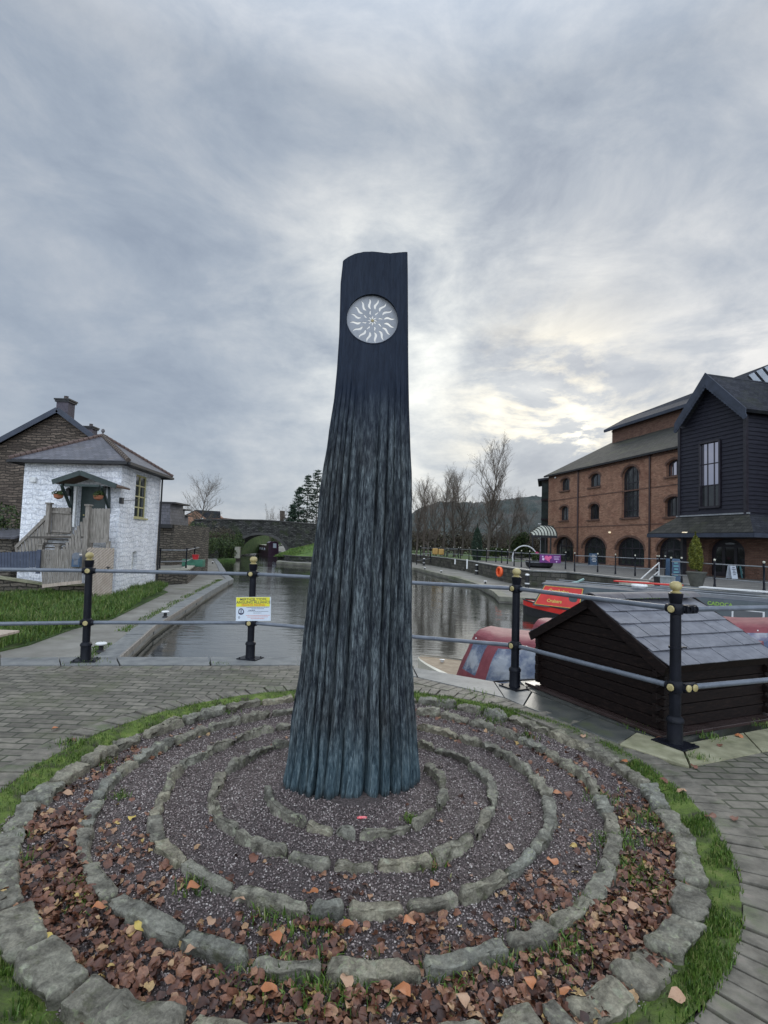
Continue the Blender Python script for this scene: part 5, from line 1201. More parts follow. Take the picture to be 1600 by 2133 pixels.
# ---------------------------------------------------------------- trees right of the pillar
TG = 'bare trees beyond the terrace railing'
spec = [(838,78,12,'d',0),(868,66,9.6,'e',1),(884,70,10.5,'b',2),(905,74,11.6,'d',3),(893,64,8.0,'c',.5),(925,72,12,'b',4),(948,68,10.5,'e',5),(963,78,12.5,'a',2.2),(984,84,11.5,'d',1.2),(1038,74,9.5,'c',3.3),(1062,66,8.2,'a',4.2),(1086,80,8.6,'b',1.9),(1105,86,7.5,'c',2.9)]
for i, (px, Y, H, k, r) in enumerate(spec):
    bare_tree(at_depth(px, Y), H*.86, k, '%s bare tree counted from the pillar rightwards beyond the terrace railing' % ORD[i], TG, r)
bare_tree(at_depth(1016, 64), 12.4, 'e', 'tallest bare tree with a fine spreading crown, right of the cypress', None, .9, wide=1.0)
# brown scrub mass behind and between the trees
i = 0
for px, Y, rx, rz in ((850,95,7,3.2),(880,92,5,3.8),(905,96,6,4.0),(935,100,7,4.2),(965,97,6,3.8),(1000,104,8,4.6),(1040,100,7,4.2),(1080,97,7,3.6),(1120,104,8,4.2),(1100,84,3.2,2.2),(1060,88,4.2,2.6),(1085,90,4,3.4)):
    bush('scrub', 'ivy', at_depth(px, Y, 0), (rx*.8, 2.2, rz*.62), int(4200), .26, '%s clump of brown winter scrub behind the bare trees, counted from the left' % ORD[i], seed=i, cat='scrub', group='winter scrub behind the trees'); i += 1
bush('dark_evergreen', 'bush', at_depth(1088, 78, 0), (2.6, 2, 2.4), 5000, .22, 'dark evergreen bush left of the ribbed canopy', 77)
bush('laurel_hedge', 'bush', at_depth(1035, 70, 0), (3.2, 1, .75), 4000, .16, 'low clipped hedge behind the picnic tables', 78, cat='hedge')
c = P(994, 1153, 0); c = at_depth(994, 57, 0); root = thing('cypress', c, 'narrow dark green cypress behind the terrace railing', 'tree'); MB().tube(c, c+Vector((0, 0, 1.0)), .12, .1, 8).build('trunk', 'bark', root); leafy('crown', 'conifer', c+Vector((0, 0, 1.95)), (.62, .62, 1.95), 9000, .10, root, 'cone', 5)
# ---------------------------------------------------------------- the wooded hill
def make_hill():
    prof = [(-400, 1080), (760, 1085), (860, 1068), (900, 1052), (940, 1046), (985, 1052), (1040, 1044), (1075, 1040), (1135, 1036), (1170, 1030), (1300, 1018), (1600, 1010), (2200, 1020), (3000, 1100)]
    nx, ny = 420, 60; V = []
    px = np.linspace(700, 2600, nx); py = np.interp(px, [p[0] for p in prof], [p[1] for p in prof])
    for i in range(nx):
        top = PY(px[i], py[i], 900.0); hgt = max(top.z, 1)
        if px[i] < 860: hgt *= max(0, (px[i]-700)/160.)
        X = top.x
        for j in range(ny):
            t = j/(ny-1); Y = 420+t*640; s = min(1, t/.75); zz = hgt*(s*s*(3-2*s))*(1 if t < .8 else 1-(t-.8)*1.5)
            nn = (float(vnoise(np.array(i*.9), np.array(j*.9), 3))-.5)*5+(float(vnoise(np.array(i*.25), np.array(j*.25), 4))-.5)*6
            V.append((X*(Y/900.0)**.5, Y, -1+zz+nn*min(1, s*1.5)+(1.5 if (i*7+j*3) % 5 == 0 else 0)))
    F = []
    for i in range(nx-1):
        for j in range(ny-1): a = i*ny+j; F.append((a, a+ny, a+ny+1, a+1))
    fast_mesh('hill', V, np.array(F), 'forest', smooth=False)['kind'] = 'structure'
make_hill()
MB().slab([(-900, 330), (900, 330), (900, 900), (-900, 900)], -.9, -2.9).build('far_fields', 'turf')['kind'] = 'structure'
# bushes on the left bank in front of the bridge
k = 0
for px, Y, rx, rz, m, zz in ((408,60,2.4,1.5,'bush',-.6),(425,64,2.6,1.7,'bush',-.7),(445,66,2.6,1.5,'bush',-1.0),(462,69,2.6,1.3,'bush',-1.0),(478,72,2.0,1.1,'bush',-1.0),(492,76,1.6,1.5,'bush',-1.0),(398,70,3.2,2.1,'bush',-.2),(430,74,3.6,2.2,'ivy',-.5),(455,76,3,1.8,'bush',-.5),(476,75,2.4,1.7,'bush',-1.0),(491,77.5,1.3,2.0,'bush',-1.0),(462,77,2.6,2.1,'ivy',-.6)):
    bush('bank_bush', m, at_depth(px, Y, zz), (rx, 1.4, rz), 2600, .17, '%s of the bushes on the bank left of the bridge arch' % ORD[k], seed=50+k, group='bushes on the bank by the bridge'); k += 1
for j, (px, Y, z_, rx, rz) in enumerate(((520, 150, -1, 5, 2.6), (536, 165, -1, 5, 2.2), (553, 140, -1, 4.5, 2.8), (575, 150, -1, 5, 2.4), (500, 140, -1, 4, 2.8))):
    bush('distant_bush', 'bush', at_depth(px, Y, z_), (rx, 2.5, rz), 2600, .3, '%s of the green bushes seen through the bridge arch' % ORD[j], seed=80+j, group='bushes beyond the arch')
n = 9000; x = RNG.uniform(-13.4, -6, n); y = RNG.uniform(66.5, 79.5, n)
def slope_z(x, y):
    t = (y-66.5)/13.5; s = (x+13.6)/12; return -.55+t*(.65+(3.4-.1)*s)+.35*np.sin(pi*t)*s
blades('slope_grass', 'grass', x, y, slope_z(x, y)-.1, (.15, .35), (.02, .05), 'bright grass on the slope right of the bridge arch')

# ================================================================ BUILDING TOOLS
def wall_open(pl, outline, holes, th, name, m, parent, off=0.0):
    o3 = lambda p, k=0.0: pl.at(p[0], p[1], off-k)
    loops = [[Vector((p[0], p[1], 0)) for p in outline]]+[[Vector((p[0], p[1], 0)) for p in h] for h in holes]
    tri = tessellate_polygon(loops); flat = [p for l in loops for p in l]
    mb = MB(); mb.add([o3(p) for p in flat], [tuple(t) for t in tri]); mb.add([o3(p, th) for p in flat], [tuple(t) for t in tri])
    for l in loops:
        n = len(l); v = [o3(p) for p in l]+[o3(p, th) for p in l]; mb.add(v, [(i, (i+1) % n, n+(i+1) % n, n+i) for i in range(n)])
    return mb.build(name, m, parent, fixn=True)
def arch_hole(s0, s1, z0, z1, rise, n=10):
    zs = z1-rise; c = (s0+s1)/2; w_ = (s1-s0)/2
    return [(s0, z0), (s1, z0)]+[(c+w_*cos(pi*k/n), zs+rise*sin(pi*k/n)) for k in range(n+1)]
def hole_top(h, s):      # top of the hole at s
    best = None; n = len(h)
    for i in range(n):
        a, b = h[i], h[(i+1) % n]
        if min(a[0], b[0]) <= s <= max(a[0], b[0]) and abs(a[0]-b[0]) > 1e-6:
            z = a[1]+(b[1]-a[1])*(s-a[0])/(b[0]-a[0]); best = z if best is None else max(best, z)
    return best
def window(pl, h, parent, depth=.16, fr=.07, nv=1, hz=(), frame='frame_dark', glass='glass_dark', name='window', off=0.0, lab=None):
    s0, s1 = min(p[0] for p in h), max(p[0] for p in h); z0 = min(p[1] for p in h); z1 = max(p[1] for p in h)
    mb = MB(); n = len(h); c = ((s0+s1)/2, (z0+z1)/2)
    inn = [(c[0]+(p[0]-c[0])*(1-2*fr/(s1-s0)), c[1]+(p[1]-c[1])*(1-2*fr/(z1-z0))) for p in h]
    for i in range(n):
        j = (i+1) % n; q = [pl.at(*h[i], off-depth), pl.at(*h[j], off-depth), pl.at(*inn[j], off-depth), pl.at(*inn[i], off-depth)]; mb.add(q+[p-pl.n*.06 for p in q], [(0, 1, 2, 3), (4, 7, 6, 5), (3, 2, 6, 7), (0, 4, 5, 1)])
    for k in range(nv):
        s = s0+(s1-s0)*(k+1)/(nv+1); zt = hole_top(inn, s); mb.bar(pl.at(s, z0+fr*.5, off-depth-.02), pl.at(s, (zt or z1)-.005, off-depth-.02), fr*.7, .05, pl.n)
    for f in hz: zz = z0+(z1-z0)*f; mb.bar(pl.at(s0+fr*.6, zz, off-depth-.022), pl.at(s1-fr*.6, zz, off-depth-.022), .05, fr*.7, (0, 0, 1))
    o = mb.build(name, frame, parent)
    if lab: o['label'] = lab
    gm = MB(); tri = tessellate_polygon([[Vector((p[0], p[1], 0)) for p in inn]]); gm.add([pl.at(p[0], p[1], off-depth-.035) for p in inn], [tuple(t) for t in tri]); gm.build('pane', glass, o)
    return o
def slab_roof(pts, th, name, m, parent):
    pts = [Vector(p) for p in pts]; n = (pts[1]-pts[0]).cross(pts[2]-pts[0]).normalized()
    if n.z < 0: n = -n
    return MB().prism(pts, n*-th).build(name, m, parent)
def box_dark(pl, s0, s1, z0, z1, d0, d1, name, m, parent):      # solid volume behind a facade
    return MB().prism([pl.at(s0, z0, -d0), pl.at(s1, z0, -d0), pl.at(s1, z1, -d0), pl.at(s0, z1, -d0)], pl.n*-(d1-d0)).build(name, m, parent)

# ================================================================ THE WHITE HOUSE
HA, HB, HC = Vector((-11.22, 22.6, 0)), Vector((-11.53, 27.3, 0)), Vector((-15.65, 23.0, 0))
def make_white_house():
    root = thing('white_house', HA.lerp(HC, .5)+Vector((0, 1.5, LZ)), 'small whitewashed stone house with a hipped slate roof at the left towpath', 'house')
    EZ = 4.62; plL, plR = Pl(HC, HA), Pl(HA, HB); LL_, LR = plL.L, plR.L
    HD = HB+HC-HA; plB, plC = Pl(HD, HC), Pl(HB, HD)
    plB.n = -plB.n if plB.n.dot(Vector((-1, 0, 0))) < 0 else plB.n
    # left (door) face
    d0, d1 = plL.sz(158, 1110), plL.sz(222, 1020); ds0, ds1 = d0[0], d1[0]; dz0, dz1 = plL.sz(190, 1122)[1], plL.sz(190, 1012)[1]
    door = [(ds0, dz0), (ds1, dz0), (ds1, dz1), (ds0, dz1)]
    wall_open(plL, [(0, LZ-.4), (LL_, LZ-.4), (LL_, EZ), (0, EZ)], [door], .45, 'wall', 'white_wall', root)
    w1a, w1b = plR.sz(279, 1078), plR.sz(309, 997); w2a, w2b = plR.sz(274, 1188), plR.sz(286, 1148)
    h1 = [(w1a[0], w1a[1]), (w1b[0], w1a[1]), (w1b[0], w1b[1]+.05), (w1a[0], w1b[1]+.05)]
    h2 = arch_hole(w2a[0], w2b[0], w2a[1], w2b[1], .10, 6)
    wall_open(plR, [(.0, LZ-.4), (LR, LZ-.4), (LR, EZ), (.0, EZ)], [h1, h2], .45, 'wall', 'white_wall', root)
    MB().prism([HB-Vector((.0, .3, 0))+Vector((-.3, 0, LZ)), HD+Vector((.3, -.3, LZ)), HD+Vector((.3, -.3, EZ)), HB+Vector((-.3, -.3, EZ))], (0, .3, 0)).build('wall', 'white_wall', root)
    MB().prism([HC+Vector((.02, .5, LZ-.4)), HD+Vector((.02, 0, LZ-.4)), HD+Vector((.02, 0, EZ)), HC+Vector((.02, .5, EZ))], (.3, 0, 0)).build('wall', 'white_wall', root)
    MB().prism([HA+Vector((-.5, .5, 0)), HB+Vector((-.5, -.4, 0)), HD+Vector((.5, -.4, 0)), HC+Vector((.5, .5, 0))], (0, 0, .1)).build('floor', 'black', root)
    # window 1: yellow sash with white blind behind
    o = window(plR, h1, root, depth=.09, fr=.075, nv=1, hz=(.25, .5, .75), frame='yellow_paint', glass='glass_dark', lab='yellow-framed sash window'); 
    MB().quad(*[plR.at(s, z, -.20) for s, z in ((h1[0][0]+.1, h1[0][1]+.1), (h1[1][0]-.1, h1[0][1]+.1), (h1[1][0]-.1, h1[2][1]-.2), (h1[0][0]+.1, h1[2][1]-.2))]).build('curtain', 'white_paint', o)
    o.children[0].data.materials[0] = M['glass_thin']
    MB().bar(plR.at(h1[0][0]-.05, h1[0][1]-.02, .02), plR.at(h1[1][0]+.05, h1[0][1]-.02, .02), .12, .07).build('sill', 'yellow_paint', o)
    window(plR, h2, root, depth=.2, fr=.05, nv=0, hz=(.5,), frame='yellow_paint')
    # door
    dm = MB(); dm.prism([plL.at(ds0, dz0, -.2), plL.at(ds1, dz0, -.2), plL.at(ds1, dz1, -.2), plL.at(ds0, dz1, -.2)], plL.n*-.06); do = dm.build('door', 'green_paint', root)
    MB().lathe([(0, 0), (.035, .01), (.035, .04), (0, .05)], plL.at(ds0+.18, dz0+1.0, -.2), 10, plL.n).build('handle', 'gold', do)
    # roof
    ov = .45; c = [HC, HA, HB, HD]; cen = (HC+HA+HB+HD)/4
    e = []
    for i in range(4):
        a, b, d = c[i], c[i-1], c[(i+1) % 4]; v = ((a-b).normalized()+(a-d).normalized()); e.append(a+v*ov+Vector((0, 0, EZ-.02)))
    ap = PY(213, 907, 25.0); ap = Vector((cen.x, cen.y, ap.z))
    q = PY(214, 908, cen.y); ap = Vector((q.x, cen.y, q.z))
    for i, nm in ((0, 'roof'), (1, 'roof'), (2, 'roof'), (3, 'roof')):
        slab_roof([e[i], e[(i+1) % 4], ap], .10, 'roof_slope', 'slate', root)
    for i in range(4):
        hm = MB(); p, q = e[i]+Vector((0, 0, .03)), ap+Vector((0, 0, .03)); n = 18
        for k in range(n): hm.tube(p.lerp(q, k/n), p.lerp(q, (k+1)/n-.006), .105, .085, 8)
        hm.build('hip_ridge', 'ridge_tile' if i != 1 else 'ridge_brown', root)
    MB().lathe([(.10, 0), (.05, .08), (.03, .14), (.08, .2), (.085, .26), (.05, .33), (0, .34)], ap, 12).build('roof_finial', 'ridge_grey', root, smooth=40)
    for i in range(4):
        gm = MB(); p, q = e[i], e[(i+1) % 4]; out = ((p+q)/2-ap); out.z = 0; out.normalize(); gm.bar(p+out*.05-Vector((0, 0, .10)), q+out*.05-Vector((0, 0, .10)), .11, .10); gm.build('gutter', 'black', root)
        sm = MB(); a_, b_ = c[i]+Vector((0, 0, EZ-.13)), c[(i+1) % 4]+Vector((0, 0, EZ-.13)); sm.bar(a_+out*.2, b_+out*.2, .42, .03); sm.build('soffit', 'black', root)
    # porch: gabled roof on brackets
    YP_ = Pl(plL.at(0, 0, .95), plL.at(1, 0, .95)); f = lambda x, y: YP_.pt(x, y)
    a, b, t = f(110, 1004), f(243, 1013), f(168, 985)
    back = -plL.n*1.0
    M_ = MB()
    pr = thing_part = None
    r1_ = slab_roof([a, t, t+back, a+back], .06, 'porch_roof', 'porch_tile', root); r2_ = slab_roof([b, t, t+back, b+back], .06, 'porch_roof', 'porch_tile', root)
    mb = MB(); fo = plL.n*.03; 
    for p, q in ((a, t), (b, t)): mb.bar(p+fo, q+fo, .05, .20, Vector((0, 0, 1)))
    mb.bar(f(135, 1010), f(208, 1012), .05, .09); mb.build('porch_bargeboard', 'green_paint', root)
    mb = MB()
    for x0, y0, x1, y1 in ((128, 1010, 149, 1063), (212, 1014, 228, 1062)):
        p = f(x0, y0); q = plL.pt(x1, y1, .05); mb.bar(p, q, .09, .09)
        mb.bar(plL.pt(x1, y1+8, .06), plL.pt(x1-(1 if x1 < 180 else -1)*0, y0, .06), .10, .10)
        mb.bar(f(x0, y0), plL.pt(x0+8, y0+1, .0), .08, .08)
    mb.build('porch_bracket', 'green_paint', root)
    mb = MB(); mb.bar(plL.pt(153, 1098, .10), plL.pt(159, 1012, .10), .10, .10); mb.build('porch_post', 'white_paint', root)
    # alarm box and wall lamp
    mb = MB(); mb.box(plL.pt(69, 999, .08), (.26, .12, .22)); mb.build('alarm_box', 'white_paint', root, bevel=.02)
    mb = MB(); q = plL.pt(142, 1027, .2); mb.box(q, (.16, .16, .24), tp=.8); mb.lathe([(.14, .12), (.02, .24)], q, 4); mb.bar(q+Vector((0, 0, .1)), q-plL.n*.2+Vector((0, 0, .1)), .03, .03); mb.build('wall_lantern', 'black', root)
    mb = MB(); q = plR.pt(253, 1043, .12); mb.box(q, (.12, .18, .26)); mb.bar(q, plR.pt(290, 1041, .05), .02, .02); mb.build('outside_lamp', 'black', root)
    # downpipe on the right corner
    mb = MB(); mb.tube(HB+Vector((.1, -.05, LZ)), HB+Vector((.1, -.05, EZ)), .045, .045, 8); mb.build('downpipe', 'black', root)
    return plL, plR
def thin():
    m, t, b, tc = base_mat('thin_window_glass', .05, 0, .8); b.inputs['Base Color'].default_value = (.4, .45, .45, 1); b.inputs['Alpha'].default_value = .35; return m
M['glass_thin'] = thin()
plL, plR = make_white_house()

# stairs, landing and balustrades in front of the door
def planks(pl, off, quad_px, n, th, m, name, parent, round_top=True, gap=.06, capw=None):
    # vertical boards filling a px quadrilateral (bl, br, tr, tl)
    bl, br, tr, tl = [pl.sz(*p) for p in quad_px] if off == 0 else [((pl.pt(p[0], p[1], off)-pl.A).dot(pl.d), pl.pt(p[0], p[1], off).z) for p in quad_px]
    mb = MB()
    for i in range(n):
        t0, t1 = (i+gap/2)/n, (i+1-gap/2)/n; tm = (t0+t1)/2
        s0, s1 = bl[0]+(br[0]-bl[0])*t0, bl[0]+(br[0]-bl[0])*t1; u0, u1 = tl[0]+(tr[0]-tl[0])*t0, tl[0]+(tr[0]-tl[0])*t1
        zb = bl[1]+(br[1]-bl[1])*tm; zt = tl[1]+(tr[1]-tl[1])*tm; wd = s1-s0
        pts = [(s0, zb), (s1, zb), (u1, zt-.03)]+([(u0+(u1-u0)*.7, zt), (u0+(u1-u0)*.3, zt)] if round_top else [])+[(u0, zt-.03)]
        o_ = off+random.uniform(-.006, .006); mb.prism([pl.at(a, b, o_) for a, b in pts], pl.n*-th)
    return mb.build(name, m, parent)
def make_stairs():
    root = thing('wooden_staircase', P(100, 1160, LZ), 'weathered grey timber staircase and landing up to the white house door', 'staircase')
    f = lambda x, y, o: plL.pt(x, y, o)
    planks(plL, .25, [(38,1190),(105,1120),(104,1063),(30,1143)], 11, .03, 'oak', 'far_balustrade', root)
    mb = MB(); mb.bar(f(33, 1140, .28), f(102, 1072, .28), .06, .13); mb.build('handrail', 'oak', root)
    planks(plL, .2, [(107,1114),(149,1112),(148,1057),(108,1057)], 7, .03, 'oak', 'landing_boards', root)
    mb = MB(); mb.bar(f(108, 1066, .25), f(146, 1068, .25), .05, .10); mb.bar(f(108, 1106, .25), f(146, 1108, .25), .05, .08); mb.build('cross_rail', 'oak', root)
    planks(plL, 1.55, [(126,1170),(184,1152),(178,1074),(124,1150)], 9, .03, 'oak', 'near_balustrade', root)
    planks(plL, 1.55, [(188,1122),(226,1120),(229,1059),(188,1059)], 7, .03, 'oak', 'landing_boards', root)
    mb = MB(); mb.bar(f(186, 1126, 1.5), f(226, 1125, 1.5), .08, .20); mb.build('landing_beam', 'oak', root)
    for x0, y0, x1, y1, o in ((100,1110,103,1050,.35),(181,1185,185,1054,1.6),(84,1190,87,1136,1.3),(114,1180,121,1137,1.6)):
        p, q = f(x0, y0, o), f(x1, y1, o); mb = MB(); mb.bar(Vector((q.x, q.y, p.z)), q, .16, .16, plL.n); mb.box(q+Vector((0, 0, .03)), (.24, .24, .06)); mb.build('newel_post', 'oak', root, bevel=.008)
    for k in range(7):
        t = k/6; p = f(100+28*t, 1166-50*t, 1.45-.7*t); mb = MB(); mb.box(p, (.95, .30, .05)); mb.build('tread', 'oak' if k > 4 else 'tread_dark', root)
    mb = MB(); a = f(106, 1118, .2); b = f(228, 1118, .2); mb.prism([a, b, b+plL.n*1.35, a+plL.n*1.35], (0, 0, -.08)); mb.build('landing', 'tread_dark', root)
    for x0, y0 in ((189, 1128), (226, 1127)): q = f(x0, y0, 1.45); mb = MB(); mb.bar(Vector((q.x, q.y, LZ)), q, .12, .12, plL.n); mb.build('support_post', 'oak', root)
make_stairs()
# hanging baskets
for (x, y, o, lab) in ((122, 1030, .7, 'left'), (205, 1032, .95, 'right')):
    q = plL.pt(x, y, o); root = thing('hanging_basket', q, 'hanging basket of trailing plants at the %s of the porch' % lab, 'hanging basket', 'hanging baskets at the porch')
    MB().lathe([(.03, -.2), (.16, -.14), (.2, 0)], q, 12).build('basket', 'terracotta', root, smooth=40); leafy('plants', 'bush', q+Vector((0, 0, .05)), (.26, .26, .17), 500, .07, root, seed=int(x))
    mb = MB()
    for k in range(3): mb.tube(q+Vector((.18*cos(k*2.1), .18*sin(k*2.1), 0)), q+Vector((0, 0, .45)), .006, .006, 4)
    mb.build('chain', 'black', root)
# fences, gate, mailbox, low wall
FP = Pl((-15.0, 19.6), (-10.9, 20.9))
root = thing('larch_fence', FP.at(1.5, LZ), 'pale vertical larch board fence between the blue fence and the gate', 'fence')
planks(FP, 0, [(88,1224),(170,1214),(172,1143),(84,1143)], 19, .03, 'oak', 'boards', root, gap=.14, round_top=False)
mb = MB(); mb.bar(FP.pt(88, 1221, .03), FP.pt(170, 1212, .03), .05, .12); mb.build('rail', 'oak_pale', root)
root = thing('blue_picket_fence', FP.at(.3, LZ), 'slate blue picket fence at the far left above the garden wall', 'fence')
planks(FP, .1, [(-30,1186),(80,1182),(80,1147),(-30,1152)], 17, .03, 'blue_wood', 'pickets', root, gap=.10)
mb = MB(); p, q = FP.pt(82, 1195, .1), FP.pt(82, 1145, .1); mb.bar(Vector((q.x, q.y, p.z)), q, .12, .12, FP.n); mb.build('post', 'blue_wood', root)
root = thing('larch_gate', FP.at(3.6, LZ), 'pale diagonal boarded gate beside the white house corner', 'gate')
def make_gate():
    bl, br, tr, tl = [FP.sz(*p) for p in ((176,1246),(232,1243),(240,1142),(172,1142))]
    s0, s1, z0, z1 = bl[0], tr[0]-.02, bl[1], tr[1]; mb = MB(); mb.prism([FP.at(s0, z0, .04), FP.at(s1, z0, .04), FP.at(s1, z1, .04), FP.at(s0, z1, .04)], FP.n*-.03); mb.build('backing', 'oak', root)
    mb = MB(); W_, H_ = s1-s0, z1-z0; stp = .11; k = -H_
    while k < W_:
        a = Vector((max(0, k), max(0, -k)*1.0, 0)); 
        x0, y0 = (k, 0) if k >= 0 else (0, -k); L = min(W_-x0, H_-y0)
        if L > .1:
            p, q = FP.at(s0+x0, z0+y0, .055), FP.at(s0+x0+L, z0+y0+L, .055); mb.bar(p, q, .018, stp*.55, (0, 0, 1)) if False else mb.box((p+q)/2, ((q-p).length, .018, stp*.52), ((q-p).normalized(), FP.n, (q-p).normalized().cross(FP.n)))
        k += stp*1.05
    mb.build('diagonal_boards', 'oak_pale', root)
    mb = MB(); q = FP.at(s1-.18, z0+H_*.62, .08); mb.box(q, (.16, .03, .03)); mb.box(q-Vector((0, 0, .05)), (.03, .03, .14)); mb.build('latch', 'black', root)
make_gate()
q = FP.pt(160, 1170, .14); root = thing('mailbox', q, 'dark blue metal mailbox on the larch fence', 'mailbox')
MB().box(q, (.30, .18, .40)).build('box', 'board_blue', root, bevel=.01); mb = MB(); mb.tube(q+Vector((0, -.10, .2)), q+Vector((0, .10, .2)), .15, .15, 14); mb.build('lid', 'rail', root); MB().box(q+Vector((.02, -.095, 0)), (.16, .01, .22)).build('plate', 'rail', root)
ribbon_wall('garden_wall', [(-11.9, 22.0), (-13.4, 21.5), (-15.2, 20.9), (-24, 18)], LZ-.3, lambda p: -.62 if p.x > -13.5 else -.32, .35, 'rubble', 'low brown rubble garden wall under the blue picket fence', cop='slab_yellow')
# garden hedge at the far left and a low shed roof
bush('garden_hedge', 'bush', (-18.6, 25.0, .2), (1.9, 1.2, 1.45), 5000, .14, 'dark green hedge between the stone house and the white house', 31, cat='hedge')
root = thing('garden_store', (-18.3, 23.8, LZ), 'low garden store with a grey lean-to roof at the far left', 'shed'); q = PY(0, 1108, 23.8); q2 = PY(37, 1122, 23.8)
MB().box((-18.0, 24.4, (q2.z+LZ)/2), (3.0, 1.2, q2.z-LZ)).build('wall', 'rubble', root); slab_roof([(-19.6, 23.6, q2.z+.05), (-16.3, 23.6, q2.z+.05), (-16.3, 25.2, q2.z+.45), (-19.6, 25.2, q2.z+.45)], .08, 'roof', 'slate', root)
# picnic bench corner at the left edge
q = PY(22, 1320, 10.2); root = thing('picnic_bench', (q.x-.6, q.y, LZ), 'weathered picnic bench cut off by the left edge of the view', 'bench')
for k in range(4): MB().box((q.x-.85, q.y-.30+k*.16, q.z), (1.7, .145, .045)).build('plank', 'oak_pale', root, bevel=.005)
MB().box((q.x-.85, q.y-.75, q.z-.30), (1.7, .24, .04)).build('seat', 'oak_pale', root)
for s in (-.45, -1.3):
    for e in (-.7, .5): mb = MB(); mb.bar((q.x+s, q.y-.06+e, LZ), (q.x+s, q.y-.06+e*.3, q.z-.03), .09, .045); mb.build('leg', 'oak', root)
# verge grass in front of the house
def poly_scatter(poly, n):
    xs, ys = np.array([p[0] for p in poly]), np.array([p[1] for p in poly]); x = RNG.uniform(xs.min(), xs.max(), n); y = RNG.uniform(ys.min(), ys.max(), n); ins = np.zeros(n, bool); j = len(poly)-1
    for i in range(len(poly)):
        c_ = ((ys[i] > y) != (ys[j] > y)) & (x < (xs[j]-xs[i])*(y-ys[i])/(ys[j]-ys[i]+1e-12)+xs[i]); ins ^= c_; j = i
    return x[ins], y[ins]
verge = [tuple(P(x, y, LZ)[:2]) for x, y in ((-260,1420),(0,1358),(60,1345),(150,1312),(235,1290),(300,1258),(350,1234),(330,1226),(236,1248),(176,1250),(90,1238),(0,1250),(-260,1290))]
MB().slab(verge, LZ+.03, LZ-.1).build('verge', 'turf')['kind'] = 'structure'
x, y = poly_scatter(verge, 90000); cl = vnoise(x*1.6, y*1.6, 31)*.6+vnoise(x*4, y*4, 32)*.4; k = RNG.uniform(0, 1, len(x)) < np.clip(cl*1.6, .15, 1); x, y, cl = x[k], y[k], cl[k]
back = np.clip((y-17)/6, 0, 1)
blades('verge_grass', 'grass', x, y, LZ+.02+np.clip(cl-.45, 0, 1)*.35+back*.15, (.10, .30), (.006, .013), 'lush rough grass verge between the garden fence and the towpath', lean=.6)

# ================================================================ STONE HOUSE BEHIND
def make_stone_house():
    Yg = 34.0; pl = Pl((-40, Yg), (-10, Yg)); root = thing('stone_house', (-22, Yg, LZ), 'brown rubble stone house with a steep gable and chimneys behind the white house', 'house')
    ap = pl.sz(126, 858); r = pl.sz(192, 912); l = pl.sz(-4, 928); sl_r = (ap[1]-r[1])/(r[0]-ap[0]); 
    hw = 5.6; ez = ap[1]-hw*sl_r*.93; hwl = 6.0
    out = [(ap[0]-hwl, LZ), (ap[0]+hw, LZ), (ap[0]+hw, ez), (ap[0], ap[1]), (ap[0]-hwl, ap[1]-hwl*(ap[1]-l[1])/(ap[0]-l[0]))]
    BK = Vector((-7.5, 9, 0)); MB().prism([pl.at(s, z) for s, z in out], BK).build('wall', 'rubble_brown', root)
    t = pl.at(*ap); e1 = pl.at(ap[0]+hw+.4, ez-.25); e0 = pl.at(ap[0]-hwl-.4, out[4][1]-.2); up = Vector((0, -.35, .16))
    for e in (e0, e1): slab_roof([t+up, e+up, e+up+BK*1.05, t+up+BK*1.05], .14, 'roof_slope', 'slate_dark', root)
    mb = MB()
    for e in (e0, e1): mb.bar(t+up+Vector((0, -.03, -.10)), e+up+Vector((0, -.03, -.10)), .06, .32)
    mb.build('bargeboard', 'barge', root)
    for (x0, y0, x1, y1, Y) in ((113, 826, 146, 863, 34.6), (171, 884, 196, 912, 43.0)):
        a, b = PY(x0+2, y1+10, Y), PY(x1-3, y0, Y); c = Vector(((a.x+b.x)/2, Y+.4, 0)); wd = b.x-a.x; mb = MB()
        mb.box(c+Vector((0, 0, (a.z-1+b.z-.35)/2)), (wd, .75, b.z-.35-a.z+1)); ch = mb.build('chimney', 'chimney_brick', root)
        mb = MB(); mb.box(c+Vector((0, 0, b.z-.30)), (wd+.16, .9, .12)); mb.box(c+Vector((0, 0, b.z-.19)), (wd+.26, 1.0, .09)); mb.build('cap', 'black', ch); mb = MB(); mb.lathe([(.16, 0), (.13, .22), (.15, .25)], c+Vector((0, 0, b.z-.14)), 10); mb.build('pot', 'terracotta_dark', ch)
make_stone_house()

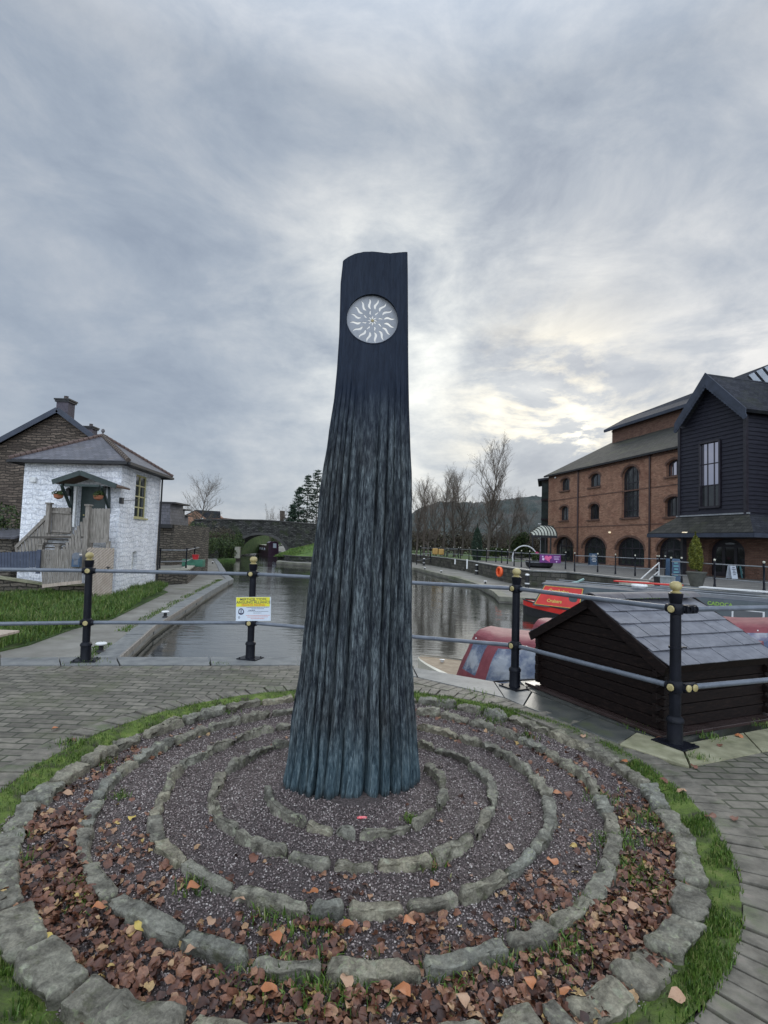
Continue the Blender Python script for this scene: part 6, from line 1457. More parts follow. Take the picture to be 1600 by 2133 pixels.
# ================================================================ COTTAGE ROW, GARDEN WALL, POTS
ribbon_wall('terrace_wall', [tuple(P(x, y, LZ)[:2]) for x, y in ((418, 1192), (389, 1216), (328, 1219), (300, 1219))], LZ, TLZ, .35, 'rubble', 'low rubble wall under the black iron railing beyond the white house', cop='concrete')
MB().slab([tuple(P(x, y, LZ)[:2]) for x, y in ((417, 1190), (387, 1213), (250, 1216), (250, 1180), (415, 1165))], TLZ-.01, LZ-.2).build('garden_terrace', 'path')['kind'] = 'structure'
def make_cottages():
    root = thing('cottage_row', P(345, 1180, TLZ), 'row of stone cottages with slate-hung bays beyond the white house', 'cottages')
    base = P(352, 1180, TLZ)
    for (x0, x1, y0, y1, yb, Y) in ((337,354,1048,1092,1182,34), (354,363,1060,1093,1178,42), (362,375,1073,1097,1176,52)):
        a, b = PY(x0, y0, Y), PY(x1, y1, Y); mb = MB(); mb.prism([(a.x-1.2, Y, b.z), (b.x, Y, b.z), (b.x-.05, Y, a.z), (a.x-1.2, Y, a.z)], (0, 2.2, 0)); mb.build('slate_bay', 'slate', root)
        mb = MB(); mb.box(((a.x+b.x)/2-.5, Y+1.1, a.z+.04), (b.x-a.x+1.7, 2.5, .10)); mb.build('bay_roof', 'black', root)
        mb = MB(); mb.box(((a.x+b.x)/2-.6, Y+1.1, b.z-.12), (b.x-a.x+1.4, 2.3, .24)); mb.build('bay_soffit', 'black', root)
        c = PY(x1-8, yb, Y); MB().prism([(a.x-3, Y+.3, LZ), (c.x+.25, Y+.3, LZ), (c.x+.25, Y+.3, b.z), (a.x-3, Y+.3, b.z)], (0, 7, 0)).build('wall', 'rubble', root)
        MB().bar((c.x+.35, Y+.1, TLZ), (c.x+.35, Y+.1, b.z), .09, .09).build('post', 'oak', root)
make_cottages()
q = P(365, 1166, TLZ)
for i, (px, py, r, lab) in enumerate(((366, 1155, .42, 'round terracotta plant pot by the cottage door'), (354, 1168, .28, 'small terracotta plant pot against the cottage wall'), (402, 1158, .5, 'large terracotta pot with a leafy plant behind the iron railing'))):
    q = PY(px, py, 38+i*2-3*(i == 1)); q.z = TLZ if i else TLZ+.3; root = thing('plant_pot', q, lab, 'plant pot')
    MB().lathe([(r*.6, 0), (r*.9, r*.9), (r, r), (r, r*1.15), (r*.85, r*1.15)], q, 14).build('pot', 'terracotta', root, smooth=40); leafy('plant', 'bush' if i != 2 else 'rust_leaf', q+Vector((0, 0, r*1.6)), (r*1.0, r*1.0, r*.9), 600, .1, root, seed=i)

# ================================================================ THE BRICK BUILDING AND ITS TIMBER WING
FL, FR = Vector((21.0, 68.0, 0)), Vector((25.8, 46.3, 0))
FRX = FR+(FR-FL).normalized()*22
def make_brick_building():
    pl = Pl(FL, FRX); root = thing('brick_building', (24, 55, 0), 'long three-storey red brick building with arched windows and slate roof on the terrace', 'building')
    EZ = 10.95; L = pl.L; dn = -pl.n                               # dn points into the building
    def hpx(x0, y0, x1, y1, rise):
        a, b = pl.sz(x0, y1), pl.sz(x1, y1); c = pl.sz((x0+x1)/2, y0); zb = pl.sz((x0+x1)/2, y1)[1]; return arch_hole(a[0], b[0], zb, c[1], rise, 10)
    small = [hpx(1168,996,1186,1022,.45), hpx(1227,986,1251,1014,.5), hpx(1388,957,1422,991,.5), hpx(1166,1054,1184,1084,.45), hpx(1226,1049,1248,1082,.5), hpx(1385,1034,1420,1076,.5)]
    tall = hpx(1295,971,1331,1078,1.0)
    big = [hpx(1154,1118,1194,1172,1.3), hpx(1212,1118,1262,1177,1.3), hpx(1282,1119,1342,1182,1.3), hpx(1368,1119,1428,1190,1.3)]
    for b in big:
        b[0] = (b[0][0], .02); b[1] = (b[1][0], .02)
    d = hpx(1478,1119,1550,1200,1.3); d[0] = (d[0][0], .02); d[1] = (d[1][0], .02)
    holes = small+[tall]+big
    wall_open(pl, [(0, -.3), (L, -.3), (L, EZ), (0, EZ)], holes, .45, 'wall', 'brick', root)
    for k, h in enumerate(small): window(pl, h, root, depth=.28, fr=.12, nv=1 if k not in (2, 5) else 3, glass='glass_sky' if k == 2 else 'glass_dark')
    window(pl, tall, root, depth=.28, fr=.13, nv=3, hz=(.14, .42, .68), lab='tall round-headed window')
    for h in big: window(pl, h, root, depth=.35, fr=.18, nv=3, hz=(.62,), name='arched_glazing', glass='glass_dark')
    # brick arches, sills, string courses
    for h in holes:
        mb = MB(); c = (h[0][0]+h[1][0])/2; top = h[2:]
        for a, b in zip(top[:-1], top[1:]):
            def o_(p): v = Vector((p[0]-c, p[1]-(top[0][1]-.6), 0)).normalized()*.22; return (p[0]+v.x, p[1]+v.y)
            mb.prism([pl.at(*a, .035), pl.at(*b, .035), pl.at(*o_(b), .035), pl.at(*o_(a), .035)], dn*.1)
        mb.build('arch_brickwork', 'brick_dark', root)
    for h in small+[tall]:
        s0, s1, z = h[0][0], h[1][0], h[0][1]; MB().bar(pl.at(s0-.15, z-.08, .05), pl.at(s1+.15, z-.08, .05), .25, .16).build('sill', 'brick_dark', root)
    mb = MB()
    for zz in (pl.sz(1250, 1030)[1], pl.sz(1250, 1096)[1]): mb.prism([pl.at(0, zz-.06, .03), pl.at(L, zz-.06, .03), pl.at(L, zz+.06, .03), pl.at(0, zz+.06, .03)], dn*.05)
    mb.prism([pl.at(0, EZ-.55, .04), pl.at(L, EZ-.55, .04), pl.at(L, EZ-.35, .04), pl.at(0, EZ-.35, .04)], dn*.06); mb.build('string_course', 'brick_dark', root)
    mb = MB(); s = 0.1
    while s < L: mb.prism([pl.at(s, EZ-.34, .10), pl.at(s+.22, EZ-.34, .10), pl.at(s+.22, EZ-.02, .10), pl.at(s, EZ-.02, .10)], dn*.10); s += .5
    mb.build('dentil_course', 'brick_dark', root)
    for px in (1205, 1355):
        a = pl.sz(px, 1100)[0]; mb = MB(); mb.tube(pl.at(a, 0, .12), pl.at(a, EZ-.1, .12), .09, .09, 8); mb.box(pl.at(a, EZ-.25, .15), (.3, .3, .35)); mb.build('downpipe', 'pipe', root)
    # end wall and main roof
    D1 = 10.0; RZ = PY(1297, 918, 70.5).z
    A, B = pl.at(0, 0), pl.at(L, 0); A2, B2 = A+dn*2*D1, B+dn*2*D1
    MB().prism([A+Vector((0, 0, -.3))+dn*.46, A2+Vector((0, 0, -.3)), A2+Vector((0, 0, EZ)), A+dn*D1+Vector((0, 0, RZ-.2)), A+dn*.46+Vector((0, 0, EZ))], pl.d*.4).build('end_wall', 'brick', root)
    MB().prism([pl.at(.5, 0, -.55), pl.at(L, 0, -.55), pl.at(L, EZ, -.55), pl.at(.5, EZ, -.55)], dn*.1).build('inner_wall', 'black', root)
    ev = pl.n*.45+Vector((0, 0, -.15)); e0, e1 = pl.at(-.35, EZ)+ev, pl.at(L, EZ)+ev; r0, r1 = pl.at(-.35, RZ, -D1), pl.at(L, RZ, -D1)
    slab_roof([e0, e1, r1, r0], .16, 'roof_slope', 'slate_moss', root); slab_roof([A2-pl.n*.4+Vector((0, 0, EZ-.15))-pl.d*.35, B2+Vector((0, 0, EZ-.15)), r1, r0], .16, 'roof_slope', 'slate_moss', root)
    mb = MB(); mb.bar(e0+Vector((0, 0, -.12)), e1+Vector((0, 0, -.12)), .16, .18); mb.build('gutter', 'black', root)
    # raised block with its own roof
    s0 = .5; w0 = D1-1.2; TZ = PY(1300, 896, 70).z
    a = pl.at(s0, RZ-1.6, -w0); b = pl.at(L, RZ-1.6, -w0)
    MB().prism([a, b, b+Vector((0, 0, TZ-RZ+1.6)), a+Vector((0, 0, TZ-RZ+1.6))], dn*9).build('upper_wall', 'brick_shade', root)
    mb = MB(); q0, q1 = pl.at(s0, RZ+.9, -w0+.05), pl.at(L, RZ+.9, -w0+.05); mb.bar(q0, q1, .12, .18); mb.build('upper_string_course', 'brick_dark', root)
    f0, f1 = pl.at(s0-.7, TZ-.05, -w0+.7), pl.at(L, TZ-.05, -w0+.7); g0, g1 = pl.at(s0-.9, TZ+1.8, -w0-2.6), pl.at(L, TZ+3.1, -w0-2.6)
    slab_roof([f0, f1, g1, g0], .22, 'upper_roof', 'slate_blue', root); slab_roof([g0, g1, g1+dn*5-Vector((0, 0, 2.4)), g0+dn*5-Vector((0, 0, 2.4))], .22, 'upper_roof', 'slate_blue', root)
    mb = MB(); mb.bar(f0+Vector((0, 0, -.2)), f1+Vector((0, 0, -.2)), .16, .35); mb.build('upper_fascia', 'barge', root)
    # glazed stair at the far end
    q0, q1 = PY(1129, 1000, 72), PY(1146, 1100, 72); gl = MB(); gl.prism([(q0.x, 72, 0), (q1.x+.3, 72, 0), (q1.x+.3, 72, q0.z), (q0.x, 72, q0.z)], (2.0, 6, 0)); gl.build('glazed_bay', 'bay_glass', root)
    mb = MB()
    for k in (0, .5, 1): x = q0.x+(q1.x-q0.x)*k; mb.bar((x, 71.95, 0), (x, 71.95, q0.z), .22, .14)
    for k in range(5): mb.bar((q0.x-.1, 71.9, q0.z*k/4+.02), (q1.x+.3, 71.9, q0.z*k/4+.02), .1, .25)
    mb.build('bay_frame', 'frame_dark', root)
    slab_roof([(q0.x-.8, 71.3, q0.z+.05), (q1.x+.5, 71.3, q0.z+.5), (q1.x+2.7, 78.5, q0.z+.5), (q0.x+1.4, 78.5, q0.z+.05)], .25, 'bay_roof', 'slate_dark', root)
    # bulkhead lamps
    for x_, y_, m_ in ((1157, 995, 'white_paint'), (1270, 1109, 'lamp_glow')): mb = MB(); mb.box(pl.pt(x_, y_, .12), (.22, .22, .16)); mb.build('wall_lamp', m_, root, bevel=.05)
    return root, pl
def glow_mat():
    m, t, b, tc = base_mat('lit_wall_lamp', .4); b.inputs['Base Color'].default_value = (.9, .8, .6, 1); b.inputs['Emission Color'].default_value = (1, .8, .5, 1); b.inputs['Emission Strength'].default_value = .5; return m
M['lamp_glow'] = glow_mat()
BR, PLM = make_brick_building()

def make_wing():
    W0 = PY(1418, 900, 38.0); W1 = PY(1555, 870, 33.0); W0.z = W1.z = 0
    pl = Pl(W0, W1); dn = -pl.n; L = pl.L; root = thing('timber_wing', pl.at(L/2, 0), 'dark weatherboarded gabled wing with a tall window, right end of the brick building', 'building')
    zb = pl.sz(1480, 1079)[1]; ez = pl.sz(1555, 851)[1]; ap = pl.sz(1473, 788); 
    wa, wb = pl.sz(1461, 1058), pl.sz(1502, 916); hole = [(wa[0], wa[1]), (wb[0], wa[1]), (wb[0], wb[1]), (wa[0], wb[1])]
    ez = min(ez, pl.sz(1553, 858)[1]); out = [(0, zb), (L, zb), (L, ez), (ap[0], ap[1]-.35), (0, ez-.5)]
    wall_open(pl, out, [hole], .25, 'wall', 'clap', root)
    # real overlapping boards
    mb = MB(); z = zb; bh = .27
    def lim(zz):
        if zz <= ez: return 0, L
        t = (zz-ez)/(ap[1]-.35-ez); return ap[0]*t, L-(L-ap[0])*t
    while z < ap[1]-.5:
        z1 = min(z+bh, ap[1]-.45); a0, a1 = lim(z); c0, c1 = lim(z1)
        parts = [(a0, a1, c0, c1)]
        if z1 > hole[0][1]+.02 and z < hole[2][1]-.02: parts = [(a0, hole[0][0]-.12, c0, hole[0][0]-.12), (hole[1][0]+.12, a1, hole[1][0]+.12, c1)]
        for p0, p1, q0, q1 in parts:
            if p1-p0 > .05 and q1-q0 > .01: mb.add([pl.at(p0, z, .075), pl.at(p1, z, .075), pl.at(q1, z1, .02), pl.at(q0, z1, .02), pl.at(p0, z, .015), pl.at(p1, z, .015)], [(0, 1, 2, 3), (4, 5, 1, 0)])
        z = z1
    mb.build('weatherboards', 'clap', root)
    D = 12.0; pr = Pl(pl.at(L, 0), pl.at(L, 0)+dn*D)
    MB().prism([pr.at(0, zb, -.05), pr.at(D, zb, -.05), pr.at(D, ez, -.05), pr.at(0, ez, -.05)], -pr.n*.2).build('side_wall', 'clap', root)
    mb = MB(); z = zb
    while z < ez-.05: z1 = min(z+bh, ez); mb.add([pr.at(0, z, .055), pr.at(D, z, .055), pr.at(D, z1, .0), pr.at(0, z1, .0), pr.at(0, z, -.02), pr.at(D, z, -.02)], [(0, 1, 2, 3), (4, 5, 1, 0)]); z = z1
    mb.build('side_weatherboards', 'clap', root)
    p2 = Pl(pl.at(0, 0), pl.at(0, 0)+dn*D); MB().prism([p2.at(0, zb, -.05), p2.at(D, zb, -.05), p2.at(D, ez, -.05), p2.at(0, ez, -.05)], pl.d*.2).build('side_wall', 'clap', root)
    for x_ in (0, L): MB().bar(pl.at(x_, zb, .06), pl.at(x_, ez, .06), .2, .2, pl.n).build('corner_board', 'frame_dark', root)
    MB().prism([pl.at(.05, zb+.02, -.1), pl.at(L-.05, zb+.02, -.1), pl.at(L-.05, zb+.02, -D), pl.at(.05, zb+.02, -D)], (0, 0, .2)).build('floor', 'black', root)
    # upper panes reflect the sky, lower row is dark
    o = window(pl, hole, root, depth=.05, fr=.10, nv=2, hz=(.335, .665), glass='glass_dark', lab='tall nine-pane window', off=.06)
    zz = hole[0][1]+(hole[2][1]-hole[0][1])*.345
    o.children[0].data.materials[0] = M['glass_dark']; MB().prism([pl.at(hole[0][0]+.1, zz, -.012), pl.at(hole[1][0]-.1, zz, -.012), pl.at(hole[1][0]-.1, hole[2][1]-.1, -.012), pl.at(hole[0][0]+.1, hole[2][1]-.1, -.012)], dn*.004).build('upper_pane', 'glass_sky', o)
    mb = MB(); 
    for a, b in ((0, 1), (1, 2), (2, 3), (3, 0)): mb.bar(pl.at(*hole[a], .09), pl.at(*hole[b], .09), .12, .16, pl.n)
    mb.build('window_surround', 'frame_dark', o)
    # roof
    og = pl.n*.75; fl = pl.sz(1405, 886); fr = pl.sz(1553, 852); apx = pl.pt(1470, 778, .75)
    eL = pl.pt(1406, 884, .75); eR = pl.pt(1554, 851, .75)
    for e, nm in ((eL, 'roof_slope'), (eR, 'roof_slope')): slab_roof([apx, e, e+dn*(D+1), apx+dn*(D+1)], .22, nm, 'slate_dark', root)
    for e in (eL, eR):
        mb = MB(); mb.prism([apx+pl.n*.06+Vector((0, 0, .05)), e+pl.n*.06+Vector((0, 0, .05)), e+pl.n*.06+Vector((0, 0, -.55)), apx+pl.n*.06+Vector((0, 0, -.75))], dn*.09)
        n = 16
        for k in range(n):
            p = apx.lerp(e, (k+.5)/n)+pl.n*.05; p.z -= .75-.2*k/n; mb.tube(p, p+dn*.07, .17, .17, 8)
        mb.build('bargeboard', 'barge', root)
    # slate skirt roof over the entrance
    k0, k1 = pl.at(-.25, zb+.12, .1), pl.at(L+.25, zb+.12, .1); m0, m1 = pl.at(-1.5, zb-1.05, 1.5), pl.at(L+1.7, zb-1.05, 1.5)
    slab_roof([k0, k1, m1, m0], .14, 'skirt_roof', 'slate_moss', root)
    rr = pr.at(D*.6, zb+.12, .1); slab_roof([k1, m1, pr.at(D*.6, zb-1.05, 1.7), rr], .14, 'skirt_roof', 'slate_dark', root)
    mb = MB(); mb.bar(m0+Vector((0, 0, -.16)), m1+Vector((0, 0, -.16)), .10, .26); mb.bar(m1+Vector((0, 0, -.16)), pr.at(D*.6, zb-1.21, 1.7), .10, .26); mb.build('skirt_fascia', 'barge', root)
    mb = MB(); mb.bar(k0+Vector((0, 0, .08)), k1+Vector((0, 0, .08)), .12, .10); mb.build('lead_flashing', 'rail_far', root)
    MB().prism([m0+Vector((0, 0, -.30)), m1+Vector((0, 0, -.30)), pl.at(L+1.2, zb-1.35, -5), pl.at(-1.2, zb-1.35, -5)], (0, 0, .05)).build('ceiling', 'black', root)
    # ground floor brickwork with the arched entrance
    pg = Pl(pl.at(-1.0, 0, -1.2), pl.at(L+6.0, 0, -1.2)); s0, z0 = pg.sz(1476, 1200); s1, _ = pg.sz(1552, 1200); zt = pg.sz(1512, 1121)[1]
    h = arch_hole(s0, s1, .02, zt, .9, 10)
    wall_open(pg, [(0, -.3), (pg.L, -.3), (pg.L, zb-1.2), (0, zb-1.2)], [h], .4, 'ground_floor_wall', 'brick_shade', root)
    window(pg, h, root, depth=.3, fr=.28, nv=2, hz=(.80,), name='entrance', glass='glass_dark', lab='arched glazed entrance doors')
    # brick pier and post
    a = P(1424, 1196); MB().bar(Vector((a.x, a.y, 0)), Vector((a.x, a.y, zb-1.0)), .28, .28, (0, 1, 0)).build('canopy_post', 'frame_dark', root)
    a = P(1573, 1205); MB().tube(Vector((a.x, a.y, 0)), Vector((a.x, a.y, zb-1.2)), .07, .07, 8).build('downpipe', 'frame_dark', root)
    mb = MB(); q = pl.pt(1428, 1109, 1.45); mb.box(q, (.3, .3, .06)); mb.build('soffit_lamp', 'lamp_glow', root)
    # taller linked roof with rooflights at the right edge
    Yr = 42.0; a, b = PY(1556, 783, Yr), PY(1760, 700, Yr-6); c, d = PY(1640, 850, Yr-6), PY(1900, 830, Yr-12)
    return root, pl, apx, dn, D
WR, PLW, apx, dn, D = make_wing()
# further roof with rooflights beyond the wing
root = thing('rear_roof_block', apx+dn*14, 'slate roof with pale rooflight strips rising behind the dark timber wing', 'building')
u0 = apx+dn*(D+.2)+PLW.d*-1.0; sd_ = PLW.d
a = apx+dn*5.2+Vector((0, 0, .15)); 
A0 = PY(1556, 784, 40.0); A1 = PY(1700, 716, 33.0); B0 = PY(1628, 862, 35.5); B1 = PY(1800, 850, 29)
slab_roof([A0, A1, B1, B0], .2, 'roof_slope', 'slate_dark', root)
nrm = (A1-A0).cross(B0-A0).normalized(); nrm = nrm if nrm.z > 0 else -nrm
for k in range(3):
    t0, t1 = .05+k*.13, .13+k*.13; p = [A0.lerp(A1, t0), A0.lerp(A1, t1), A0.lerp(A1, t1).lerp(B0.lerp(B1, t1), .46), A0.lerp(A1, t0).lerp(B0.lerp(B1, t0), .46)]
    MB().prism([q+nrm*.03 for q in p], nrm*.06).build('rooflight', 'rooflight', root)
MB().prism([B0+Vector((0, 0, -.2)), B1+Vector((0, 0, -.2)), Vector((B1.x, B1.y, 0)), Vector((B0.x, B0.y, 0))], (.6, .8, 0)).build('wall', 'brick_shade', root)

# ---------------------------------------------------------------- things on the terrace
def potted_conifer():
    q = P(1451, 1224); q.z = 0; root = thing('potted_conifer', q, 'golden green clipped conifer in a tall grey tub in front of the timber wing', 'potted tree')
    u = q.y/FPX
    MB().lathe([(10*u, 0), (12*u, 6*u), (18*u, 29*u), (19.5*u, 30*u), (19.5*u, 33*u), (17*u, 33*u)], q, 20).build('tub', 'tub_grey', root, smooth=40)
    MB().tube(q+Vector((0, 0, 25*u)), q+Vector((0, 0, 60*u)), .05, .04, 8).build('trunk', 'bark', root)
    cr = leafy('crown', 'golden', q+Vector((-2*u, 0, 77*u)), (14*u, 14*u, 39*u), 9000, .055, root, 'cone', 4); leafy('crown', 'golden', q+Vector((8*u, .1, 68*u)), (8*u, 8*u, 34*u), 4000, .055, root, 'cone', 9)
potted_conifer()
q = P(1383, 1226, 0); u = q.y/FPX; root = thing('slatted_bin', q, 'grey slatted timber bin at the top of the boat steps', 'bin')
mb = MB()
for k in range(9): mb.box(q+Vector((-14*u+k*3.5*u, -.30, 12*u)), (3*u, .03, 24*u))
mb.build('slats', 'bin_grey', root); MB().box(q+Vector((0, 0, 12*u)), (28*u, .56, 23*u)).build('body', 'black', root); MB().box(q+Vector((0, -.02, 25*u)), (31*u, .66, 2.2*u)).build('lid', 'bin_grey', root)
def a_board(px, py, w_, h_, m, label, Y=None, marks='white_paint', tilt=.25):
    q = P(px, py, 0); u = q.y/FPX; root = thing('a_board', q, label, 'a-board'); up = Vector((0, tilt, 1)).normalized()
    for s in (-1, 1):
        v = Vector((0, s*tilt, 1)).normalized(); c = q+Vector((0, -s*.30, 0)); mb = MB(); mb.prism([c+Vector((-w_*u/2, 0, 0)), c+Vector((w_*u/2, 0, 0)), c+Vector((w_*u/2, 0, 0))+v*h_*u, c+Vector((-w_*u/2, 0, 0))+v*h_*u], (0, .03, 0)); mb.build('board', m, root)
    mb = MB(); c = q+Vector((0, -.32, 0))
    for k in range(5): z = (.3+.13*k)*h_*u; c2 = c+Vector((0, z*tilt*1.0-.01, z)); wd = w_*u*(.6 if k % 2 else .4); mb.box(c2, (wd, .008, .05*h_*u))
    mb.build('lettering', marks, root)
a_board(1236, 1177, 17, 25, 'board_blue', 'blue advertising board at the second brick arch')
a_board(1525, 1205, 12, 28, 'sign_white', 'left grey leaning board beside the entrance doors', marks='ink')
a_board(1544, 1204, 10, 25, 'board_teal', 'right teal and white leaning board beside the entrance doors')
a_board(1402, 1212, 18, 48, 'board_blue', 'tall teal information board between the railings', tilt=.05, marks='board_teal')
q = P(1125, 1184, 0)+Vector((.4, 1.6, 0)); q.z = 0; root = thing('stone_planter', q, 'long dark trough planter with shrubs behind the purple banner', 'planter')
u = q.y/FPX; MB().lathe([(22*u, 0), (27*u, 4*u), (28*u, 12*u), (26*u, 15*u), (20*u, 14*u)], q, 18).build('trough', 'black', root); leafy('plants', 'bush', q+Vector((-8*u, 0, 22*u)), (15*u, 10*u, 10*u), 1600, .10, root, seed=4); leafy('flowers', 'pink', q+Vector((-6*u, -.1, 30*u)), (7*u, 5*u, 3*u), 90, .09, root, seed=6)
def make_banner():
    a, b = P(1103, 1184), P(1177.6, 1186); z0, z1 = .45, 1.06; p0, p1 = a.lerp(b, .27), a.lerp(b, .86); n_ = Vector((p1.y-p0.y, -(p1.x-p0.x), 0)).normalized()
    if n_.y > 0: n_ = -n_
    root = thing('banner', (p0+p1)/2+Vector((0, 0, z0)), 'purple event banner tied to the terrace railing', 'banner')
    f = lambda t, z, o=0: p0.lerp(p1, t)+Vector((0, 0, z))+n_*(.06+o)
    mb = MB(); mb.prism([f(0, z0), f(1, z0), f(1, z1), f(0, z1)], n_*-.01); mb.build('sheet', 'banner', root)
    mb = MB(); 
    for t, z, r in ((.32, .82, .16), (.42, .78, .14), (.50, .86, .12), (.38, .68, .10), (.45, .58, .06)): mb.lathe([(0, 0), (r, .002), (0, .004)], f(t, z), 9, n_)
    mb.build('pink_print', 'pink', root)
    mb = MB(); mb.lathe([(0, 0), (.10, .002), (0, .004)], f(.17, .72), 8, n_); mb.lathe([(0, 0), (.07, .002), (0, .004)], f(.14, .90), 8, n_)
    for k, (t0, t1, z) in enumerate(((.66, .95, .90), (.66, .9, .80), (.68, .92, .70))): mb.prism([f(t0, z, .003), f(t1, z, .003), f(t1, z+.035, .003), f(t0, z+.035, .003)], n_*.001)
    mb.lathe([(0, 0), (.06, .002), (0, .004)], f(.80, .55), 8, n_); mb.build('white_print', 'lilac', root)
make_banner()
# ribbed barrel canopy at the far corner
def ribbed_canopy():
    Y = 60.0; a, b = PY(1102, 1117, Y), PY(1146, 1117, Y); zt = PY(1125, 1094, Y).z; zb = a.z; root = thing('ribbed_canopy', ((a.x+b.x)/2, Y, 0), 'cream ribbed barrel canopy on posts at the left corner of the brick building', 'canopy')
    n = 10; D = 4.0; mb = MB(); prof = []
    for k in range(n+1): t = pi/2*k/n; prof.append((a.x+(1-sin(t) if False else 1-cos(t))*2.3, zb+sin(t)*(zt-zb)))
    x1 = b.x+.4
    prof.append((x1, zt))
    for (xa, za), (xb, zb_) in zip(prof[:-1], prof[1:]): mb.add([(xa, Y, za), (xb, Y, zb_), (xb+1.3, Y+D, zb_), (xa+1.3, Y+D, za)], [(0, 1, 2, 3)])
    mb.build('vault', 'canopy', root, smooth=60)
    # front: quarter-round end cap made of ribs
    mb = MB()
    for i in range(9):
        x = a.x+.1+(x1-a.x-.1)*i/8
        pts = []
        for k in range(9): t = pi/2*k/8; xx = a.x+(x-a.x)*1.0; pts.append(Vector((a.x+(x-a.x)*(.75+.25*cos(t))+(0), Y-1.2*cos(t), zb+sin(t)*(zt-zb)*min(1, ((x-a.x)/2.3+.25)))))
        mb.path(pts, .05, 5)
    mb.build('rib', 'black', root)
    mb = MB(); 
    for i in range(8):
        xa, xb = a.x+.1+(x1-a.x-.1)*i/8, a.x+.1+(x1-a.x-.1)*(i+1)/8
        for k in range(8):
            def pp(x, t): return (a.x+(x-a.x)*(.75+.25*cos(t)), Y-1.15*cos(t), zb+sin(t)*(zt-zb)*min(1, ((x-a.x)/2.3+.25))-.02)
            t0, t1 = pi/2*k/8, pi/2*(k+1)/8; mb.add([pp(xa, t0), pp(xb, t0), pp(xb, t1), pp(xa, t1)], [(0, 1, 2, 3)])
    mb.build('front_panels', 'canopy', root, smooth=60)
    MB().bar((a.x-.1, Y-1.2, zb), (x1, Y-1.2, zb), .15, .25).build('beam', 'black', root)
    for k, x in enumerate((a.x+.1, a.x+1.5, x1-.7)): MB().tube((x, Y-1.2, 0), (x, Y-1.2, zb), .09, .09, 8).build('post', 'black', root)
ribbed_canopy()
# white hoop
q = PY(1094, 1150, 56); root = None; mb = MB(); n = 20; R_ = 25*56/FPX; zc = PY(1094, 1162, 56).z
pts = [Vector((q.x+R_*cos(pi*k/n), 56+.2*k/n, zc+R_*sin(pi*k/n))) for k in range(n+1)]; mb.path(pts, .07, 6); pts[0].z = pts[0].z
mb.tube((q.x-R_, 56, 0), pts[-1], .07, .07, 6); mb.tube((q.x+R_, 56, 0), pts[0], .07, .07, 6)
tag(mb.build('hoop', 'rail_light', smooth=40), 'pale curved metal hoop between the cypress and the ribbed canopy', 'sculpture')
# picnic tables
src = None
for i, (px, py, lab) in enumerate(((946, 1160, 'picnic table nearest the pillar behind the railing'), (1012, 1162, 'picnic table just right of the cypress'), (1045, 1163, 'picnic table under the tallest bare tree'), (1082, 1166, 'picnic table below the white hoop'))):
    q = P(px, py, 0); q.y += 1.5
    if src is None:
        root = thing('picnic_table', q, lab, 'picnic table', 'picnic tables on the terrace'); src = root
        MB().box(q+Vector((0, 0, .74)), (1.9, .75, .06)).build('tabletop', 'oak_dark', root)
        for s in (-1, 1): MB().box(q+Vector((0, s*.72, .44)), (1.9, .27, .05)).build('bench_seat', 'oak_dark', root)
        for s in (-1, 1): mb = MB(); mb.bar(q+Vector((s*.7, -.75, 0)), q+Vector((s*.7, -.2, .72)), .1, .06); mb.bar(q+Vector((s*.7, .75, 0)), q+Vector((s*.7, .2, .72)), .1, .06); mb.bar(q+Vector((s*.7, -.8, .4)), q+Vector((s*.7, .8, .4)), .06, .1); mb.build('leg', 'oak_dark', root)
    else: c = copy_tree(src); c.location = q; c['label'] = lab; c.rotation_euler = (0, 0, i*.5)
# lifebuoy on the retaining wall
q = P(1040, 1212, LZ); q = Vector((9.28, 38.6, -.45)); q = PY(1040, 1191, 38.2); root = thing('lifebuoy', q, 'orange lifebuoy hanging on the dark retaining wall', 'lifebuoy'); mb = MB(); n, m_ = 24, 8; R_, r_ = .30, .085
ax = Vector((-1, -.32, 0)).normalized(); bx = Vector((0, 0, 1)); cx = ax.cross(bx)
for i in range(n):
    for j in range(m_): a, b = 2*pi*i/n, 2*pi*j/m_; mb.v.append(tuple(q+(cx*cos(a)+bx*sin(a))*(R_+r_*cos(b))+ax*r_*sin(b)))
for i in range(n):
    for j in range(m_): mb.f.append((i*m_+j, i*m_+(j+1) % m_, ((i+1) % n)*m_+(j+1) % m_, ((i+1) % n)*m_+j))
mb.build('ring', 'orange', root, smooth=True); mb = MB(); mb.lathe([(0, -.10), (.36, -.10), (.36, -.09), (0, -.09)], q, 20, ax); mb.build('housing', 'orange', root)
# steps down to the boats with two handrails
root = thing('boat_steps', P(1340, 1215, 0), 'boat steps with grey handrails below the slatted bin', 'steps')
a0, a1 = P(1372, 1200, 0), P(1392, 1214, 0)
for (x0, y0, x1, y1) in ((1373, 1172, 1318, 1222), (1371, 1191, 1336, 1222)):
    mb = MB(); pA_, pB_ = PY(x0, y0, a0.y-2), PY(x1, y1, a0.y-6); mb.tube(pA_, pB_, .035, .035, 8); mb.tube(Vector((pA_.x, pA_.y, 0)), pA_, .035, .035, 8); mb.build('handrail', 'rail_light', root)
for k in range(6): c = a0.lerp(Vector((12.6, 26, -1.2)), k/6); MB().box(Vector((c.x, c.y-2, -.18*k-.1)), (1.3, .4, .18)).build('step', 'concrete', root)
MB().slab([(13.25, 30.5), (14.5, 27), (14.5, 20), (18, 4), (13.6, 5), (12.2, 18), (12.0, 26), (12.2, 31)], -.62, -1.3).build('landing_stage', 'concrete')['kind'] = 'structure'
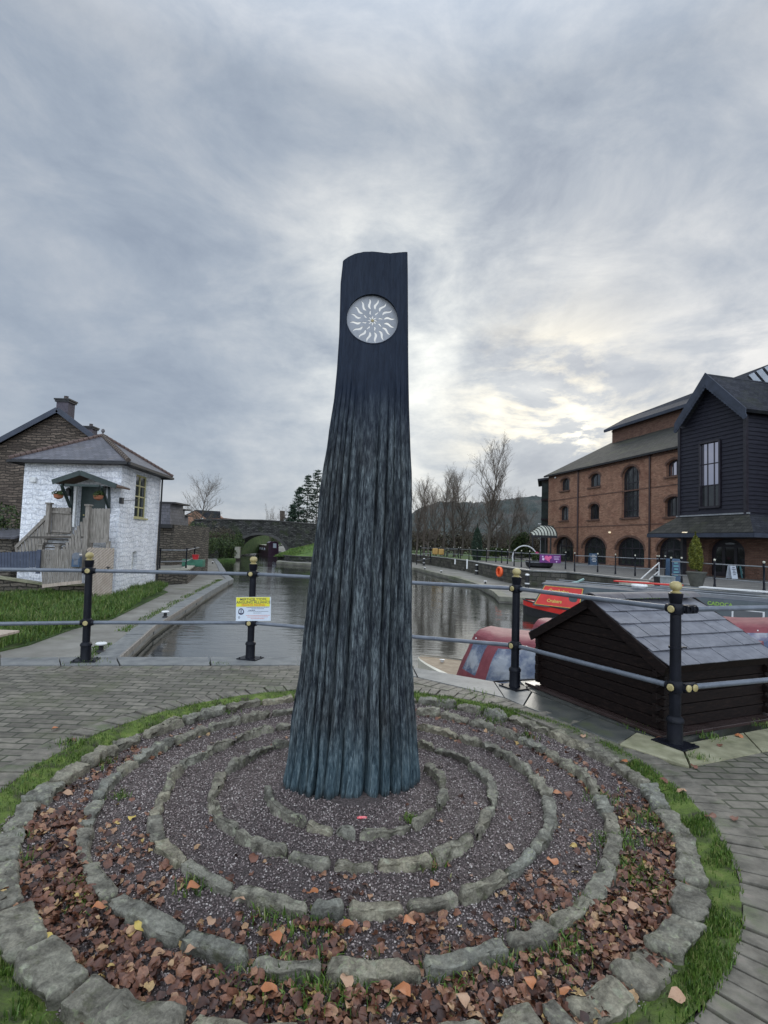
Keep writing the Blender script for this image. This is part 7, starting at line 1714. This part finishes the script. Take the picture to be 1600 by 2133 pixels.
# light coping baulks on the far quay edge
mb = MB()
for (x0, y0, x1, y1) in ((1292, 1214, 1350, 1216), (1352, 1222, 1600, 1246)):
    p, q = P(x0, y0, .02), P(x1, y1, .02); q = q+(q-p)*(.4 if x1 == 1600 else 0); mb.bar(p, q, .3, .22)
tag(mb.build('timber_baulk', 'concrete', bevel=.02), 'pale timber baulk along the far quay edge above the narrowboats', 'baulk')

# ================================================================ BOATS
def narrowboat(bow, d, L, label, hull='red_paint', side='red_paint', roof='boat_roof', beam=2.05, cab0=2.0, texts=True, waterz=WZ, low='black'):
    d = Vector(d).normalized(); n = Vector((d.y, -d.x, 0)); n = n if n.dot(Vector((bow[0], bow[1], 0))) < 0 else -n      # n points to the viewer
    root = thing('narrowboat', Vector((bow[0], bow[1], waterz)), label, 'narrowboat'); B = Vector((bow[0], bow[1], 0)); hb = beam/2
    def st(s):      # half width along the length
        return hb*min(1, (max(0, s)/2.4)**.55) if s < 2.4 else (hb if s < L-1.2 else hb*(1-.25*((s-L+1.2)/1.2)**2))
    def sheer(s): return waterz+.50+.14*max(0, 1-s/3.0)**1.6
    S = [0.03, .15, .4, .8, 1.3, 1.9, 2.4, 3.5]+[3.5+(L-3.5)*k/8 for k in range(1, 9)]
    def band(za, zb, ins0=0, ins1=0, nm='hull', m=hull):
        mb = MB()
        for sgn in (-1, 1):
            for s0, s1 in zip(S[:-1], S[1:]):
                q = lambda s, zf, ins: B+d*s+n*sgn*(st(s)-ins)+Vector((0, 0, zf(s)))
                mb.add([q(s0, za, ins0), q(s1, za, ins0), q(s1, zb, ins1), q(s0, zb, ins1)], [(0, 1, 2, 3)])
        mb.add([B+d*L+n*hb*.75*k+Vector((0, 0, z(L))) for k, z in ((-1, za), (1, za), (1, zb), (-1, zb))], [(0, 1, 2, 3)])
        return mb.build(nm, m, root)
    band(lambda s: waterz-.4, lambda s: sheer(s)-.26, .06, .01, 'lower_hull', low); band(lambda s: sheer(s)-.26, lambda s: sheer(s), 0, 0, 'upper_hull', hull)
    mb = MB()
    for sgn in (-1, 1):
        for s0, s1 in zip(S[:-1], S[1:]): mb.tube(B+d*s0+n*sgn*st(s0)+Vector((0, 0, sheer(s0)-.26)), B+d*s1+n*sgn*st(s1)+Vector((0, 0, sheer(s1)-.26)), .03, .03, 6); mb.tube(B+d*s0+n*sgn*st(s0)+Vector((0, 0, sheer(s0))), B+d*s1+n*sgn*st(s1)+Vector((0, 0, sheer(s1))), .03, .03, 6)
    mb.build('rubbing_strake', low, root)
    mb = MB()
    for s0, s1 in zip(S[:-1], S[1:]): mb.add([B+d*s0-n*st(s0)+Vector((0, 0, sheer(s0)-.05)), B+d*s1-n*st(s1)+Vector((0, 0, sheer(s1)-.05)), B+d*s1+n*st(s1)+Vector((0, 0, sheer(s1)-.05)), B+d*s0+n*st(s0)+Vector((0, 0, sheer(s0)-.05))], [(0, 1, 2, 3)])
    mb.build('deck', 'deck_pink' if hull == 'red_paint' else 'boat_grey', root)
    # cabin
    g = waterz+.50; zt = waterz+1.42; c0, c1 = cab0, L-1.3; ins = .14; tum = .30
    f = lambda s, k, z, o=0: B+d*s+n*(k*((hb-ins)-tum*(z-g)/(zt-g)*.5)+o)+Vector((0, 0, z))
    lean = .45
    mb = MB()
    for k in (-1, 1): mb.add([f(c0, k, g), f(c1, k, g), f(c1, k, zt), f(c0+lean, k, zt)], [(0, 1, 2, 3)])
    mb.add([f(c0, -1, g), f(c0, 1, g), f(c0+lean, 1, zt), f(c0+lean, -1, zt)], [(0, 1, 2, 3)]); mb.add([f(c1, -1, g), f(c1, 1, g), f(c1, 1, zt), f(c1, -1, zt)], [(0, 1, 2, 3)]); mb.build('cabin_side', 'boat_grey' if hull == 'red_paint' else side, root)
    mb = MB()
    for k0, k1, a0, a1 in ((-1, -.5, 0, .07), (-.5, 0, .07, .10), (0, .5, .10, .07), (.5, 1, .07, 0)):
        p = [f(c0+lean-.12, k0, zt, 0)+Vector((0, 0, a0)), f(c1+.1, k0, zt)+Vector((0, 0, a0)), f(c1+.1, k1, zt)+Vector((0, 0, a1)), f(c0+lean-.12, k1, zt)+Vector((0, 0, a1))]; mb.prism(p, (0, 0, .03))
    mb.build('roof', roof, root)
    mb = MB()
    for k in (-1, 1): mb.tube(f(c0+lean, k*.80, zt)+Vector((0, 0, .14)), f(c1, k*.80, zt)+Vector((0, 0, .14)), .022, .022, 6)
    mb.build('roof_rail', 'rail_far', root)
    side_up = (f(c0, 1, zt)-f(c0, 1, g)).normalized()
    if texts:
        pc = MB(); a, b = c0+.10, c0+2.15; z0_, z1_ = g+.07, zt-.05; lf = lambda s, z, o: f(s, 1, z, o)
        sh = lambda z: lean*(z-g)/(zt-g)
        pc.prism([lf(a+sh(z0_), z0_, .012), lf(b-.10+sh(z0_)*.0, z0_, .012), lf(b, z1_, .012), lf(a+sh(z1_), z1_, .012)], n*.012); pc.build('name_panel', 'red_paint', root)
        mb = MB(); cs = [lf(a+sh(z0_)-.01, z0_, .02), lf(b-.10, z0_, .02), lf(b+.01, z1_, .02), lf(a+sh(z1_)-.01, z1_, .02)]
        for i in range(4): mb.bar(cs[i], cs[(i+1) % 4], .02, .035, n)
        mb.build('panel_border', 'gold_text', root)
        mb = MB(); rd = d if (ray(1180, 1250).cross(ray(1250, 1250)).z < 0) == (d.x > 0) else d
        put_text(mb, 'Cambrian', .23, lf(a+1.02, (z0_+z1_)/2+.20, .03), d, side_up, extrude=.003, shear=.2, bold=.006); put_text(mb, 'Cruisers', .19, lf(a+.88, (z0_+z1_)/2-.20, .03), d, side_up, extrude=.003, shear=.2, bold=.006); mb.build('name_lettering', 'gold_text', root)
        mb = MB(); mb.lathe([(.0, 0), (.20, 0), (.22, .03), (.16, .035), (.0, .02)], lf(b-.36, (z0_+z1_)/2-.02, .02), 18, n, scale=.8); mb.build('porthole', 'boat_grey', root, smooth=40)
        for tx, s_, sz in (('HOLIDAY BOATS', c0+4.4, .17), ('CADOCA', c0+6.9, .17), ('BRYNICH', c0+9.0, .17)):
            mb = MB(); put_text(mb, tx, sz, lf(s_, zt-.16, .02), d, side_up, extrude=.003, bold=.004); mb.build('green_lettering', 'green_text', root)
    for k, s in enumerate([c0+3.9+1.9*i for i in range(int((c1-c0-4.2)/1.9))]):
        mb = MB(); p = [f(s-.45, 1, g+.22, .012), f(s+.45, 1, g+.22, .012), f(s+.45, 1, zt-.27, .012), f(s-.45, 1, zt-.27, .012)]; mb.prism(p, n*.015); w_ = mb.build('window', 'rail_light', root); c = sum(p, Vector())/4; MB().prism([c+(q-c)*.88+n*.017 for q in p], n*.004).build('pane', 'glass_dark', w_)
    return root, f, st, sheer
bow = P(1090, 1277, WZ); d_ = Vector((.70, -.71, 0))
nb, nf, nst, nsh = narrowboat((bow.x, bow.y), d_, 16.0, cab0=.95, label= 'red and grey narrowboat with gold lettering moored beyond the timber hut')
B_ = Vector((bow.x, bow.y, 0))
# roof clutter: a lifebuoy ring, red planks, white boxes
zt = WZ+1.42
q = B_+d_*5.0+Vector((0, 0, zt+.2)); mb = MB(); n, m_ = 18, 6
for i in range(n):
    for j in range(m_): a, b = 2*pi*i/n, 2*pi*j/m_; mb.v.append((q.x+cos(a)*(.24+.06*cos(b)), q.y+sin(a)*(.24+.06*cos(b)), q.z+.06*sin(b)))
for i in range(n):
    for j in range(m_): mb.f.append((i*m_+j, i*m_+(j+1) % m_, ((i+1) % n)*m_+(j+1) % m_, ((i+1) % n)*m_+j))
tag(mb.build('life_ring', 'white_paint', smooth=True), 'small white life ring lying on the narrowboat roof', 'life ring')
nn = Vector((d_.y, -d_.x, 0)); nn = nn if nn.y < 0 else -nn
mb = MB(); mb.bar(B_+d_*3.6-nn*1.2+Vector((0, 0, zt+.25)), B_+d_*6.2-nn*1.0+Vector((0, 0, zt+.27)), .3, .06); tag(mb.build('gangplank', 'red_paint', bevel=.01), 'red gangplank lying on the narrowboat roof', 'plank')
# second long boat behind: pale roof edge
nb2, _, _, _ = narrowboat((B_+d_*2.4-nn*2.35)[:2], d_, 18.0, 'grey narrowboat with white-edged roof moored against the far quay', hull='boat_grey', side='boat_grey', texts=False, waterz=WZ-.02)
for i, s in enumerate((4.6, 8.6, 12.0)):
    mb = MB(); mb.bar(B_+d_*(s+2)-nn*1.9+Vector((0, 0, zt+.22)), B_+d_*(s+4.6)-nn*1.9+Vector((0, 0, zt+.22)), .5, .04); tag(mb.build('roof_board', 'white_paint'), '%s white board on the roofs of the far narrowboats' % ['leftmost', 'middle', 'rightmost'][i], 'board', 'white boards on the narrowboat roofs')
# curved tiller at the bow end
mb = MB(); q = B_+d_*1.9+Vector((0, 0, WZ+1.25)); mb.path([q, q+Vector((.25, 0, .22)), q+Vector((.55, -.1, .30)), q+Vector((.8, -.2, .45))], .05, 6); tag(mb.build('cratch_board', 'tiller_green', smooth=40), 'pale green curved cratch board rising at the bow of the red narrowboat', 'cratch')
# purple narrowboat under the bridge
q0 = PY(581, 1157, 83); Bp = (q0.x, 83.0); bw = PY(581, 1157, 70)
def purple_boat():
    Y = 88.0; x0, x1 = PY(560, 1150, Y).x, PY(579, 1150, Y).x; root = thing('purple_narrowboat', ((x0+x1)/2, Y, WZ), 'aubergine narrowboat moored under the bridge arch', 'narrowboat'); dd = Vector((-.34, .94, 0)); zt_ = PY(568, 1128, Y).z; c = Vector(((x0+x1)/2, Y, 0)); w_ = (x1-x0)/2+.1; rt = Vector((.94, .34, 0))
    prof = [(-w_, WZ-.2), (w_, WZ-.2), (w_*1.02, -.6), (w_*.9, zt_-.25), (w_*.5, zt_), (-w_*.5, zt_), (-w_*.9, zt_-.25), (-w_*1.02, -.6)]
    MB().prism([c+rt*a+Vector((0, 0, z)) for a, z in prof], dd*3.0).build('wheelhouse', 'purple', root)
    prof2 = [(-w_, WZ-.2), (w_, WZ-.2), (w_, -.55), (w_*.8, zt_-.75), (-w_*.8, zt_-.75), (-w_, -.55)]; MB().prism([c+dd*3+rt*a+Vector((0, 0, z)) for a, z in prof2], dd*13).build('hull', 'purple', root)
    MB().prism([c+dd*3.1+rt*a+Vector((0, 0, zt_-.74)) for a in (-w_*.78, w_*.78)]+[c+dd*15.5+rt*a+Vector((0, 0, zt_-.74)) for a in (w_*.78, -w_*.78)], (0, 0, .06)).build('roof', 'cream', root)
    MB().prism([c-dd*.03+rt*a+Vector((0, 0, z)) for a, z in ((-.1, zt_-1.05), (w_*.55, zt_-1.05), (w_*.5, zt_-.3), (-.1, zt_-.3))], dd*-.03).build('window', 'sign_white', root)
    for k in range(3): MB().prism([c+dd*(4.5+k*3.2)-rt*(w_*.93)+Vector((0, 0, z))+dd*a for a, z in ((0, -.45), (1.1, -.45), (1.1, -.05), (0, -.05))], rt*-.06).build('side_window', 'sign_white', root)
purple_boat()
def dayboat(bow, d, L, beam, label, canopy=(1.2, 4.4), top=1.0, gun=.75, hull='cream', window=True, seed=0, crest=.5):
    d = Vector(d).normalized(); n = Vector((d.y, -d.x, 0)); B = Vector((bow[0], bow[1], 0)); n = n if n.dot(B) < 0 else -n; hb = beam/2
    root = thing('day_boat', Vector((bow[0], bow[1], WZ)), label, 'boat')
    def st(s): return hb*min(1, (max(.01, s)/1.9)**.62) if s < L-.6 else hb*.92
    gz = lambda s: WZ+gun+.12*max(0, 1-s/2.2)
    S = [.01, .08, .2, .4, .7, 1.1, 1.6, 2.2, 3.0, 3.8, L]
    mb = MB()
    for sg in (-1, 1):
        for s0, s1 in zip(S[:-1], S[1:]):
            Q = lambda s, z, f_: B+d*s*(1 if z > WZ else 1)+n*sg*st(s)*f_+Vector((0, 0, z)); mb.add([Q(s0, WZ-.3, .72), Q(s1, WZ-.3, .72), Q(s1, gz(s1)-.12, .98), Q(s0, gz(s0)-.12, .98)], [(0, 1, 2, 3)]); mb.add([Q(s0, gz(s0)-.12, .98), Q(s1, gz(s1)-.12, .98), Q(s1, gz(s1), 1.03), Q(s0, gz(s0), 1.03)], [(0, 1, 2, 3)]); mb.add([Q(s0, gz(s0), 1.03), Q(s1, gz(s1), 1.03), Q(s1, gz(s1)+.01, .90), Q(s0, gz(s0)+.01, .90)], [(0, 1, 2, 3)])
    mb.add([B+d*L+n*hb*.92*a+Vector((0, 0, z)) for a, z in ((-1, WZ-.3), (1, WZ-.3), (1, gz(L)), (-1, gz(L)))], [(0, 1, 2, 3)])
    mb.build('hull', hull, root, smooth=40)
    mb = MB(); c0, c1 = canopy
    F = [s for s in S if s <= c0+.1]+[c0+.1]
    for s0, s1 in zip(F[:-1], F[1:]): mb.add([B+d*s0-n*st(s0)*.9+Vector((0, 0, gz(s0)-.015)), B+d*s1-n*st(s1)*.9+Vector((0, 0, gz(s1)-.015)), B+d*s1+n*st(s1)*.9+Vector((0, 0, gz(s1)-.015)), B+d*s0+n*st(s0)*.9+Vector((0, 0, gz(s0)-.015))], [(0, 1, 2, 3)])
    mb.build('foredeck', 'tan', root)
    mb = MB(); mb.lathe([(0, 0), (.03, 0), (.03, .03), (.05, .04), (0, .045)], B+d*.5+Vector((0, 0, gz(.5))), 10); mb.build('cleat', 'rail_light', root)
    MB().slab([tuple((B+d*s+n*k)[:2]) for s, k in ((c0, -hb*.85), (L-.1, -hb*.85), (L-.1, hb*.85), (c0, hb*.85))], WZ+.22, WZ+.15).build('floor', 'tan', root)
    # canopy surface: rounded tent
    g = WZ+gun; tz = g+top; NS, NC = 26, 22; rsn = np.random.default_rng(seed); V = []; F_ = []
    lean0 = .18
    for i in range(NS+1):
        t = i/NS; s = c0+(c1-c0)*t
        bow_up = crest*.12*sin(pi*min(1, t*1.15))-.05*abs(sin(2*pi*t))
        for j in range(NC+1):
            a = pi*j/NC; x = cos(a); y = sin(a); e = .42; X = abs(x)**e*(1 if x > 0 else -1); Y_ = abs(y)**.75
            wd = hb*.94*(1-.10*Y_)*(.50+.50*min(1, t/.22)**.8); z = g+(top+bow_up)*Y_; slope = lean0*(1-t)*(2*0+1)*Y_*(1.6 if t < .01 else 1.6)
            sag = .03*sin(j*1.3+i*.5)*Y_*(1-Y_)*2+.025*(float(vnoise(np.array(i*.6), np.array(j*.5), seed+5))-.5)
            V.append(tuple(B+d*(s+slope*(1-t))+n*X*wd+Vector((0, 0, z+sag))))
    def idx(i, j): return i*(NC+1)+j
    wins = []
    for i in range(NS):
        for j in range(NC):
            f_ = (idx(i, j), idx(i, j+1), idx(i+1, j+1), idx(i+1, j)); low_ = (1 <= j <= 5) or (NC-6 <= j <= NC-2); tt = (i+.5)/NS
            if window and low_ and (.02 < tt < .14 or .24 < tt < .90): wins.append(f_)
            else: F_.append(f_)
    cm = MB(); cm.add(V, F_); can = cm.build('canvas_canopy', 'burgundy', root, smooth=70)
    for cond in ((lambda j, t: j < 8 and t < .2), (lambda j, t: j < 8 and t >= .2), (lambda j, t: j >= 8 and t < .2), (lambda j, t: j >= 8 and t >= .2)):
        fs = [f_ for f_ in wins if cond(f_[0] % (NC+1), (f_[0]//(NC+1)+.5)/NS)]
        if fs:
            used = sorted({k for f_ in fs for k in f_}); mp = {k: i for i, k in enumerate(used)}; wm = MB(); wm.add([V[k] for k in used], [tuple(mp[k] for k in f_) for f_ in fs]); wm.build('clear_window', 'vinyl', root, smooth=70)
    # front panel of the canopy with a clear window
    fr = [Vector(V[idx(0, j)]) for j in range(NC+1)]; c = Vector(((fr[0]+fr[-1])/2)); c.z = g+top*.45; inn = [c+(p-c)*.80 for p in fr]
    mb = MB(); 
    for a_, b_, c_, e_ in zip(fr[:-1], fr[1:], inn[1:], inn[:-1]): mb.add([a_, b_, c_, e_], [(0, 1, 2, 3)])
    mb.add([fr[0], fr[-1], inn[-1], inn[0]], [(0, 1, 2, 3)]); mb.build('front_panel', 'burgundy', root); mb = MB(); mb.add(inn, [tuple(range(len(inn)))]); mb.build('front_window', 'vinyl', root)
    fe = [Vector(V[idx(NS, j)]) for j in range(NC+1)]; mb = MB(); mb.add(fe, [tuple(range(len(fe)))]); mb.build('rear_panel', 'burgundy', root)
    # turned-down valance with studs
    mb = MB(); st_ = MB()
    for i in range(NS):
        j = 7; a_, b_ = Vector(V[idx(i, j)]), Vector(V[idx(i+1, j)]); mb.add([a_+n*.015+Vector((0, 0, .02)), b_+n*.015+Vector((0, 0, .02)), b_+n*.05-Vector((0, 0, .05)), a_+n*.05-Vector((0, 0, .05))], [(0, 1, 2, 3)])
        if i % 3 == 1: st_.lathe([(0, 0), (.014, 0), (.01, .006), (0, .007)], a_+n*.05-Vector((0, 0, .02)), 6, n)
    mb.build('valance', 'burgundy', root); st_.build('stud', 'white_paint', root)
    return root
b1 = P(872, 1380, WZ+.80); d1 = Vector((.78, -.62, 0))
dayboat((b1.x, b1.y), d1, 5.2, 2.0, 'cream day boat with a burgundy canopy and clear windows left of the timber hut', canopy=(1.05, 4.2), top=.80, gun=.80, seed=1)
b2 = P(1116, 1291, .20)-d1*1.15; dayboat((b2.x, b2.y), d1, 5.6, 2.0, 'second burgundy canopied boat mostly hidden behind the timber hut roof', canopy=(1.0, 4.6), top=.85, gun=.80, seed=5)
b3 = P(1515, 1293, .25)-Vector((.85, -.52, 0))*2.2; dayboat((b3.x, b3.y), Vector((.85, -.52, 0)), 6.0, 2.1, 'burgundy canopied boat at the right edge beyond the slate hut roof', canopy=(1.0, 5.0), top=.9, gun=.80, seed=9)
b4 = P(1560, 1420, WZ+.8); dayboat((b4.x-.8, b4.y+.55), Vector((.86, -.50, 0)), 5.0, 1.9, 'open cream day boat seen through the gap right of the timber hut', canopy=(3.0, 4.8), top=.8, gun=.8, seed=12)
# tyre fender and rope at the near bow
q = b1+Vector((-.25, -.05, -.35)); mb = MB(); n, m_ = 22, 8
for i in range(n):
    for j in range(m_): a, b = 2*pi*i/n, 2*pi*j/m_; rr = .26+.09*cos(b); mb.v.append((q.x+cos(a)*rr*.75, q.y+.09*sin(b)+cos(a)*.12, q.z+sin(a)*rr))
for i in range(n):
    for j in range(m_): mb.f.append((i*m_+j, i*m_+(j+1) % m_, ((i+1) % n)*m_+(j+1) % m_, ((i+1) % n)*m_+j))
tag(mb.build('rope_fender', 'rope', smooth=True), 'coiled rope fender at the bow of the nearest day boat', 'fender')
mb = MB(); mb.path([b1+Vector((.05, 0, .08)), b1+Vector((.45, -.9, -.0)), b1+Vector((.9, -2.0, .2)), b1+Vector((1.3, -3.0, .5))], .012, 5); tag(mb.build('mooring_line', 'black'), 'dark mooring line running from the bow of the nearest day boat to the quay', 'rope')
# short black mooring post right of the hut
q = P(1583, 1484, 0); u = q.y/FPX; root = thing('mooring_post', q, 'short black iron mooring post on the quay right of the timber hut', 'mooring post')
MB().lathe([(.11, 0), (.11, .02), (.05, .04), (.045, .27), (.055, .29), (0, .30)], q+Vector((0, 0, .01)), 16).build('post', 'iron', root, smooth=40); mb = MB(); mb.box(q+Vector((.1, .0, .30)), (.34, .03, .03)); mb.build('cross_bar', 'concrete', root)

# ================================================================ HOUSES BEYOND THE BRIDGE, STEPS, SIGNS
def gable_house(x0, x1, ybase_z, Y, px_pts, label, m='brick', rm='slate_dark', D=8):
    a, b = PY(x0, 1100, Y), PY(x1, 1100, Y); root = thing('distant_house', (a.x, Y, ybase_z), label, 'house'); 
    return root, a, b
root = thing('red_house', at_depth(415, 115, 0), 'red brick house with a grey roof beyond the left end of the bridge', 'house')
f = lambda x, y, Y=115.0: PY(x, y, Y)
MB().prism([f(377, 1120), f(431, 1120), f(431, 1083), f(407, 1063), f(377, 1078)], (2, 9, 0)).build('wall', 'brick', root)
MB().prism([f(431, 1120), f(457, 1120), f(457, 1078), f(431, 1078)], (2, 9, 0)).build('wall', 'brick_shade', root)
slab_roof([f(407, 1062), f(373, 1079), f(373, 1079)+Vector((2, 9.5, 0)), f(407, 1062)+Vector((2, 9.5, 0))], .2, 'roof_slope', 'slate_dark', root)
MB().prism([f(407, 1062)+Vector((0, -.1, 0)), f(458, 1065), f(459, 1079), f(431, 1081)], (0, .3, 0)).build('roof_slope', 'slate_dark', root)
mb = MB(); mb.prism([f(377, 1104, 114.9), f(405, 1098, 114.9), f(405, 1099.5, 114.9), f(377, 1105.5, 114.9)], (0, .1, 0)); mb.build('band', 'white_paint', root); mb = MB(); mb.prism([f(418, 1079, 114.9), f(423, 1079, 114.9), f(423, 1083, 114.9), f(418, 1083, 114.9)], (0, .1, 0)); mb.build('window', 'white_paint', root)
root = thing('grey_roof_house', at_depth(590, 125, 0), 'pale house gable with a chimney stack behind the bridge left of the conifers', 'house')
g = lambda x, y: PY(x, y, 125.0)
MB().prism([g(575, 1110), g(602, 1110), g(602, 1089), g(592, 1078), g(578, 1090)], (0, 8, 0)).build('wall', 'rail_light', root); slab_roof([g(592, 1077), g(605, 1091), g(605, 1091)+Vector((0, 8, 0)), g(592, 1077)+Vector((0, 8, 0))], .2, 'roof_slope', 'slate_dark', root); slab_roof([g(592, 1077), g(574, 1092), g(574, 1092)+Vector((0, 8, 0)), g(592, 1077)+Vector((0, 8, 0))], .2, 'roof_slope', 'slate_dark', root)
MB().prism([g(583, 1085), g(591, 1085), g(591, 1064), g(583, 1064)], (0, 1.5, 0)).build('chimney', 'rubble_brown', root)
# steps up the bank
root = thing('bank_steps', P(430, 1162, LZ), 'stone steps climbing the bank at the end of the left towpath', 'steps'); q = P(430, 1163, LZ)
for k in range(7): MB().box((q.x-.15*k, q.y+.7+.5*k, LZ+.1+.19*k), (2.4, .5, .2+.02*k)).build('step', 'slab_dark', root)
mb = MB(); mb.tube((q.x-1.6, q.y+.6, LZ+1.0), (q.x-2.6, q.y+4.2, LZ+2.4), .03, .03, 6); mb.tube((q.x-1.6, q.y+.6, LZ), (q.x-1.6, q.y+.6, LZ+1.0), .03, .03, 6); mb.build('handrail', 'rail_far', root)
# small round planter flags: green crates and a red bucket behind the garden railing
q = PY(393, 1176, 33.5); q.z = TLZ; MBX = MB(); MBX.box(q+Vector((.2, .3, .22)), (1.3, .5, .44)); tag(MBX.build('green_crate', 'crate_green', bevel=.02), 'green crate behind the low wall railing beyond the white house', 'crate')
MBX = MB(); MBX.lathe([(.16, .44), (.22, .72), (.24, .74)], q+Vector((.3, .3, 0)), 12); tag(MBX.build('red_bucket', 'bucket_blue', smooth=40), 'red bucket standing on the green crate', 'bucket')
# lamp posts and yellow container beyond
for i, (px, Y, H_, lab) in enumerate(((1036, 82, 4.6, 'slim street lamp with a pale head beside the tallest bare tree'), (1126, 95, 5.8, 'slim double-headed street lamp left of the brick building'))):
    q = at_depth(px, Y); root = thing('street_lamp', q, lab, 'street lamp'); MB().tube(q, q+Vector((0, 0, H_)), .06, .04, 6).build('post', 'rail_far', root); MB().box(q+Vector((0, 0, H_)), (.9, .25, .15)).build('lamp_head', 'rail_light', root)
q = at_depth(907, 60); mb = MB(); mb.box(q+Vector((0, 0, .75)), (.62, .5, .7)); mb.box(q+Vector((.66, 0, .72)), (.62, .5, .66)); tag(mb.build('yellow_grit_bin', 'ochre', bevel=.1), 'pair of ochre storage bins under the bare trees right of the pillar', 'bin')
# depth gauge boards on the wall
for px, py, h_ in ((948, 1170, .5), (973, 1175, .9)):
    q = PY(px, py, 50.5 if px > 960 else 56); mb = MB(); mb.box(q, (.12, .05, h_)); tag(mb.build('gauge_board', 'white_paint'), '%s white gauge board on the retaining wall' % ('short left' if px < 960 else 'longer right'), 'gauge board')
